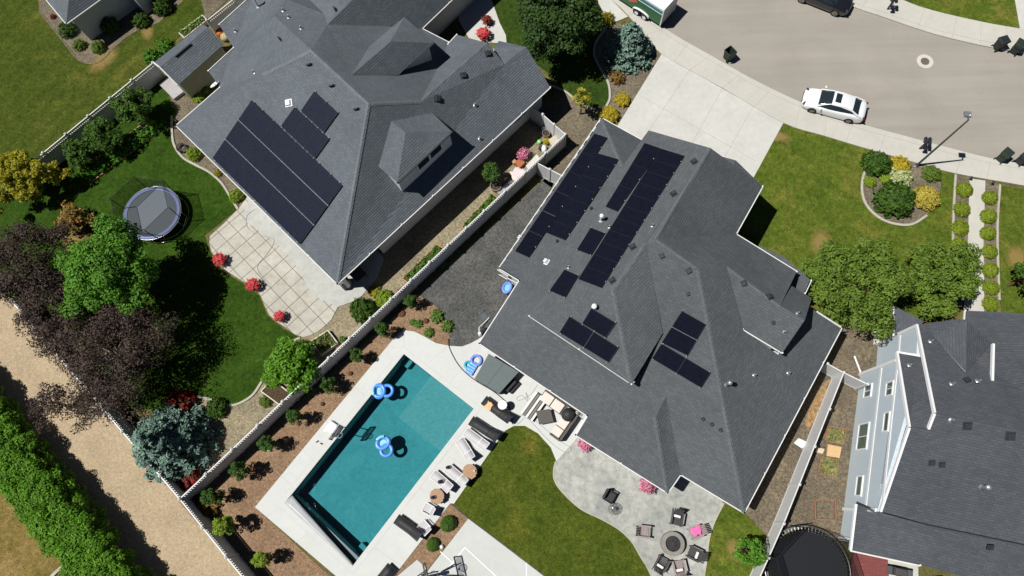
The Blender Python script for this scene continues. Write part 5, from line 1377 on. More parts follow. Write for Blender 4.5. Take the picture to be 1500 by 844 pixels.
# ================================================================== street things
BIN = plain('bin_green', srgb(44, 56, 48), .5, .1); BIND = plain('bin_charcoal', srgb(40, 46, 48), .5, .1)
def bin_(p, rot, label, mat, lid=True):
    t = local('wheelie_bin', label, 'bin', p, rot, 'wheelie bins on the street')
    mb = MB(); b = [(-.24, -.24), (.24, -.24), (.24, .24), (-.24, .24)]; tp = [(-.32, -.31), (.32, -.31), (.32, .31), (-.32, .31)]
    vs = [(x, y, .08) for x, y in b]+[(x, y, 1.0) for x, y in tp]
    mb.add(vs, [(3, 2, 1, 0), (0, 1, 5, 4), (1, 2, 6, 5), (2, 3, 7, 6), (3, 0, 4, 7)]+([(4, 5, 6, 7)] if lid else []))
    if not lid: mb.box((0, 0, .3), (.44, .44, .02))
    for s in (-1, 1): mb.box((s*.33, 0, .98), (.04, .66, .06)); mb.box((0, s*.32, .98), (.66, .04, .06))
    mb.build('body', mat, t, bevel=.015)
    if lid:
        mb = MB(); mb.box((.02, 0, 1.05), (.74, .70, .07), taper=.9); mb.box((.0, 0, 1.09), (.5, .16, .05)); mb.build('lid', mat, t, bevel=.02)
    else:
        mb = MB(); mb.box((-.40, 0, .72), (.05, .62, .66)); mb.build('lid', mat, t, bevel=.02)
    mb = MB(); mb.tube([(-.40, -.26, .97), (-.40, .26, .97)], .02, 8); mb.build('handle', mat, t)
    for s in (-1, 1):
        w_ = MB(); w_.lathe([(.001, -.03), (.11, -.03), (.11, .03), (.001, .03)], n=16, T=Matrix.Translation((-.26, s*.27, .11)) @ Matrix.Rotation(R(90), 4, 'X')); w_.build('wheel', TYRE, t)
    return t
bin_(P(1065, 86, 0), 2.2, 'green wheelie bin with its lid thrown open, alone at the driveway kerb', BIN, False)
bin_(P(1459, 71, 0), .3, 'dark wheelie bin at the far kerb, the one nearer the manhole cover', BIND)
bin_(P(1483, 76, 0), .9, 'dark wheelie bin at the far kerb, the one nearer the photo edge', BIN)
bin_(P(1463, 234, 0), .7, 'dark green wheelie bin at the near kerb, nearer the street lamp', BIN)
bin_(P(1491, 238, 0), .6, 'dark wheelie bin at the near kerb, cut by the photo edge', BIND)
MBX = plain('mailbox_black', (.02, .022, .032), .4, .1)
def mailbox(px, py, rot, label):
    t = local('mailbox_stand', label, 'mailbox', P(px, py, 0)+Vector((0, 0, .11)), rot, 'paired black mailboxes')
    mb = MB(); mb.box((0, 0, .5), (.1, .1, 1.0)); mb.box((0, 0, .98), (.5, .1, .08)); mb.build('post', MBX, t)
    for s in (-1, 1):
        m_ = MB(); sec = [(math.cos(a)*.095, math.sin(a)*.095+.12) for a in [math.pi*k/8 for k in range(9)]]
        sec = [(.095, 0)]+sec+[(-.095, 0)]
        loft(m_, [[(s*.14+x, y, 1.02+z) for x, z in sec] for y in (-.27, .27)]); m_.box((s*.14+.11, .1, 1.17), (.02, .04, .14)); m_.build('mailbox', MBX, t)
    mb = MB(); mb.bar((0, -.05, .55), (0, -.3, .98), .06, .06); mb.box((0, -.34, .72), (.34, .22, .04)); mb.build('bracket', MBX, t)
    return t
mailbox(1346, 219, -.15, 'pair of black mailboxes on one post near the street lamp'); mailbox(1299, 15, -.1, 'pair of black mailboxes on one post by the far lawn')
GALV = plain('galvanised_grey', (.14, .145, .15), .45, .1, metal=.5)
lp = P(1342, 243, 0); lh = 6.35
t = local('street_lamp', 'tall grey street lamp with a square head leaning over the road', 'street lamp', lp, 0)
mb = MB(); mb.tube([(0, 0, 0), (0, 0, lh)], [.085, .05], 12); mb.lathe([(.2, 0), (.2, .03), (.11, .1), (.09, .3)], n=14); mb.build('pole', GALV, t, smooth=40)
hd = P(1418, 170, lh)-lp
mb = MB(); mb.bar((0, 0, lh-.06), (hd.x, hd.y, lh), .07, .06); mb.build('arm', GALV, t)
mb = MB(); mb.box((hd.x-.02, hd.y+.1, lh+.03), (.46, .40, .13), -.12, taper=.94); mb.build('lamp_head', plain('lamp_grey', (.16, .17, .18), .4), t, bevel=.02)
mb = MB(); mb.box((hd.x-.02, hd.y+.1, lh-.045), (.34, .28, .02), -.12); mb.build('lens', plain('lamp_lens', (.5, .5, .5), .3), t)
mb = MB(); mb.lathe([(.06, 0), (.06, .06), (.03, .09)], (hd.x+.08, hd.y-.02, lh+.09), 10); mb.build('sensor', WHITEV, t)
t = local('manhole_cover', 'round iron manhole cover set in a pale concrete ring in the road', 'manhole cover', P(1355, 90, 0))
mb = MB(); mb.lathe([(.33, .006), (.62, .006), (.62, .0)], n=36); mb.build('concrete_ring', concrete_mat('ring_concrete', srgb(206, 200, 188), srgb(194, 188, 176), .1), t)
mb = MB(); mb.lathe([(.001, .010), (.32, .010), (.32, .0)], n=36)
for k in range(-4, 5): mb.box((0, k*.065, .012), (2*math.sqrt(max(.01, .30**2-(k*.065)**2)), .018, .006))
mb.build('iron_lid', plain('manhole_iron', srgb(104, 96, 88), .7, .2, 14), t)

# ================================================================== trampolines
NET = net_mat('black_netting', (.02, .022, .022), .42); NETW = net_mat('black_netting_dense', (.02, .022, .022), .5)
MATB = plain('trampoline_mat', (.10, .117, .138), .6, .06, 30); MATK = plain('trampoline_mat_black', (.014, .015, .018), .5, .1, 30)
PADB = plain('pad_periwinkle', srgb(122, 134, 178), .45, .08); PADK = plain('pad_black', (.015, .016, .018), .45, .1)
STEEL = plain('steel_tube', (.45, .46, .47), .35, .1, metal=.8)
def trampoline(c, rad, label, mat, pad, padw, nleg, hnet, rot, pole_mat, net, out=.0):
    t = local('trampoline', label, 'trampoline', Vector((c.x, c.y, .03)), rot, None); h = .85
    mb = MB(); mb.lathe([(.001, h), (rad-.30, h), (rad-.30, h-.01), (.001, h-.01)], n=48); mb.build('jumping_mat', mat, t)
    mb = MB(); mb.lathe([(rad-.30+.02, h+.03), (rad-.30+padw, h+.035), (rad-.30+padw, h-.01), (rad-.30+.02, h-.01)][::-1], n=48); mb.build('safety_pad', pad, t)
    mb = MB(); mb.torus((0, 0, h-.02), rad, .03, 48, 8); mb.build('frame_ring', STEEL, t, smooth=60)
    mb = MB()
    for k in range(72):
        a = 2*math.pi*k/72; mb.tube([((rad-.32)*math.cos(a), (rad-.32)*math.sin(a), h-.015), ((rad-.02)*math.cos(a), (rad-.02)*math.sin(a), h-.02)], .011, 5, cap=False)
    mb.build('springs', STEEL, t)
    tops = []
    for k in range(nleg):
        a = 2*math.pi*(k+.5)/nleg; u = Vector((math.cos(a), math.sin(a), 0)); v = Vector((-u.y, u.x, 0))
        mb = MB(); mb.tube([u*rad-v*.4+Vector((0, 0, h-.03)), u*rad-v*.4+Vector((0, 0, .03)), u*rad+v*.4+Vector((0, 0, .03)), u*rad+v*.4+Vector((0, 0, h-.03))], .028, 8); mb.build('leg', STEEL, t)
        mb = MB(); q = u*(rad+.04); q2 = u*(rad+.04+out); mb.tube([q+Vector((0, 0, .2)), q+Vector((0, 0, h+.2)), q2+Vector((0, 0, h+hnet))], .03, 8); mb.build('net_pole', pole_mat, t, smooth=50); tops.append(u*(rad-.06+out)+Vector((0, 0, h+hnet-.03)))
    mb = MB(); m_ = 8*nleg; vs = []
    for k in range(m_):
        a = 2*math.pi*(k/8+.5)/nleg; i = k//8; f_ = (k % 8)/8
        tp = tops[i].lerp(tops[(i+1) % nleg], f_); bt = Vector(((rad-.22)*math.cos(a), (rad-.22)*math.sin(a), h+.03)); vs += [bt, bt.lerp(tp, .5), tp]
    fs = []
    for k in range(m_):
        a, b_ = k*3, ((k+1) % m_)*3; fs += [(a, b_, b_+1, a+1), (a+1, b_+1, b_+2, a+2)]
    mb.add(vs, fs); mb.build('safety_net', net, t, smooth=60)
    mb = MB(); mb.tube(tops+[tops[0]], .018, 6); mb.build('net_rope', BLK, t)
    return t
trampoline(P(223, 312, .85), 2.12, 'round trampoline with periwinkle blue pad and grey mat on the dark lawn', MATB, PADB, .24, 6, 1.75, .35, BLK, NET, .1)
trampoline(P(1183, 836, .85), 2.55, 'large black trampoline beside the blue house, its silver springs exposed', MATK, PADK, .10, 6, 1.8, .2, BLK, NETW)

# ================================================================== pool side
BLUEV = plain('float_blue', srgb(86, 148, 234), .3, .05, spec=.5); BLUEL = plain('float_sky', srgb(130, 200, 232), .3, .05, spec=.5); BLUEP = plain('float_periwinkle', srgb(120, 146, 236), .3, .06); TEAL = plain('float_teal', srgb(50, 170, 190), .3, .05)
def pool_float(px, py, rot, label, z=-.09, grp='blue pool loungers floating in the pool'):
    t = local('pool_float', label, 'pool float', P(px, py, z+.1)-Vector((0, 0, .1)), rot, grp)
    mb = MB(); mb.torus((.38, 0, .12), .40, .13, 28, 10, sy=1.02); mb.build('foot_ring', BLUEV, t, smooth=60)
    mb = MB(); mb.torus((-.22, 0, .16), .44, .17, 28, 10, sx=.88, sy=1.02); mb.build('seat_ring', BLUEV, t, smooth=60)
    mb = MB(); mb.box((-.18, 0, .12), (.56, .58, .08)); mb.build('seat', BLUEL, t, bevel=.03)
    mb = MB(); mb.tube([(-.60, -.3, .34), (-.66, 0, .36), (-.60, .3, .34)], [.11, .13, .11], 10); mb.build('headrest', BLUEL, t, smooth=50)
    return t
pool_float(560, 573, .05, 'blue inflatable pool lounger close to the pool wall under the pines').scale = (.9, .9, .9); pool_float(563, 653, -1.1, 'blue inflatable pool lounger in the middle of the pool').scale = (.9, .9, .9)
t = local('pool_float', 'pale blue inflatable mattress lying on the deck beside the hot tub', 'pool float', P(694, 535, .06), 1.05)
t.location.z = .06
mb = MB(); mb.torus((.35, 0, .10), .33, .10, 26, 8, sy=1.0); mb.box((-.25, 0, .08), (.9, .58, .12)); mb.build('mattress', BLUEP, t, smooth=60, bevel=.03)
mb = MB()
for k in range(4): mb.tube([(-.6+k*.2, -.25, .14), (-.6+k*.2, .25, .14)], .06, 8)
mb.build('air_ribs', BLUEL, t, smooth=60)
tag(MB().torus((0, 0, .08), .22, .085, 24, 8).torus((.17, .12, .1), .1, .06, 18, 8).build('swim_ring', TEAL, smooth=60, origin=(0, 0, 0)), 'small teal swim ring leaning by the pale blue mattress', 'swim ring').location = P(686, 535, .06)
t = local('pool_float', 'periwinkle inflatable propped against the white lattice of the middle house', 'pool float', P(743, 423, .1), 1.2)
t.location.z = .02
mb = MB(); mb.torus((0, 0, .3), .36, .12, 24, 8, sy=.75); mb.build('ring', BLUEP, t, smooth=60)
mb = MB(); mb.lathe([(.001, .26), (.34, .26), (.34, .32), (.001, .33)], n=20, sy=.75); mb.build('seat', BLUEL, t)

# hot tub
HTC = plain('spa_cover', srgb(96, 106, 106), .55, .06, 5); HTB = plain('spa_cabinet', srgb(44, 42, 40), .6, .15)
q = [P(x, y, .92) for x, y in ((716, 518), (760, 545), (731, 577), (695, 555))]
t = thing('hot_tub', 'square covered hot tub beside the middle house patio roof', 'hot tub', Vector((*((q[0]+q[2])/2).xy, .06)))
mb = MB(); ins = inset(q, .06); mb.prism(ins, .06, .84); mb.build('cabinet', HTB, t)
m0, m1 = q[0].lerp(q[1], .5), q[3].lerp(q[2], .5)
for a, b_, c, d_ in ((q[0], m0, m1, q[3]), (m0, q[1], q[2], m1)):
    cc = (a+b_+c+d_)/4; mb = MB(); mb.prism([x.lerp(cc, .012) for x in (a, b_, c, d_)], .84, .95); mb.build('cover', HTC, t, bevel=.03)
stp = MB(); c = P(750, 566, 0); ax = math.atan2((q[2]-q[1]).y, (q[2]-q[1]).x)
for k, (w_, h_) in enumerate(((.62, .25), (.32, .5))): stp.box((c.x+(-.10 if k else .05)*abs(math.sin(ax))-.0, c.y-(.02 if k else .0), .06+h_/2), (.9, w_, h_), ax)
tag(stp.build('spa_step', BLK, origin=(c.x, c.y, .06), bevel=.02), 'black two tread step beside the hot tub', 'step')

# loungers
SLING = plain('sling_black', (.035, .036, .038), .6, .15, 25); FRBL = plain('lounger_frame_black', (.02, .02, .02), .4, .1); SLW = plain('sling_light', (.52, .50, .51), .6, .06, 25); FRW = plain('lounger_frame_white', (.78, .78, .77), .4, .03); SLD = plain('sling_dark_head', (.012, .013, .025), .6, .1)
def lounger(foot, head, label, sl, fr, wd=.62, L=None, back=.5, headpad=True, grp=None):
    a, b_ = P(*foot, .35), P(*head, .4); d_ = (b_-a); d_.z = 0; L = L or d_.length; rot = math.atan2(d_.y, d_.x)
    t = local('sun_lounger', label, 'sun lounger', Vector((a.x, a.y, .06)), rot, grp)
    prof = [(0, .33), (.25*L, .36), (.5*L, .33), (.64*L, .36), (.8*L, .36+back*.42), (L, .36+back)]
    mb = MB(); vs = []; fs = []
    for x, z in prof: vs += [(x, -wd/2+.03, z), (x, wd/2-.03, z)]
    for i in range(len(prof)-1):
        fs.append((2*i, 2*i+2, 2*i+3, 2*i+1))
    mb.add(vs, fs); o = mb.build('sling', sl, t, smooth=60); so = o.modifiers.new('thickness', 'SOLIDIFY'); so.thickness = .03
    mb = MB()
    for s in (-1, 1): mb.tube([(x, s*wd/2, z) for x, z in prof], .026, 8)
    for x, z in (prof[0], prof[-1], prof[3]): mb.tube([(x, -wd/2, z), (x, wd/2, z)], .024, 8)
    mb.build('frame', fr, t, smooth=50)
    for x in (.12*L, .62*L):
        for s in (-1, 1): mb = MB(); mb.tube([(x, s*wd/2, .35), (x+(.06 if x > 1 else -.04), s*wd/2, 0)], .022, 8); mb.build('leg', fr, t)
    mb = MB()
    for s in (-1, 1): mb.tube([(.82*L, s*wd*.42, .36+back*.45), (.95*L, s*wd*.42, .03), (.68*L, s*wd*.42, .33)], .018, 6)
    mb.build('back_support', fr, t)
    if headpad:
        mb = MB(); z = .36+back*.9; mb.box((.93*L, 0, 0), (.26, wd*.72, .06), T=Matrix.Translation((0, 0, z)) @ Matrix.Identity(4)); mb.build('head_pad', SLD, t, bevel=.02)
    return t
gb, gw = 'black sun loungers by the pool', 'white sun loungers by the pool'
L1_ = lounger((709, 586), (748, 616), 'black sun lounger nearest the hot tub with a beige towel at its foot', SLING, FRBL, grp=gb)
lounger((690, 616), (730, 642), 'black sun lounger between the towel draped one and the white loungers', SLING, FRBL, grp=gb)
lounger((682, 632), (714, 656), 'white sun lounger directly beside the black pair', SLW, FRW, .62, headpad=False, grp=gw)
lounger((673, 644), (691, 673), 'white sun lounger at a steeper angle, second from the black pair', SLW, FRW, .62, headpad=False, grp=gw)
lounger((655, 685), (683, 709), 'white sun lounger touching the wooden table by the lawn', SLW, FRW, .62, headpad=False, grp=gw)
lounger((634, 694), (661, 717), 'white sun lounger with a black bag on its seat', SLW, FRW, .62, headpad=False, grp=gw)
lounger((581, 760), (617, 786), 'black sun lounger alone beside the two white low chairs', SLING, FRBL, grp=gb)
lounger((574, 830), (548, 862), 'black sun lounger cut by the bottom edge of the photo', SLING, FRBL, grp=gb)
BEIGE = plain('towel_beige', srgb(226, 186, 140), .9, .12, 12)
def cloth(name, px, py, z, sx, sy, rot, mat, label, cat, seed=1):
    g = np.random.default_rng(seed); mb = MB(); n_ = 7; vs = []
    for i in range(n_):
        for j in range(n_): vs.append(((i/(n_-1)-.5)*sx*(1+.2*math.sin(j+seed)), (j/(n_-1)-.5)*sy*(1+.2*math.cos(i*1.7+seed)), g.uniform(0, .07)))
    mb.add(vs, [(i*n_+j, (i+1)*n_+j, (i+1)*n_+j+1, i*n_+j+1) for i in range(n_-1) for j in range(n_-1)])
    o = mb.build(name, mat, smooth=60); so = o.modifiers.new('thickness', 'SOLIDIFY'); so.thickness = .02
    o.location = P(px, py, z); o.rotation_euler = (0, 0, rot); return tag(o, label, cat)
cloth('towel', 716, 595, .47, .45, .55, -.6, BEIGE, 'crumpled beige towel on the black lounger nearest the hot tub', 'towel')
def bag(px, py, z, label, s=.24):
    mb = MB(); mb.lathe([(.001, 0), (s*.6, .01), (s*.7, .1), (s*.4, .18), (.001, .2)], n=14, sy=.75); mb.torus((s*.3, .02, .16), s*.45, .025, 16, 6)
    o = mb.build('bag', BLK, smooth=60); o.location = P(px, py, z); return tag(o, label, 'bag')
bag(645, 706, .42, 'small black bag lying on a white lounger'); bag(656, 685, .42, 'small black bag at the foot of the lounger near the wooden table', .2)
bag(634, 729, .66, 'black bag on the wooden side table next to the low chairs', .2)
def low_chair(px, py, hx, hy, label):
    a, b_ = P(px, py, .3), P(hx, hy, .3); d_ = b_-a; rot = math.atan2(d_.y, d_.x)
    t = local('low_chair', label, 'chair', Vector((a.x, a.y, .06)), rot, 'white low chairs by the pool')
    mb = MB(); mb.add([(-.32, -.25, .30), (-.32, .25, .30), (.12, .25, .24), (.12, -.25, .24)], [(3, 2, 1, 0)]); o = mb.build('seat', SLW, t); o.modifiers.new('thickness', 'SOLIDIFY').thickness = .03
    mb = MB(); mb.add([(.14, -.25, .26), (.14, .25, .26), (.42, .25, .80), (.42, -.25, .80)], [(3, 2, 1, 0)]); o = mb.build('backrest', SLW, t); o.modifiers.new('thickness', 'SOLIDIFY').thickness = .03
    mb = MB()
    for s in (-1, 1): mb.tube([(-.34, s*.28, .0), (-.34, s*.28, .31), (.13, s*.28, .25), (.45, s*.28, .84)], .028, 8); mb.tube([(.13, s*.28, .25), (.30, s*.28, 0)], .026, 8); mb.tube([(-.32, s*.31, .48), (.28, s*.31, .50)], .03, 8)
    mb.tube([(-.34, -.28, .31), (-.34, .28, .31)], .028, 8); mb.tube([(.45, -.28, .84), (.45, .28, .84)], .028, 8); mb.tube([(.13, -.28, .25), (.13, .28, .25)], .02, 8)
    mb.build('frame', FRW, t, smooth=50); return t
low_chair(628, 746, 640, 753, 'white low chair next to the round wooden table'); low_chair(622, 772, 632, 783, 'white low chair nearest the lone black lounger')
def wood_mat(name, c, c2, s=6, ang=0.0):
    n = N(name); mp = n.n('Mapping'); mp.inputs['Scale'].default_value = (s*.12, s, s); mp.inputs['Rotation'].default_value = (0, 0, ang); n.l(n.tc.outputs['Object'], mp.inputs[0])
    n.col(n.ramp(n.noise(2.2, 5, .6, mp.outputs[0]), [(.3, c), (.7, c2)])); return n.set(.6, 0, .25)
WOODT = wood_mat('table_wood', srgb(184, 150, 118), srgb(160, 126, 98))
def round_table(px, py, label):
    t = local('round_table', label, 'table', P(px, py, .6).xy.to_3d()+Vector((0, 0, .06)), .6, 'round wooden side tables')
    mb = MB()
    for k in range(-4, 5):                                               # boards of the top, one part
        y = k*.105; h = math.sqrt(max(.02, .46**2-y*y))
        mb.box((0, y, .57), (2*h, .098, .045))
    mb.build('tabletop', WOODT, t)
    mb = MB(); mb.lathe([(.44, .53), (.45, .53), (.45, .55), (.44, .55)], n=30); mb.lathe([(.38, 0), (.44, .1), (.46, .28), (.44, .50), (.36, .53)], n=26); mb.build('drum_base', WOODT, t, smooth=40)
    mb = MB()
    for z in (.12, .42): mb.torus((0, 0, z), .448, .012, 28, 6)
    mb.build('hoops', BLK, t); return t
round_table(688, 691, 'round slatted wooden table at the lawn edge'); round_table(640, 727, 'round slatted wooden table above the low chairs, a black bag on it')
mb = MB(); mb.lathe([(.001, 0), (.05, .0), (.05, .14), (.04, .16), (.001, .16)], n=12); o = mb.build('cup', WHITEV, smooth=40); o.location = P(695, 690, .66); tag(o, 'white cup on the wooden table at the lawn edge', 'cup')
t = local('parasol_table', 'round white pedestal table by the hot tub', 'table', P(737, 596, 0)+Vector((0, 0, .06)))
mb = MB(); mb.lathe([(.001, .88), (.30, .88), (.31, .90), (.30, .93), (.001, .94)], n=30); mb.build('tabletop', WHITEV, t, smooth=40)
mb = MB(); mb.lathe([(.22, 0), (.22, .04), (.04, .08), (.035, .88)], n=18); mb.build('pedestal', WHITEV, t, smooth=40)
mb = MB(); mb.lathe([(.001, 0), (.09, .01), (.12, .06), (.13, .12), (.11, .19), (.06, .235), (.001, .25)], n=20)
o = mb.build('globe_lamp', WHITEV, smooth=60); o.location = P(647, 801, .1)*1; o.location.z = .02; tag(o, 'white garden globe lamp in the bed corner', 'lamp')

# pool basketball hoop
c = P(489, 629, .3); d_ = (P(505, 640, 1)-P(480, 622, 1)); d_.z = 0
t = local('pool_hoop', 'white portable basketball hoop standing at the pool edge', 'basketball hoop', Vector((c.x, c.y, .06)), math.atan2(d_.y, d_.x))
mb = MB(); mb.box((-.1, 0, .16), (.95, .8, .32), taper=.86); mb.build('base', WHITEV, t, bevel=.05)
mb = MB(); mb.lathe([(.001, .32), (.11, .32), (.11, .38), (.001, .38)], (-.42, -.36, -.1), 16); mb.build('filler_cap', WHITEV, t)
mb = MB()
for s in (-1, 1): mb.tube([(.05, s*.28, .3), (.40, s*.30, .95), (.52, s*.30, 1.3)], .035, 8)
mb.tube([(.46, -.30, 1.12), (.46, .30, 1.12)], .03, 8); mb.build('support_arm', GALV, t)
mb = MB(); mb.box((.56, 0, 1.45), (.04, 1.05, .72)); bo = mb.build('backboard', NETW, t)
mb = MB()
for z in (1.09, 1.81): mb.box((.56, 0, z), (.06, 1.11, .06))
for y in (-.53, .53): mb.box((.56, y, 1.45), (.06, .06, .72))
mb.build('board_frame', GALV, t)
mb = MB(); mb.torus((.82, 0, 1.26), .20, .018, 26, 6); mb.bar((.58, 0, 1.26), (.63, 0, 1.26), .12, .05); mb.build('rim', plain('rim_grey', (.35, .36, .37), .4), t)
NETH = net_mat('white_net', (.7, .7, .7), .35)
mb = MB(); mb.lathe([(.20, 1.25), (.15, 1.05), (.12, .9)], (.82, 0, 0), 20); mb.build('net', NETH, t)
for x, y in ((465, 648), (472, 651)):
    pass
SAND = plain('sandal_red', srgb(120, 60, 56), .7)
def sandal(px, py, rot, label):
    mb = MB(); mb.lathe([(.001, 0), (.05, 0), (.05, .025), (.001, .025)], n=14, sx=2.4); mb.torus((.03, 0, .03), .045, .012, 12, 6); o = mb.build('sandal', SAND, smooth=40); o.location = P(px, py, .06); o.rotation_euler = (0, 0, rot); tag(o, label, 'sandal', 'sandals on the pool deck')
sandal(465, 647, .6, 'dark red sandal lying on the deck nearer the white hoop base'); sandal(471, 650, -.4, 'dark red sandal a step further along the deck from its pair')
# cover lid strip on the vault
mb = MB(); vq = [VAULT[0].lerp(VAULT[3], .15), VAULT[1].lerp(VAULT[2], .25), VAULT[2], VAULT[3]]
A_, B_, C_, D_ = [Vector((p.x, p.y, 0)) for p in VAULT]
nseg = 14; vs = []
for i in range(nseg+1):
    u = i/nseg; w_ = .92-.80*u
    for k, v in enumerate((0, .35, .7, 1)):
        p = D_.lerp(C_, u).lerp(A_.lerp(B_, u), v*w_); vs.append((p.x, p.y, .045-.10*v+.015*math.sin(u*19+k*2)))
mb.add(vs, [(i*4+k, i*4+k+1, (i+1)*4+k+1, (i+1)*4+k) for i in range(nseg) for k in range(3)])
o = mb.build('pool_cover', SILL, origin=tuple(D_), smooth=50); o.modifiers.new('thickness', 'SOLIDIFY').thickness = .03
tag(o, 'rolled pale vinyl pool cover lying in its slot along the short end of the pool', 'pool cover')

# hoses
HOSE = plain('hose_black', (.03, .03, .032), .5, .1); HOSEG = plain('hose_grey', (.30, .30, .29), .5, .1)
def hose(pts, label, mat, r=.02, z=.06, name='hose'):
    W = [Vector((p.x, p.y, z+r)) for p in PL(smooth_path(pts, 6))]; o = MB().tube(W, r, 6).build(name, mat, smooth=60, origin=W[0]); return tag(o, label, 'hose')
hose([(657, 497), (658, 508), (664, 522), (672, 535), (683, 547), (700, 560), (722, 573), (737, 585), (745, 594), (749, 610), (751, 622)], 'black hose curving over the deck from the gravel past the hot tub', HOSE, .03, name='hose')
hose([(788, 563), (780, 575), (770, 583), (760, 587), (757, 583), (765, 580), (773, 588), (770, 575), (775, 585), (782, 598)], 'thin looped grey cable on the deck beside the sofa', HOSEG, .012)
hose([(770, 606), (760, 612), (758, 622), (770, 612), (780, 620), (800, 642), (822, 660), (834, 663), (836, 656), (826, 650), (806, 635), (780, 612)], 'long thin grey hose looping along the lawn edge of the deck', HOSEG, .012)
hose([(374, 307), (362, 318), (364, 335), (382, 345), (402, 352), (392, 372), (378, 390), (384, 405), (398, 418)], 'thin grey hose wandering over the tiled patio', HOSEG, .013)
# ================================================================== sofa corner under the patio roof
CREAM = plain('cushion_cream', srgb(220, 210, 198), .85, .06, 8); GRYT = plain('wicker_grey', srgb(92, 88, 84), .8, .12, 40); STRW = plain('slat_white', srgb(224, 222, 216), .6, .04); STRG = plain('slat_grey', srgb(120, 118, 112), .6, .08)
a, b_ = P(793, 573, .1), P(835, 603, .1); ax = math.atan2((b_-a).y, (b_-a).x); o_ = P(799, 583, 0)
t = local('outdoor_sofa', 'L shaped outdoor sofa with cream cushions along the middle house patio', 'sofa', Vector((o_.x, o_.y, .06)), ax)
mb = MB(); mb.box((.95, .05, .15), (2.5, .82, .26)); mb.box((2.0, -1.0, .15), (.8, 1.5, .26)); mb.build('base', GRYT, t, bevel=.02)
for x in (.15, .98): mb = MB(); mb.box((x, -.02, .36), (.78, .68, .17)); mb.build('seat_cushion', CREAM, t, bevel=.05)
for y in (-.0, -.72, -1.42): mb = MB(); mb.box((1.92, y, .36), (.66, .66 if y else .7, .17)); mb.build('seat_cushion', CREAM, t, bevel=.05)
mb = MB(); mb.box((.95, .46, .42), (2.5, .12, .56)); mb.box((2.42, -.66, .42), (.12, 2.2, .56)); mb.box((2.0, -1.78, .34), (.8, .10, .44)); mb.build('backrest', GRYT, t, bevel=.02)
c = P(790, 598, 0); t = local('slatted_daybed', 'white and grey slatted low bench beside the sofa', 'bench', Vector((c.x-.35, c.y+.05, .06)), ax+R(90))
mb = MB()
for k in range(5): mb.box((0, .42-k*.2, .32), (1.75, .15, .05), mi=k % 2)
mb.build('slats', [STRW, STRG], t)
for sx in (-1, 1):
    for sy in (-1, 1): mb = MB(); mb.box((sx*.78, sy*.4, .15), (.07, .07, .3)); mb.build('leg', STRW, t)
mb = MB(); mb.box((-.85, 0, .27), (.05, .95, .06)); mb.box((.85, 0, .27), (.05, .95, .06)); mb.build('frame', STRG, t)
q = [P(x, y, .5) for x, y in ((785, 602), (806, 599), (811, 618), (790, 622))]
cc = sum(q, Vector())/4; t = thing('coffee_table', 'square dark grey wicker coffee table standing askew before the sofa', 'table', Vector((cc.x, cc.y, .06)))
mb = MB(); mb.prism(q, .44, .5); mb.build('tabletop', GRYT, t, bevel=.01)
mb = MB(); mb.prism([x.lerp(cc, .12) for x in q], .06, .44); mb.build('base', plain('wicker_dark', srgb(66, 62, 60), .85, .2, 40), t)
t = local('covered_grill', 'round grill under a black cover beside the sofa corner', 'grill', P(832, 608, .5).xy.to_3d()+Vector((0, 0, .06)))
mb = MB(); mb.lathe([(.40, .02), (.42, .3), (.44, .62), (.42, .8), (.3, .96), (.12, 1.03), (.001, 1.05)], n=22); mb.build('cover', plain('cover_black', (.03, .03, .032), .6, .2), t, smooth=60)
mb = MB(); mb.torus((0, 0, .62), .445, .012, 22, 6); mb.tube([(-.35, 0, .9), (0, 0, 1.06), (.35, 0, .9)], .01, 6); mb.build('drawstring', STRG, t)
t = local('air_conditioner', 'pale grey cabinet unit under the roof corner by the covered grill', 'air conditioner', P(852, 607, .3).xy.to_3d()+Vector((0, 0, .06)), ax)
mb = MB(); mb.box((0, 0, .3), (.8, .45, .6)); mb.build('cabinet', plain('unit_grey', (.5, .5, .5), .5, .05), t, bevel=.02)
mb = MB()
for k in range(6): mb.box((-.12, -.15+k*.06, .606), (.45, .03, .012))
mb.build('grille', BLK, t)

# ================================================================== stone patio: fire pit and chairs
ST1 = concrete_mat('fire_pit_stone', srgb(150, 144, 136), srgb(128, 122, 116), .2); ASH = gravel_mat('lava_rock', srgb(70, 70, 72), srgb(54, 54, 56), 22)
t = local('fire_pit', 'round stone fire pit on the patio ringed by chairs', 'fire pit', P(984, 796, 0)+Vector((0, 0, .048)))
mb = MB(); mb.lathe([(.47, .14), (.47, .44), (.70, .44), (.72, .42), (.72, 0)][::-1], n=36); mb.build('stone_ring', ST1, t, smooth=30)
mb = MB(); mb.lathe([(.001, .34), (.47, .33), (.47, .2)][::-1], n=30); mb.build('lava_rocks', ASH, t)
mb = MB()
for r in (.14, .27, .40): mb.torus((0, 0, .36), r, .012, 28, 6)
mb.build('burner_rings', BLK, t)
SLAT = plain('chair_grey', srgb(112, 108, 106), .7, .1); SLATD = plain('chair_dark', srgb(74, 72, 72), .7, .1); SLATP = plain('chair_taupe', srgb(150, 138, 134), .7, .08)
PILW = plain('pillow_white', (.74, .73, .71), .9, .04); PKT = plain('towel_pink', srgb(238, 110, 168), .9, .1, 8)
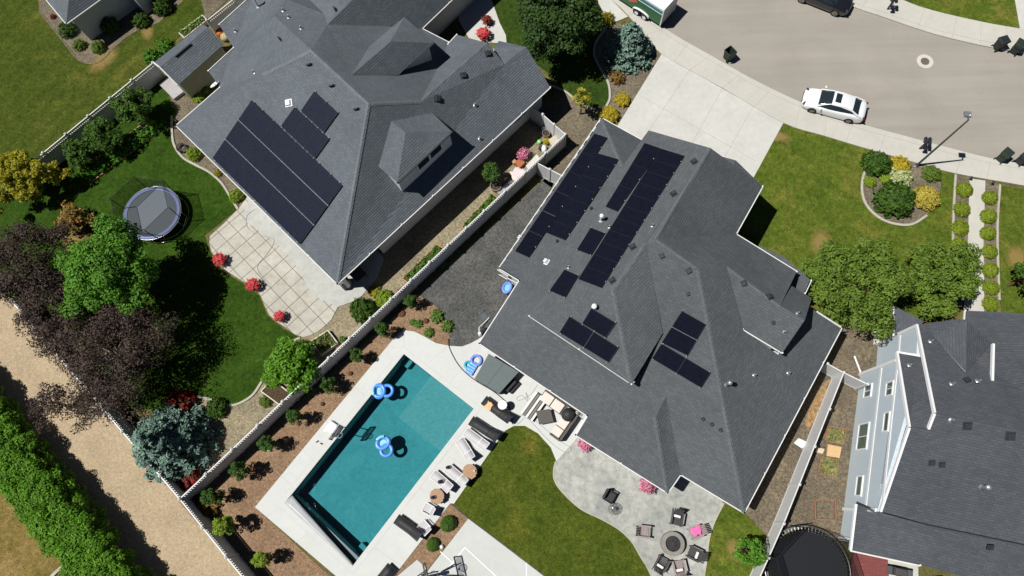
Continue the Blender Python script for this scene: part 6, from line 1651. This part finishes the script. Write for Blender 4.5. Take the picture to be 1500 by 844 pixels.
def chair(px, py, tx, ty, label, mat, pillow=True):
    c = P(px, py, .4); c.z = .048; f = P(tx, ty, .4)-P(px, py, .4); rot = math.atan2(f.y, f.x)             # x is the way the chair faces
    t = local('patio_chair', label, 'chair', c, rot, 'slatted chairs round the fire pit')
    mb = MB()
    for k in range(6): x = .30-k*.105; mb.box((x, 0, .40-.03*k), (.09, .52, .022), T=None)
    mb.build('seat', mat, t)
    mb = MB(); n_ = 6
    for k in range(n_):
        y = (k-2.5)*.095; mb.bar((-.26, y, .24), (-.62, y*1.12, 1.0-.02*abs(k-2.5)), .085, .022, up=Vector((1, 0, .4)))
    mb.build('backrest', mat, t)
    for s in (-1, 1):
        mb = MB(); mb.box((-.02, s*.33, .58), (.78, .12, .025)); mb.build('armrest', mat, t)
        mb = MB(); mb.box((.32, s*.31, .28), (.09, .03, .56)); mb.build('leg', mat, t)
        mb = MB(); mb.bar((.30, s*.28, .36), (-.62, s*.28, .03), .03, .10); mb.build('leg', mat, t)
    mb = MB(); mb.bar((-.42, -.33, .57), (-.42, .33, .57), .04, .06); mb.build('back_brace', mat, t)
    if pillow: mb = MB(); mb.box((-.20, 0, .43), (.17, .44, .12)); mb.build('lumbar_pillow', PILW, t, bevel=.05)
    return t
chair(944, 779, 984, 784, 'taupe patio chair standing apart on the lawn side of the fire pit, facing it', SLATP, False)
chair(991, 761, 986, 790, 'grey patio chair with white pillow, between fire pit and house', SLATD)
chair(1018, 780, 986, 793, 'patio chair draped with a pink towel', SLATP, False)
chair(1016, 811, 986, 796, 'grey patio chair with white pillow, between fire pit and side lawn', SLATD)
chair(969, 825, 984, 796, 'dark patio chair with white pillow nearest the curved lawn edge', SLATD)
chair(994, 830, 986, 796, 'taupe patio chair with white pillow cut by the bottom of the photo', SLATP)
cloth('towel', 1020, 778, .66, .62, .5, .35, PKT, 'bright pink towel hung over a patio chair', 'towel', 4)
t = local('swivel_chair', 'black padded chair alone on the stone patio', 'chair', P(893, 727, .3).xy.to_3d()+Vector((0, 0, .048)), -.55)
mb = MB(); mb.box((.02, 0, .40), (.62, .62, .16)); mb.build('seat_cushion', SLING, t, bevel=.06)
mb = MB(); mb.box((-.33, 0, .62), (.14, .66, .55)); mb.build('backrest', SLING, t, bevel=.05)
for s in (-1, 1):
    mb = MB(); mb.box((0, s*.35, .52), (.6, .08, .06)); mb.build('armrest', FRBL, t, bevel=.02)
    for x in (-.28, .28): mb = MB(); mb.box((x, s*.33, .22), (.05, .05, .44)); mb.build('leg', FRBL, t)
t = local('wire_table', 'small round mesh side table beside the black chair', 'table', P(899, 746, .4).xy.to_3d()+Vector((0, 0, .048)))
mb = MB()
for r in (.12, .20, .28, .34): mb.torus((0, 0, .45), r, .014, 26, 6)
for k in range(8): a = k*math.pi/4; mb.tube([(.1*math.cos(a), .1*math.sin(a), .45), (.34*math.cos(a), .34*math.sin(a), .45)], .01, 6)
mb.lathe([(.001, .445), (.13, .445), (.13, .455), (.001, .455)], n=18); mb.build('tabletop', GALV, t)
for k in range(3): a = k*2.09; mb = MB(); mb.tube([(.28*math.cos(a), .28*math.sin(a), .45), (.18*math.cos(a), .18*math.sin(a), 0)], .014, 6); mb.build('leg', GALV, t)
o = MB().lathe([(.001, 0), (.05, 0), (.055, .12), (.001, .12)], n=12).build('cup', WHITEV, smooth=40); o.location = P(897, 744, .52); tag(o, 'white cup on the small mesh table', 'cup')

# ================================================================== flower pots
POT = plain('pot_dark', srgb(60, 50, 46), .7, .15); POTT = plain('pot_terracotta', srgb(168, 100, 66), .8, .12); POTG = plain('pot_grey', (.30, .30, .30), .7, .1)
def pot(px, py, kind, r, label, mat=POT, h=.42, zb=.05, grp=None):
    p = P(px, py, h); p.z = zb; t = local('flower_pot', label, 'flower pot', p, rs.uniform(0, 6), grp)
    mb = MB(); mb.lathe([(.13, 0), (.17, h*.6), (.20, h), (.22, h), (.22, h-.04), (.17, h-.05), (.001, h-.05)], n=20); mb.build('pot', mat, t, smooth=40)
    o = add_obj('flowers', TB[kind], t, (0, 0, h-.06), (r, r, r*.9)); return t
gr = 'red flower pots round the patio of the left house'
pot(322, 381, 'red', .45, 'red flower pot at the patio edge nearest the trampoline', grp=gr)
pot(371, 418, 'red', .46, 'red flower pot midway along the curved patio edge', grp=gr)
pot(410, 464, 'red', .38, 'smallest red flower pot at the far tip of the tiled patio', grp=gr)
pot(708, 51, 'red', .52, 'red flower pot at the front door path of the left house', zb=.05)
pot(713, 30, 'redsh', .36, 'shaded red flower pot beside the front entrance', zb=.05)
pk = 'pink flower pots at the middle house eaves'
pot(857, 651, 'pink', .44, 'pink flower pot by the pool deck corner of the stone patio', grp=pk)
pot(948, 711, 'pink', .50, 'pink flower pot nearest the black padded chair', grp=pk)
pot(766, 226, 'pink', .46, 'large pink flower pot among garden clutter by the long fence', POTG)
# raised beds
TIM = wood_mat('bed_timber', srgb(196, 156, 112), srgb(166, 128, 92)); TIMR = wood_mat('bed_timber_red', srgb(158, 114, 92), srgb(132, 96, 80)); SOILM = gravel_mat('bed_soil', srgb(86, 70, 54), srgb(70, 56, 44), 16)
LF_DRY = leaf_mat('dry_weeds', G((150, 146, 88), (128, 132, 70), (168, 160, 108), (110, 118, 60)))
GRN = leaf_mat('bed_leaves', G((66, 104, 36), (90, 128, 48), (52, 84, 30), (120, 130, 60)))
def raised(pts, label, mat, leaf=None, h=.3, n_=700, grp=None, z0=0.0, soil=True, dens=1):
    W = [Vector((p.x, p.y, 0)) for p in PL(pts, h)]; c = sum(W, Vector())/len(W); t = thing('raised_bed', label, 'raised bed', c, grp)
    for i in range(len(W)):
        a, b_ = W[i], W[(i+1) % len(W)]; mb = MB(); mb.bar(a+Vector((0, 0, h/2)), b_+Vector((0, 0, h/2)), .07, h); mb.build('plank', mat, t)
    if soil: mb = MB(); mb.prism([x.lerp(c, .03) for x in W], 0, h-.07); mb.build('soil', GRAVEL_C if leaf is LF_DRY else SOILM, t)
    if leaf:
        g = np.random.default_rng(int(pts[0][0])); m_ = int(n_*dens)
        u, v = g.uniform(.04, .96, (2, m_)); A, B, C_, D_ = [np.array(w_-c) for w_ in W[:4]]
        Cn = (A*(1-u)[:, None]*(1-v)[:, None]+B*u[:, None]*(1-v)[:, None]+C_*u[:, None]*v[:, None]+D_*(1-u)[:, None]*v[:, None]); Cn[:, 2] = h+g.uniform(-.05, .22, m_)*(.5+.5*np.sin(u*17)*np.sin(v*9+u*5))
        add_obj('vegetables', leaf_mesh('vegetables', Cn, g.normal(size=(m_, 3))*.5+np.array([0, 0, .8]), .12, leaf, g), t)
    return t
gv = 'timber vegetable beds along the long fence'
raised([(676, 332), (721, 283), (729, 290), (684, 340)], 'narrow vegetable bed along the fence nearest the round topiary', TIM, GRN, grp=gv)
raised([(589, 408), (640, 358), (650, 364), (600, 416)], 'narrow vegetable bed along the fence nearest the patio bushes', TIM, GRN, grp=gv)
gc = 'weathered square beds beside the blue house'
raised([(1213, 625), (1240, 628), (1236, 651), (1209, 646)], 'weedy square bed nearest the short cross fence of the blue house yard', TIMR, LF_DRY, .1, 260, gc)
raised([(1203, 669), (1229, 674), (1226, 699), (1199, 693)], 'weedy square bed below the sandy board', TIMR, LF_DRY, .1, 300, gc)
raised([(1194, 732), (1224, 733), (1225, 762), (1195, 761)], 'empty reddish timber frame lying on the gravel', TIMR, None, .16, 0, gc, soil=False)
BRD = wood_mat('plywood', srgb(212, 178, 132), srgb(196, 160, 116))
def slab(pts, z0, z1, mat, name, label, cat, bevel=0):
    W = PL(pts, z1); mb = MB(); mb.prism(W, z0, z1); return tag(mb.build(name, mat, origin=sum(W, Vector())/len(W)*1, bevel=bevel), label, cat)
slab([(1213, 651), (1233, 655), (1230, 671), (1211, 668)], .0, .14, BRD, 'plywood_board', 'sandy coloured board lying between two weedy beds', 'board')
slab([(1197, 655), (1208, 658), (1205, 665), (1194, 662)], .0, .10, plain('paver_pale', srgb(206, 186, 160), .8), 'paving_slab', 'pale paving slab beside the side yard fence', 'paving slab')
slab([(1163, 649), (1170, 642), (1183, 648), (1175, 657)], .0, .06, WHITEV, 'white_board', 'white board on the gravel between the middle house and the fence', 'board')
slab([(388, 656), (394, 653), (397, 659), (391, 662)], .0, .05, plain('tile_green', srgb(168, 192, 164), .7), 'stepping_tile', 'pale green tile at the foot of a young pine', 'tile')
WHT = plain('timber_white', srgb(206, 198, 180), .7, .06)
raised([(456, 500), (480, 484), (494, 502), (470, 520)], 'pale timber planter box with seedlings at the patio tip', WHT, LF_VEG, .35, 160)
raised([(382, 573), (399, 556), (436, 585), (408, 592)], 'pale timber planter holding the spreading green tree', WHT, None, .35, 0)
raised([(262, 48), (296, 22), (303, 29), (270, 55)], 'white framed planter behind the tan shed with a few green plants', WHT, LF_VEG, .45, 260)
raised([(118, 250), (134, 266), (232, 192), (218, 174)], 'timber edged berry bed along the lawn below the fence', TIM, None, .14, 0)
pot(501, 497, 'veg', .2, 'round planter tub with green sprouts at the patio tip', POTG, .4, .02)
# clutter by the long fence, front end
def lump(px, py, r, h, mat, name, label, cat, zb=.02, sx=1, sy=1, rot=0):
    mb = MB(); mb.lathe([(.001, 0), (r*.8, .0), (r, h*.3), (r*.9, h*.7), (r*.5, h*.96), (.001, h)], n=18, sx=sx, sy=sy); o = mb.build(name, mat, smooth=60); p = P(px, py, h/2); o.location = (p.x, p.y, zb); o.rotation_euler = (0, 0, rot); return tag(o, label, cat)
def tub(px, py, r, h, mat, label, zb=.02):
    t = local('garden_tub', label, 'tub', P(px, py, h).xy.to_3d()+Vector((0, 0, zb)))
    MB().lathe([(r*.8, 0), (r, h), (r*.92, h), (r*.85, h*.5)], n=20).build('tub_wall', mat, t, smooth=40); MB().lathe([(.001, h*.7), (r*.9, h*.7)], n=18).build('soil', SOILM, t); return t
tub(800, 195, .30, .45, POTG, 'dark grey round tub by the fence corner')
lump(797, 188, .22, .5, WHITEV, 'white_urn', 'white plastic urn beside the dark grey tub', 'urn')
slab([(803, 205), (813, 198), (820, 206), (809, 214)], .0, .5, plain('crate_taupe', srgb(190, 180, 160), .7), 'wooden_crate', 'pale crate in the fence corner with small pots on it', 'crate', .02)
slab([(770, 243), (786, 226), (793, 234), (777, 251)], .0, .55, plain('locker_white', srgb(204, 198, 190), .6), 'storage_locker', 'pale grey storage box pressed against the long fence', 'storage box', .03)
slab([(754, 238), (762, 231), (769, 238), (761, 246)], .0, .4, POTT, 'planter_box', 'orange timber planter box beside the pink flower pot', 'planter', .02)
cloth('dust_sheet', 758, 254, .35, 1.0, .8, .7, plain('sheet_pink', srgb(214, 198, 196), .9, .05), 'pale pinkish sheet crumpled against the fence', 'sheet', 6)
lump(790, 208, .18, .3, plain('lime_plastic', srgb(150, 214, 120), .5), 'watering_can', 'lime green watering can among the garden pots', 'watering can')
lump(797, 218, .3, .5, WHITEV, 'white_sack', 'white sack leaning on the long fence near the yellow pot', 'sack', sx=.7)
pot(801, 207, 'yel', .24, 'small yellow flower pot by the fence corner', POTT, .3)
lump(793, 217, .22, .35, BLK, 'black_bag', 'black bag beside the white sack', 'bag')
tub(726, 272, .42, .5, POTG, 'dark round tub under the clipped topiary')
slab([(728, 281), (747, 263), (754, 269), (735, 288)], .0, .3, plain('bench_grey', srgb(150, 148, 148), .7), 'low_bench', 'grey low bench between the fence and the topiary', 'bench', .02)
slab([(749, 236), (753, 232), (757, 236), (753, 240)], .0, .3, TIM, 'small_crate', 'small brown crate by the shaded wall', 'crate', .01)
# by the middle house's gravel side
LAT = plain('lattice_white', (.74, .74, .73), .5, .03)
def lattice(pts, label):
    W = [Vector((p.x, p.y, 0)) for p in PL(pts, .9)]; c = (W[0]+W[1])/2; t = thing('lattice_screen', label, 'lattice', c); d_ = (W[1]-W[0]); L = d_.length; d_.normalize(); mb = MB(); h = 1.0
    for z in (.03, h): mb.bar(W[0]+Vector((0, 0, z)), W[1]+Vector((0, 0, z)), .05, .06)
    for w_ in W: mb.bar(w_, w_+Vector((0, 0, h)), .06, .06)
    mb.build('frame', LAT, t); mb = MB(); n_ = max(4, int(L/.16))
    for k in range(n_):
        a = W[0]+d_*(L*k/n_)
        for s in (0, 1):
            e = a+d_*min(.8, L-L*k/n_); mb.bar(a+Vector((0, 0, .05 if s else h-.05)), e+Vector((0, 0, (.05+.8) if s else h-.85)), .03, .012, up=Vector((-d_.y, d_.x, 0)))
    mb.build('lattice', LAT, t)
lattice([(743, 408), (758, 416)], 'white lattice screen in the eave notch of the middle house'); lattice([(729, 396), (744, 405)], 'white lattice screen under the gravel side eave corner')
t = local('spa_pump', 'white and black pump with pipes at the pool deck corner under the eave', 'pump', P(703, 489, .3).xy.to_3d()+Vector((0, 0, .02)), .9)
MB().lathe([(.001, 0), (.14, 0), (.14, .4), (.08, .5), (.001, .5)], n=16).build('tank', WHITEV, t, smooth=50)
MB().box((.34, 0, .16), (.4, .22, .3)).build('motor', BLK, t, bevel=.03)
MB().tube([(.05, .1, .4), (.3, .3, .4), (.7, .3, .15), (1.3, .25, .12)], .035, 8).build('pipes', WHITEV, t, smooth=50)
t = local('hose_reel', 'white hose reel hanging on the gravel side eave wall', 'hose reel', P(763, 346, .8).xy.to_3d()+Vector((.05, 0, 0)), 1.0)
MB().box((0, .0, .35), (.08, .5, .7)).build('stand', WHITEV, t, bevel=.02)
T_ = Matrix.Translation((-.16, 0, .55)) @ Matrix.Rotation(R(90), 4, 'Y'); MB().torus((0, 0, 0), .2, .07, 22, 8, T=T_).build('coiled_hose', WHITEV, t, smooth=60)
slab([(703, 463), (710, 458), (715, 464), (708, 470)], .0, .03, plain('drain_grey', srgb(84, 92, 96), .6), 'valve_lid', 'dark grey square valve lid in the gravel yard', 'valve lid')
# bark piles on the mulch
BRK = plain('bark_chunk', srgb(96, 66, 48), .9, .3, 8)
for x, y, r, q in ((588, 459, .28, 'pile of bark pieces near the corner of the mulch bed'), (513, 547, .16, 'small bark clump midway along the pool mulch bed'), (472, 592, .14, 'small bark clump uphill of the white hoop'), (624, 470, .2, 'bark clump among the green mulch bed plants')):
    lump(x, y, r, .16, BRK, 'bark_clump', q, 'bark')
# blue house yard
RED = wood_mat('red_deck_boards', srgb(134, 78, 74), srgb(112, 62, 60), 5, R(90))
W = PL([(1252, 806), (1300, 817), (1304, 880), (1236, 880)], .3); t = thing('red_deck', 'reddish brown timber deck under the eave of the blue house', 'deck', sum(W, Vector())/4*1)
mb = MB(); mb.prism(W, 0, .3); mb.build('platform', RED, t)
mb = MB()
for k in range(9):
    u = (k+.5)/9; mb.bar(W[0].lerp(W[1], u)+Vector((0, 0, .008)), W[3].lerp(W[2], u)+Vector((0, 0, .008)), .16, .014)
mb.build('boards', RED, t)
t = local('gas_grill', 'dark gas grill beside the white column of the blue house', 'grill', P(1318, 838, .8).xy.to_3d(), -.2)
MB().box((0, 0, .4), (.9, .5, .8)).build('cabinet', BLK, t, bevel=.02); MB().box((0, 0, .95), (.8, .5, .28), taper=.8).build('hood', SLATD, t, bevel=.05)
for s in (-1, 1): MB().box((s*.6, 0, .82), (.3, .45, .03)).build('side_shelf', GALV, t)
MB().tube([(-.3, -.28, .95), (.3, -.28, .95)], .02, 8).build('handle', STEEL, t)
slab([(1297, 816), (1345, 830), (1347, 900), (1300, 900)], .0, .06, WALK, 'concrete_step', 'pale concrete slab at the corner of the blue house', 'slab')
t = local('porch_column', 'white square column carrying the eave corner of the blue house', 'column', P(1344, 850, .0))
MB().box((0, 0, 1.35), (.25, .25, 2.7)).build('shaft', WHITE, t); MB().box((0, 0, .15), (.36, .36, .3)).build('base', WHITE, t)
slab([(1281, 473), (1309, 462), (1309, 494), (1280, 505)], .0, .12, WALK, 'concrete_step', 'concrete step under the porch roof of the blue house, by the olive trees', 'slab')
slab([(1292, 487), (1308, 480), (1310, 484), (1296, 489)], .12, .2, plain('doormat_red', srgb(150, 88, 78), .9), 'doormat', 'reddish doormat on the concrete step', 'doormat')
o = MB().tube([Vector((0, 0, .06)), Vector((*(P(1261, 548)-P(1251, 522)).xy, .06))], .06, 8).build('downspout_extension', WHITE, smooth=40); o.location = P(1251, 522); tag(o, 'white drain pipe lying on the gravel beside the blue house', 'drain pipe')
# behind the shed
lump(322, 47, .35, .5, plain('orange_fabric', srgb(216, 112, 50), .8), 'orange_sack', 'orange sack between the shed and the left house', 'sack')
lump(330, 54, .4, .5, gravel_mat('firewood', srgb(200, 188, 150), srgb(120, 110, 84), 12), 'firewood_pile', 'pale firewood heap between the shed and the left house', 'firewood')
lump(327, 25, .4, .5, plain('magenta_fabric', srgb(206, 88, 206), .8), 'magenta_cushion', 'magenta cushion leaning behind the left house', 'cushion')
slab([(329, 14), (338, 9), (342, 17), (334, 22)], .0, .7, WHITEV, 'white_cooler', 'white cooler among the boards behind the shed', 'cooler', .03)
WD_ = wood_mat('stacked_boards', srgb(170, 132, 104), srgb(132, 98, 76))
for k, (a, b_, q) in enumerate((((306, 34), (338, 6), 'reddish board leaning along the fence behind the shed'), ((309, 39), (330, 23), 'short grey brown board beside the fence behind the shed'), ((318, 36), (326, 46), 'thin board pointing at the orange sack'))):
    A, B = P(*a, .4), P(*b_, .5); tag(MB().bar(A, B, .14, .05).build('timber_board', WD_, origin=Vector((A.x, A.y, 0))), q, 'board')
o = local('satellite_dish', 'white satellite dish at the corner of the left house above the lime plants', 'satellite dish', P(315, 124, 2.9), 2.4)
MB().lathe([(.001, -.06), (.2, -.04), (.38, .04), (.40, .05), (.37, .06), (.2, -.02), (.001, -.04)], n=24, T=Matrix.Rotation(R(35), 4, 'Y')).build('dish', WHITEV, o, smooth=60)
MB().tube([(0, 0, 0), (-.25, 0, -.25)], .03, 8).build('mount', GALV, o); MB().tube([(.05, 0, -.1), (.35, 0, .3)], .015, 6).build('feed_arm', GALV, o)
# bottom hoop on the court
sb_ = P(674, 834, 0); cb = sb_-Vector((.994, .108, 0))*(.543*3.05); b0 = P(598, 849, 0); b0.z = .05; dv = cb-b0; Ld = dv.xy.length
t = local('basketball_hoop', 'large black basketball hoop with clear backboard over the sports court', 'basketball hoop', b0, math.atan2(dv.y, dv.x))
mb = MB(); mb.bar((0, 0, 0), (0, 0, 1.9), .18, .18, up=Vector((0, 1, 0))); mb.bar((0, 0, 1.85), (Ld*.68, 0, 2.72), .17, .17); mb.build('pole', BLK, t)
mb = MB()
for s_ in (-1, 1):
    mb.bar((Ld*.55, s_*.10, 2.5), (Ld, s_*.38, 3.35), .06, .06); mb.bar((Ld*.5, s_*.10, 2.35), (Ld, s_*.38, 2.75), .06, .06)
    for k in range(3): u = .35+.25*k; mb.bar((Ld*(.55+.45*u), s_*(.1+.28*u), 2.5+.85*u), (Ld*(.5+.5*u), s_*(.1+.28*u), 2.35+.4*u), .04, .04)
mb.bar((.1, .16, 1.4), (Ld*.5, .16, 2.1), .07, .07); mb.build('arms', BLK, t)
mb = MB(); mb.box((Ld+.04, 0, 3.05), (.02, 1.5, .9)); mb.build('backboard', net_mat('clear_board', (.5, .55, .56), .3), t)
mb = MB()
for z in (2.6, 3.5): mb.box((Ld+.04, 0, z), (.06, 1.58, .06))
for y in (-.77, .77): mb.box((Ld+.04, y, 3.05), (.06, .06, .84))
mb.build('board_frame', BLK, t)
mb = MB(); mb.torus((Ld+.40, 0, 2.72), .23, .018, 26, 6); mb.bar((Ld+.06, 0, 2.72), (Ld+.18, 0, 2.72), .14, .05); mb.build('rim', plain('rim_dark', srgb(60, 56, 54), .5), t)
mb = MB(); mb.lathe([(.22, 2.71), (.16, 2.5), (.13, 2.32)], (Ld+.40, 0, 0), 18); mb.build('net', NETH, t)
# porch corner of the left house
t = local('box_grill', 'grey box barbecue at the open corner of the left house porch', 'grill', P(503, 412, .9).xy.to_3d()+Vector((0, 0, .056)), ANG_A)
MB().box((0, 0, .45), (.55, .75, .9)).build('cabinet', plain('grill_grey', srgb(96, 100, 104), .5), t, bevel=.03); MB().box((0, 0, .98), (.5, .7, .16), taper=.8).build('lid', plain('grill_lid', srgb(84, 88, 92), .4), t, bevel=.04)
c = P(522, 400, .4); t = local('patio_table', 'dark table in shade under the corner porch of the left house', 'table', Vector((c.x, c.y, .056)), ANG_A)
MB().box((0, 0, .73), (1.5, .9, .05)).build('tabletop', SLATD, t, bevel=.01)
for sx in (-1, 1):
    for sy in (-1, 1): MB().box((sx*.68, sy*.38, .35), (.06, .06, .7)).build('leg', SLATD, t)
t = local('garden_netting', 'black coiled mesh basket in the kerbed bed beside the lime ball bush', 'basket', P(266, 217, .2).xy.to_3d()+Vector((0, 0, .02)))
mb = MB()
for z in (.05, .2, .35): mb.torus((0, 0, z), .34, .03, 18, 6)
mb.build('hoops', plain('basket_blue_black', (.03, .035, .05), .4), t)
for x, y, q in ((1457, 0, ''),): pass
# small path lights on the walkway beds
for x, y, q in ((1419, 263, 'small black path light at the lawn side start of the front walkway'), (1451, 270, 'small black path light at the far side start of the front walkway')):
    t = local('path_light', q, 'path light', P(x, y, .1)+Vector((0, 0, 0)), 0, 'path lights'); MB().tube([(0, 0, 0), (0, 0, .3)], .02, 8).build('stake', BLK, t); MB().lathe([(.03, .3), (.1, .34), (.02, .4), (.001, .41)], n=14).build('cap', BLK, t)
for k, q in enumerate(((1204, 359, 15, 22), (152, 88, 26, 15), (216, 46, 16, 10), (1490, 378, 14, 16), (1076, 806, 9, 13), (1138, 200, 8, 20), (110, 345, 24, 18), (440, 505, 14, 9), (60, 770, 26, 20))): dry('dry_grass', *q, None, .034, k)
print('OBJECTS', len(bpy.data.objects))
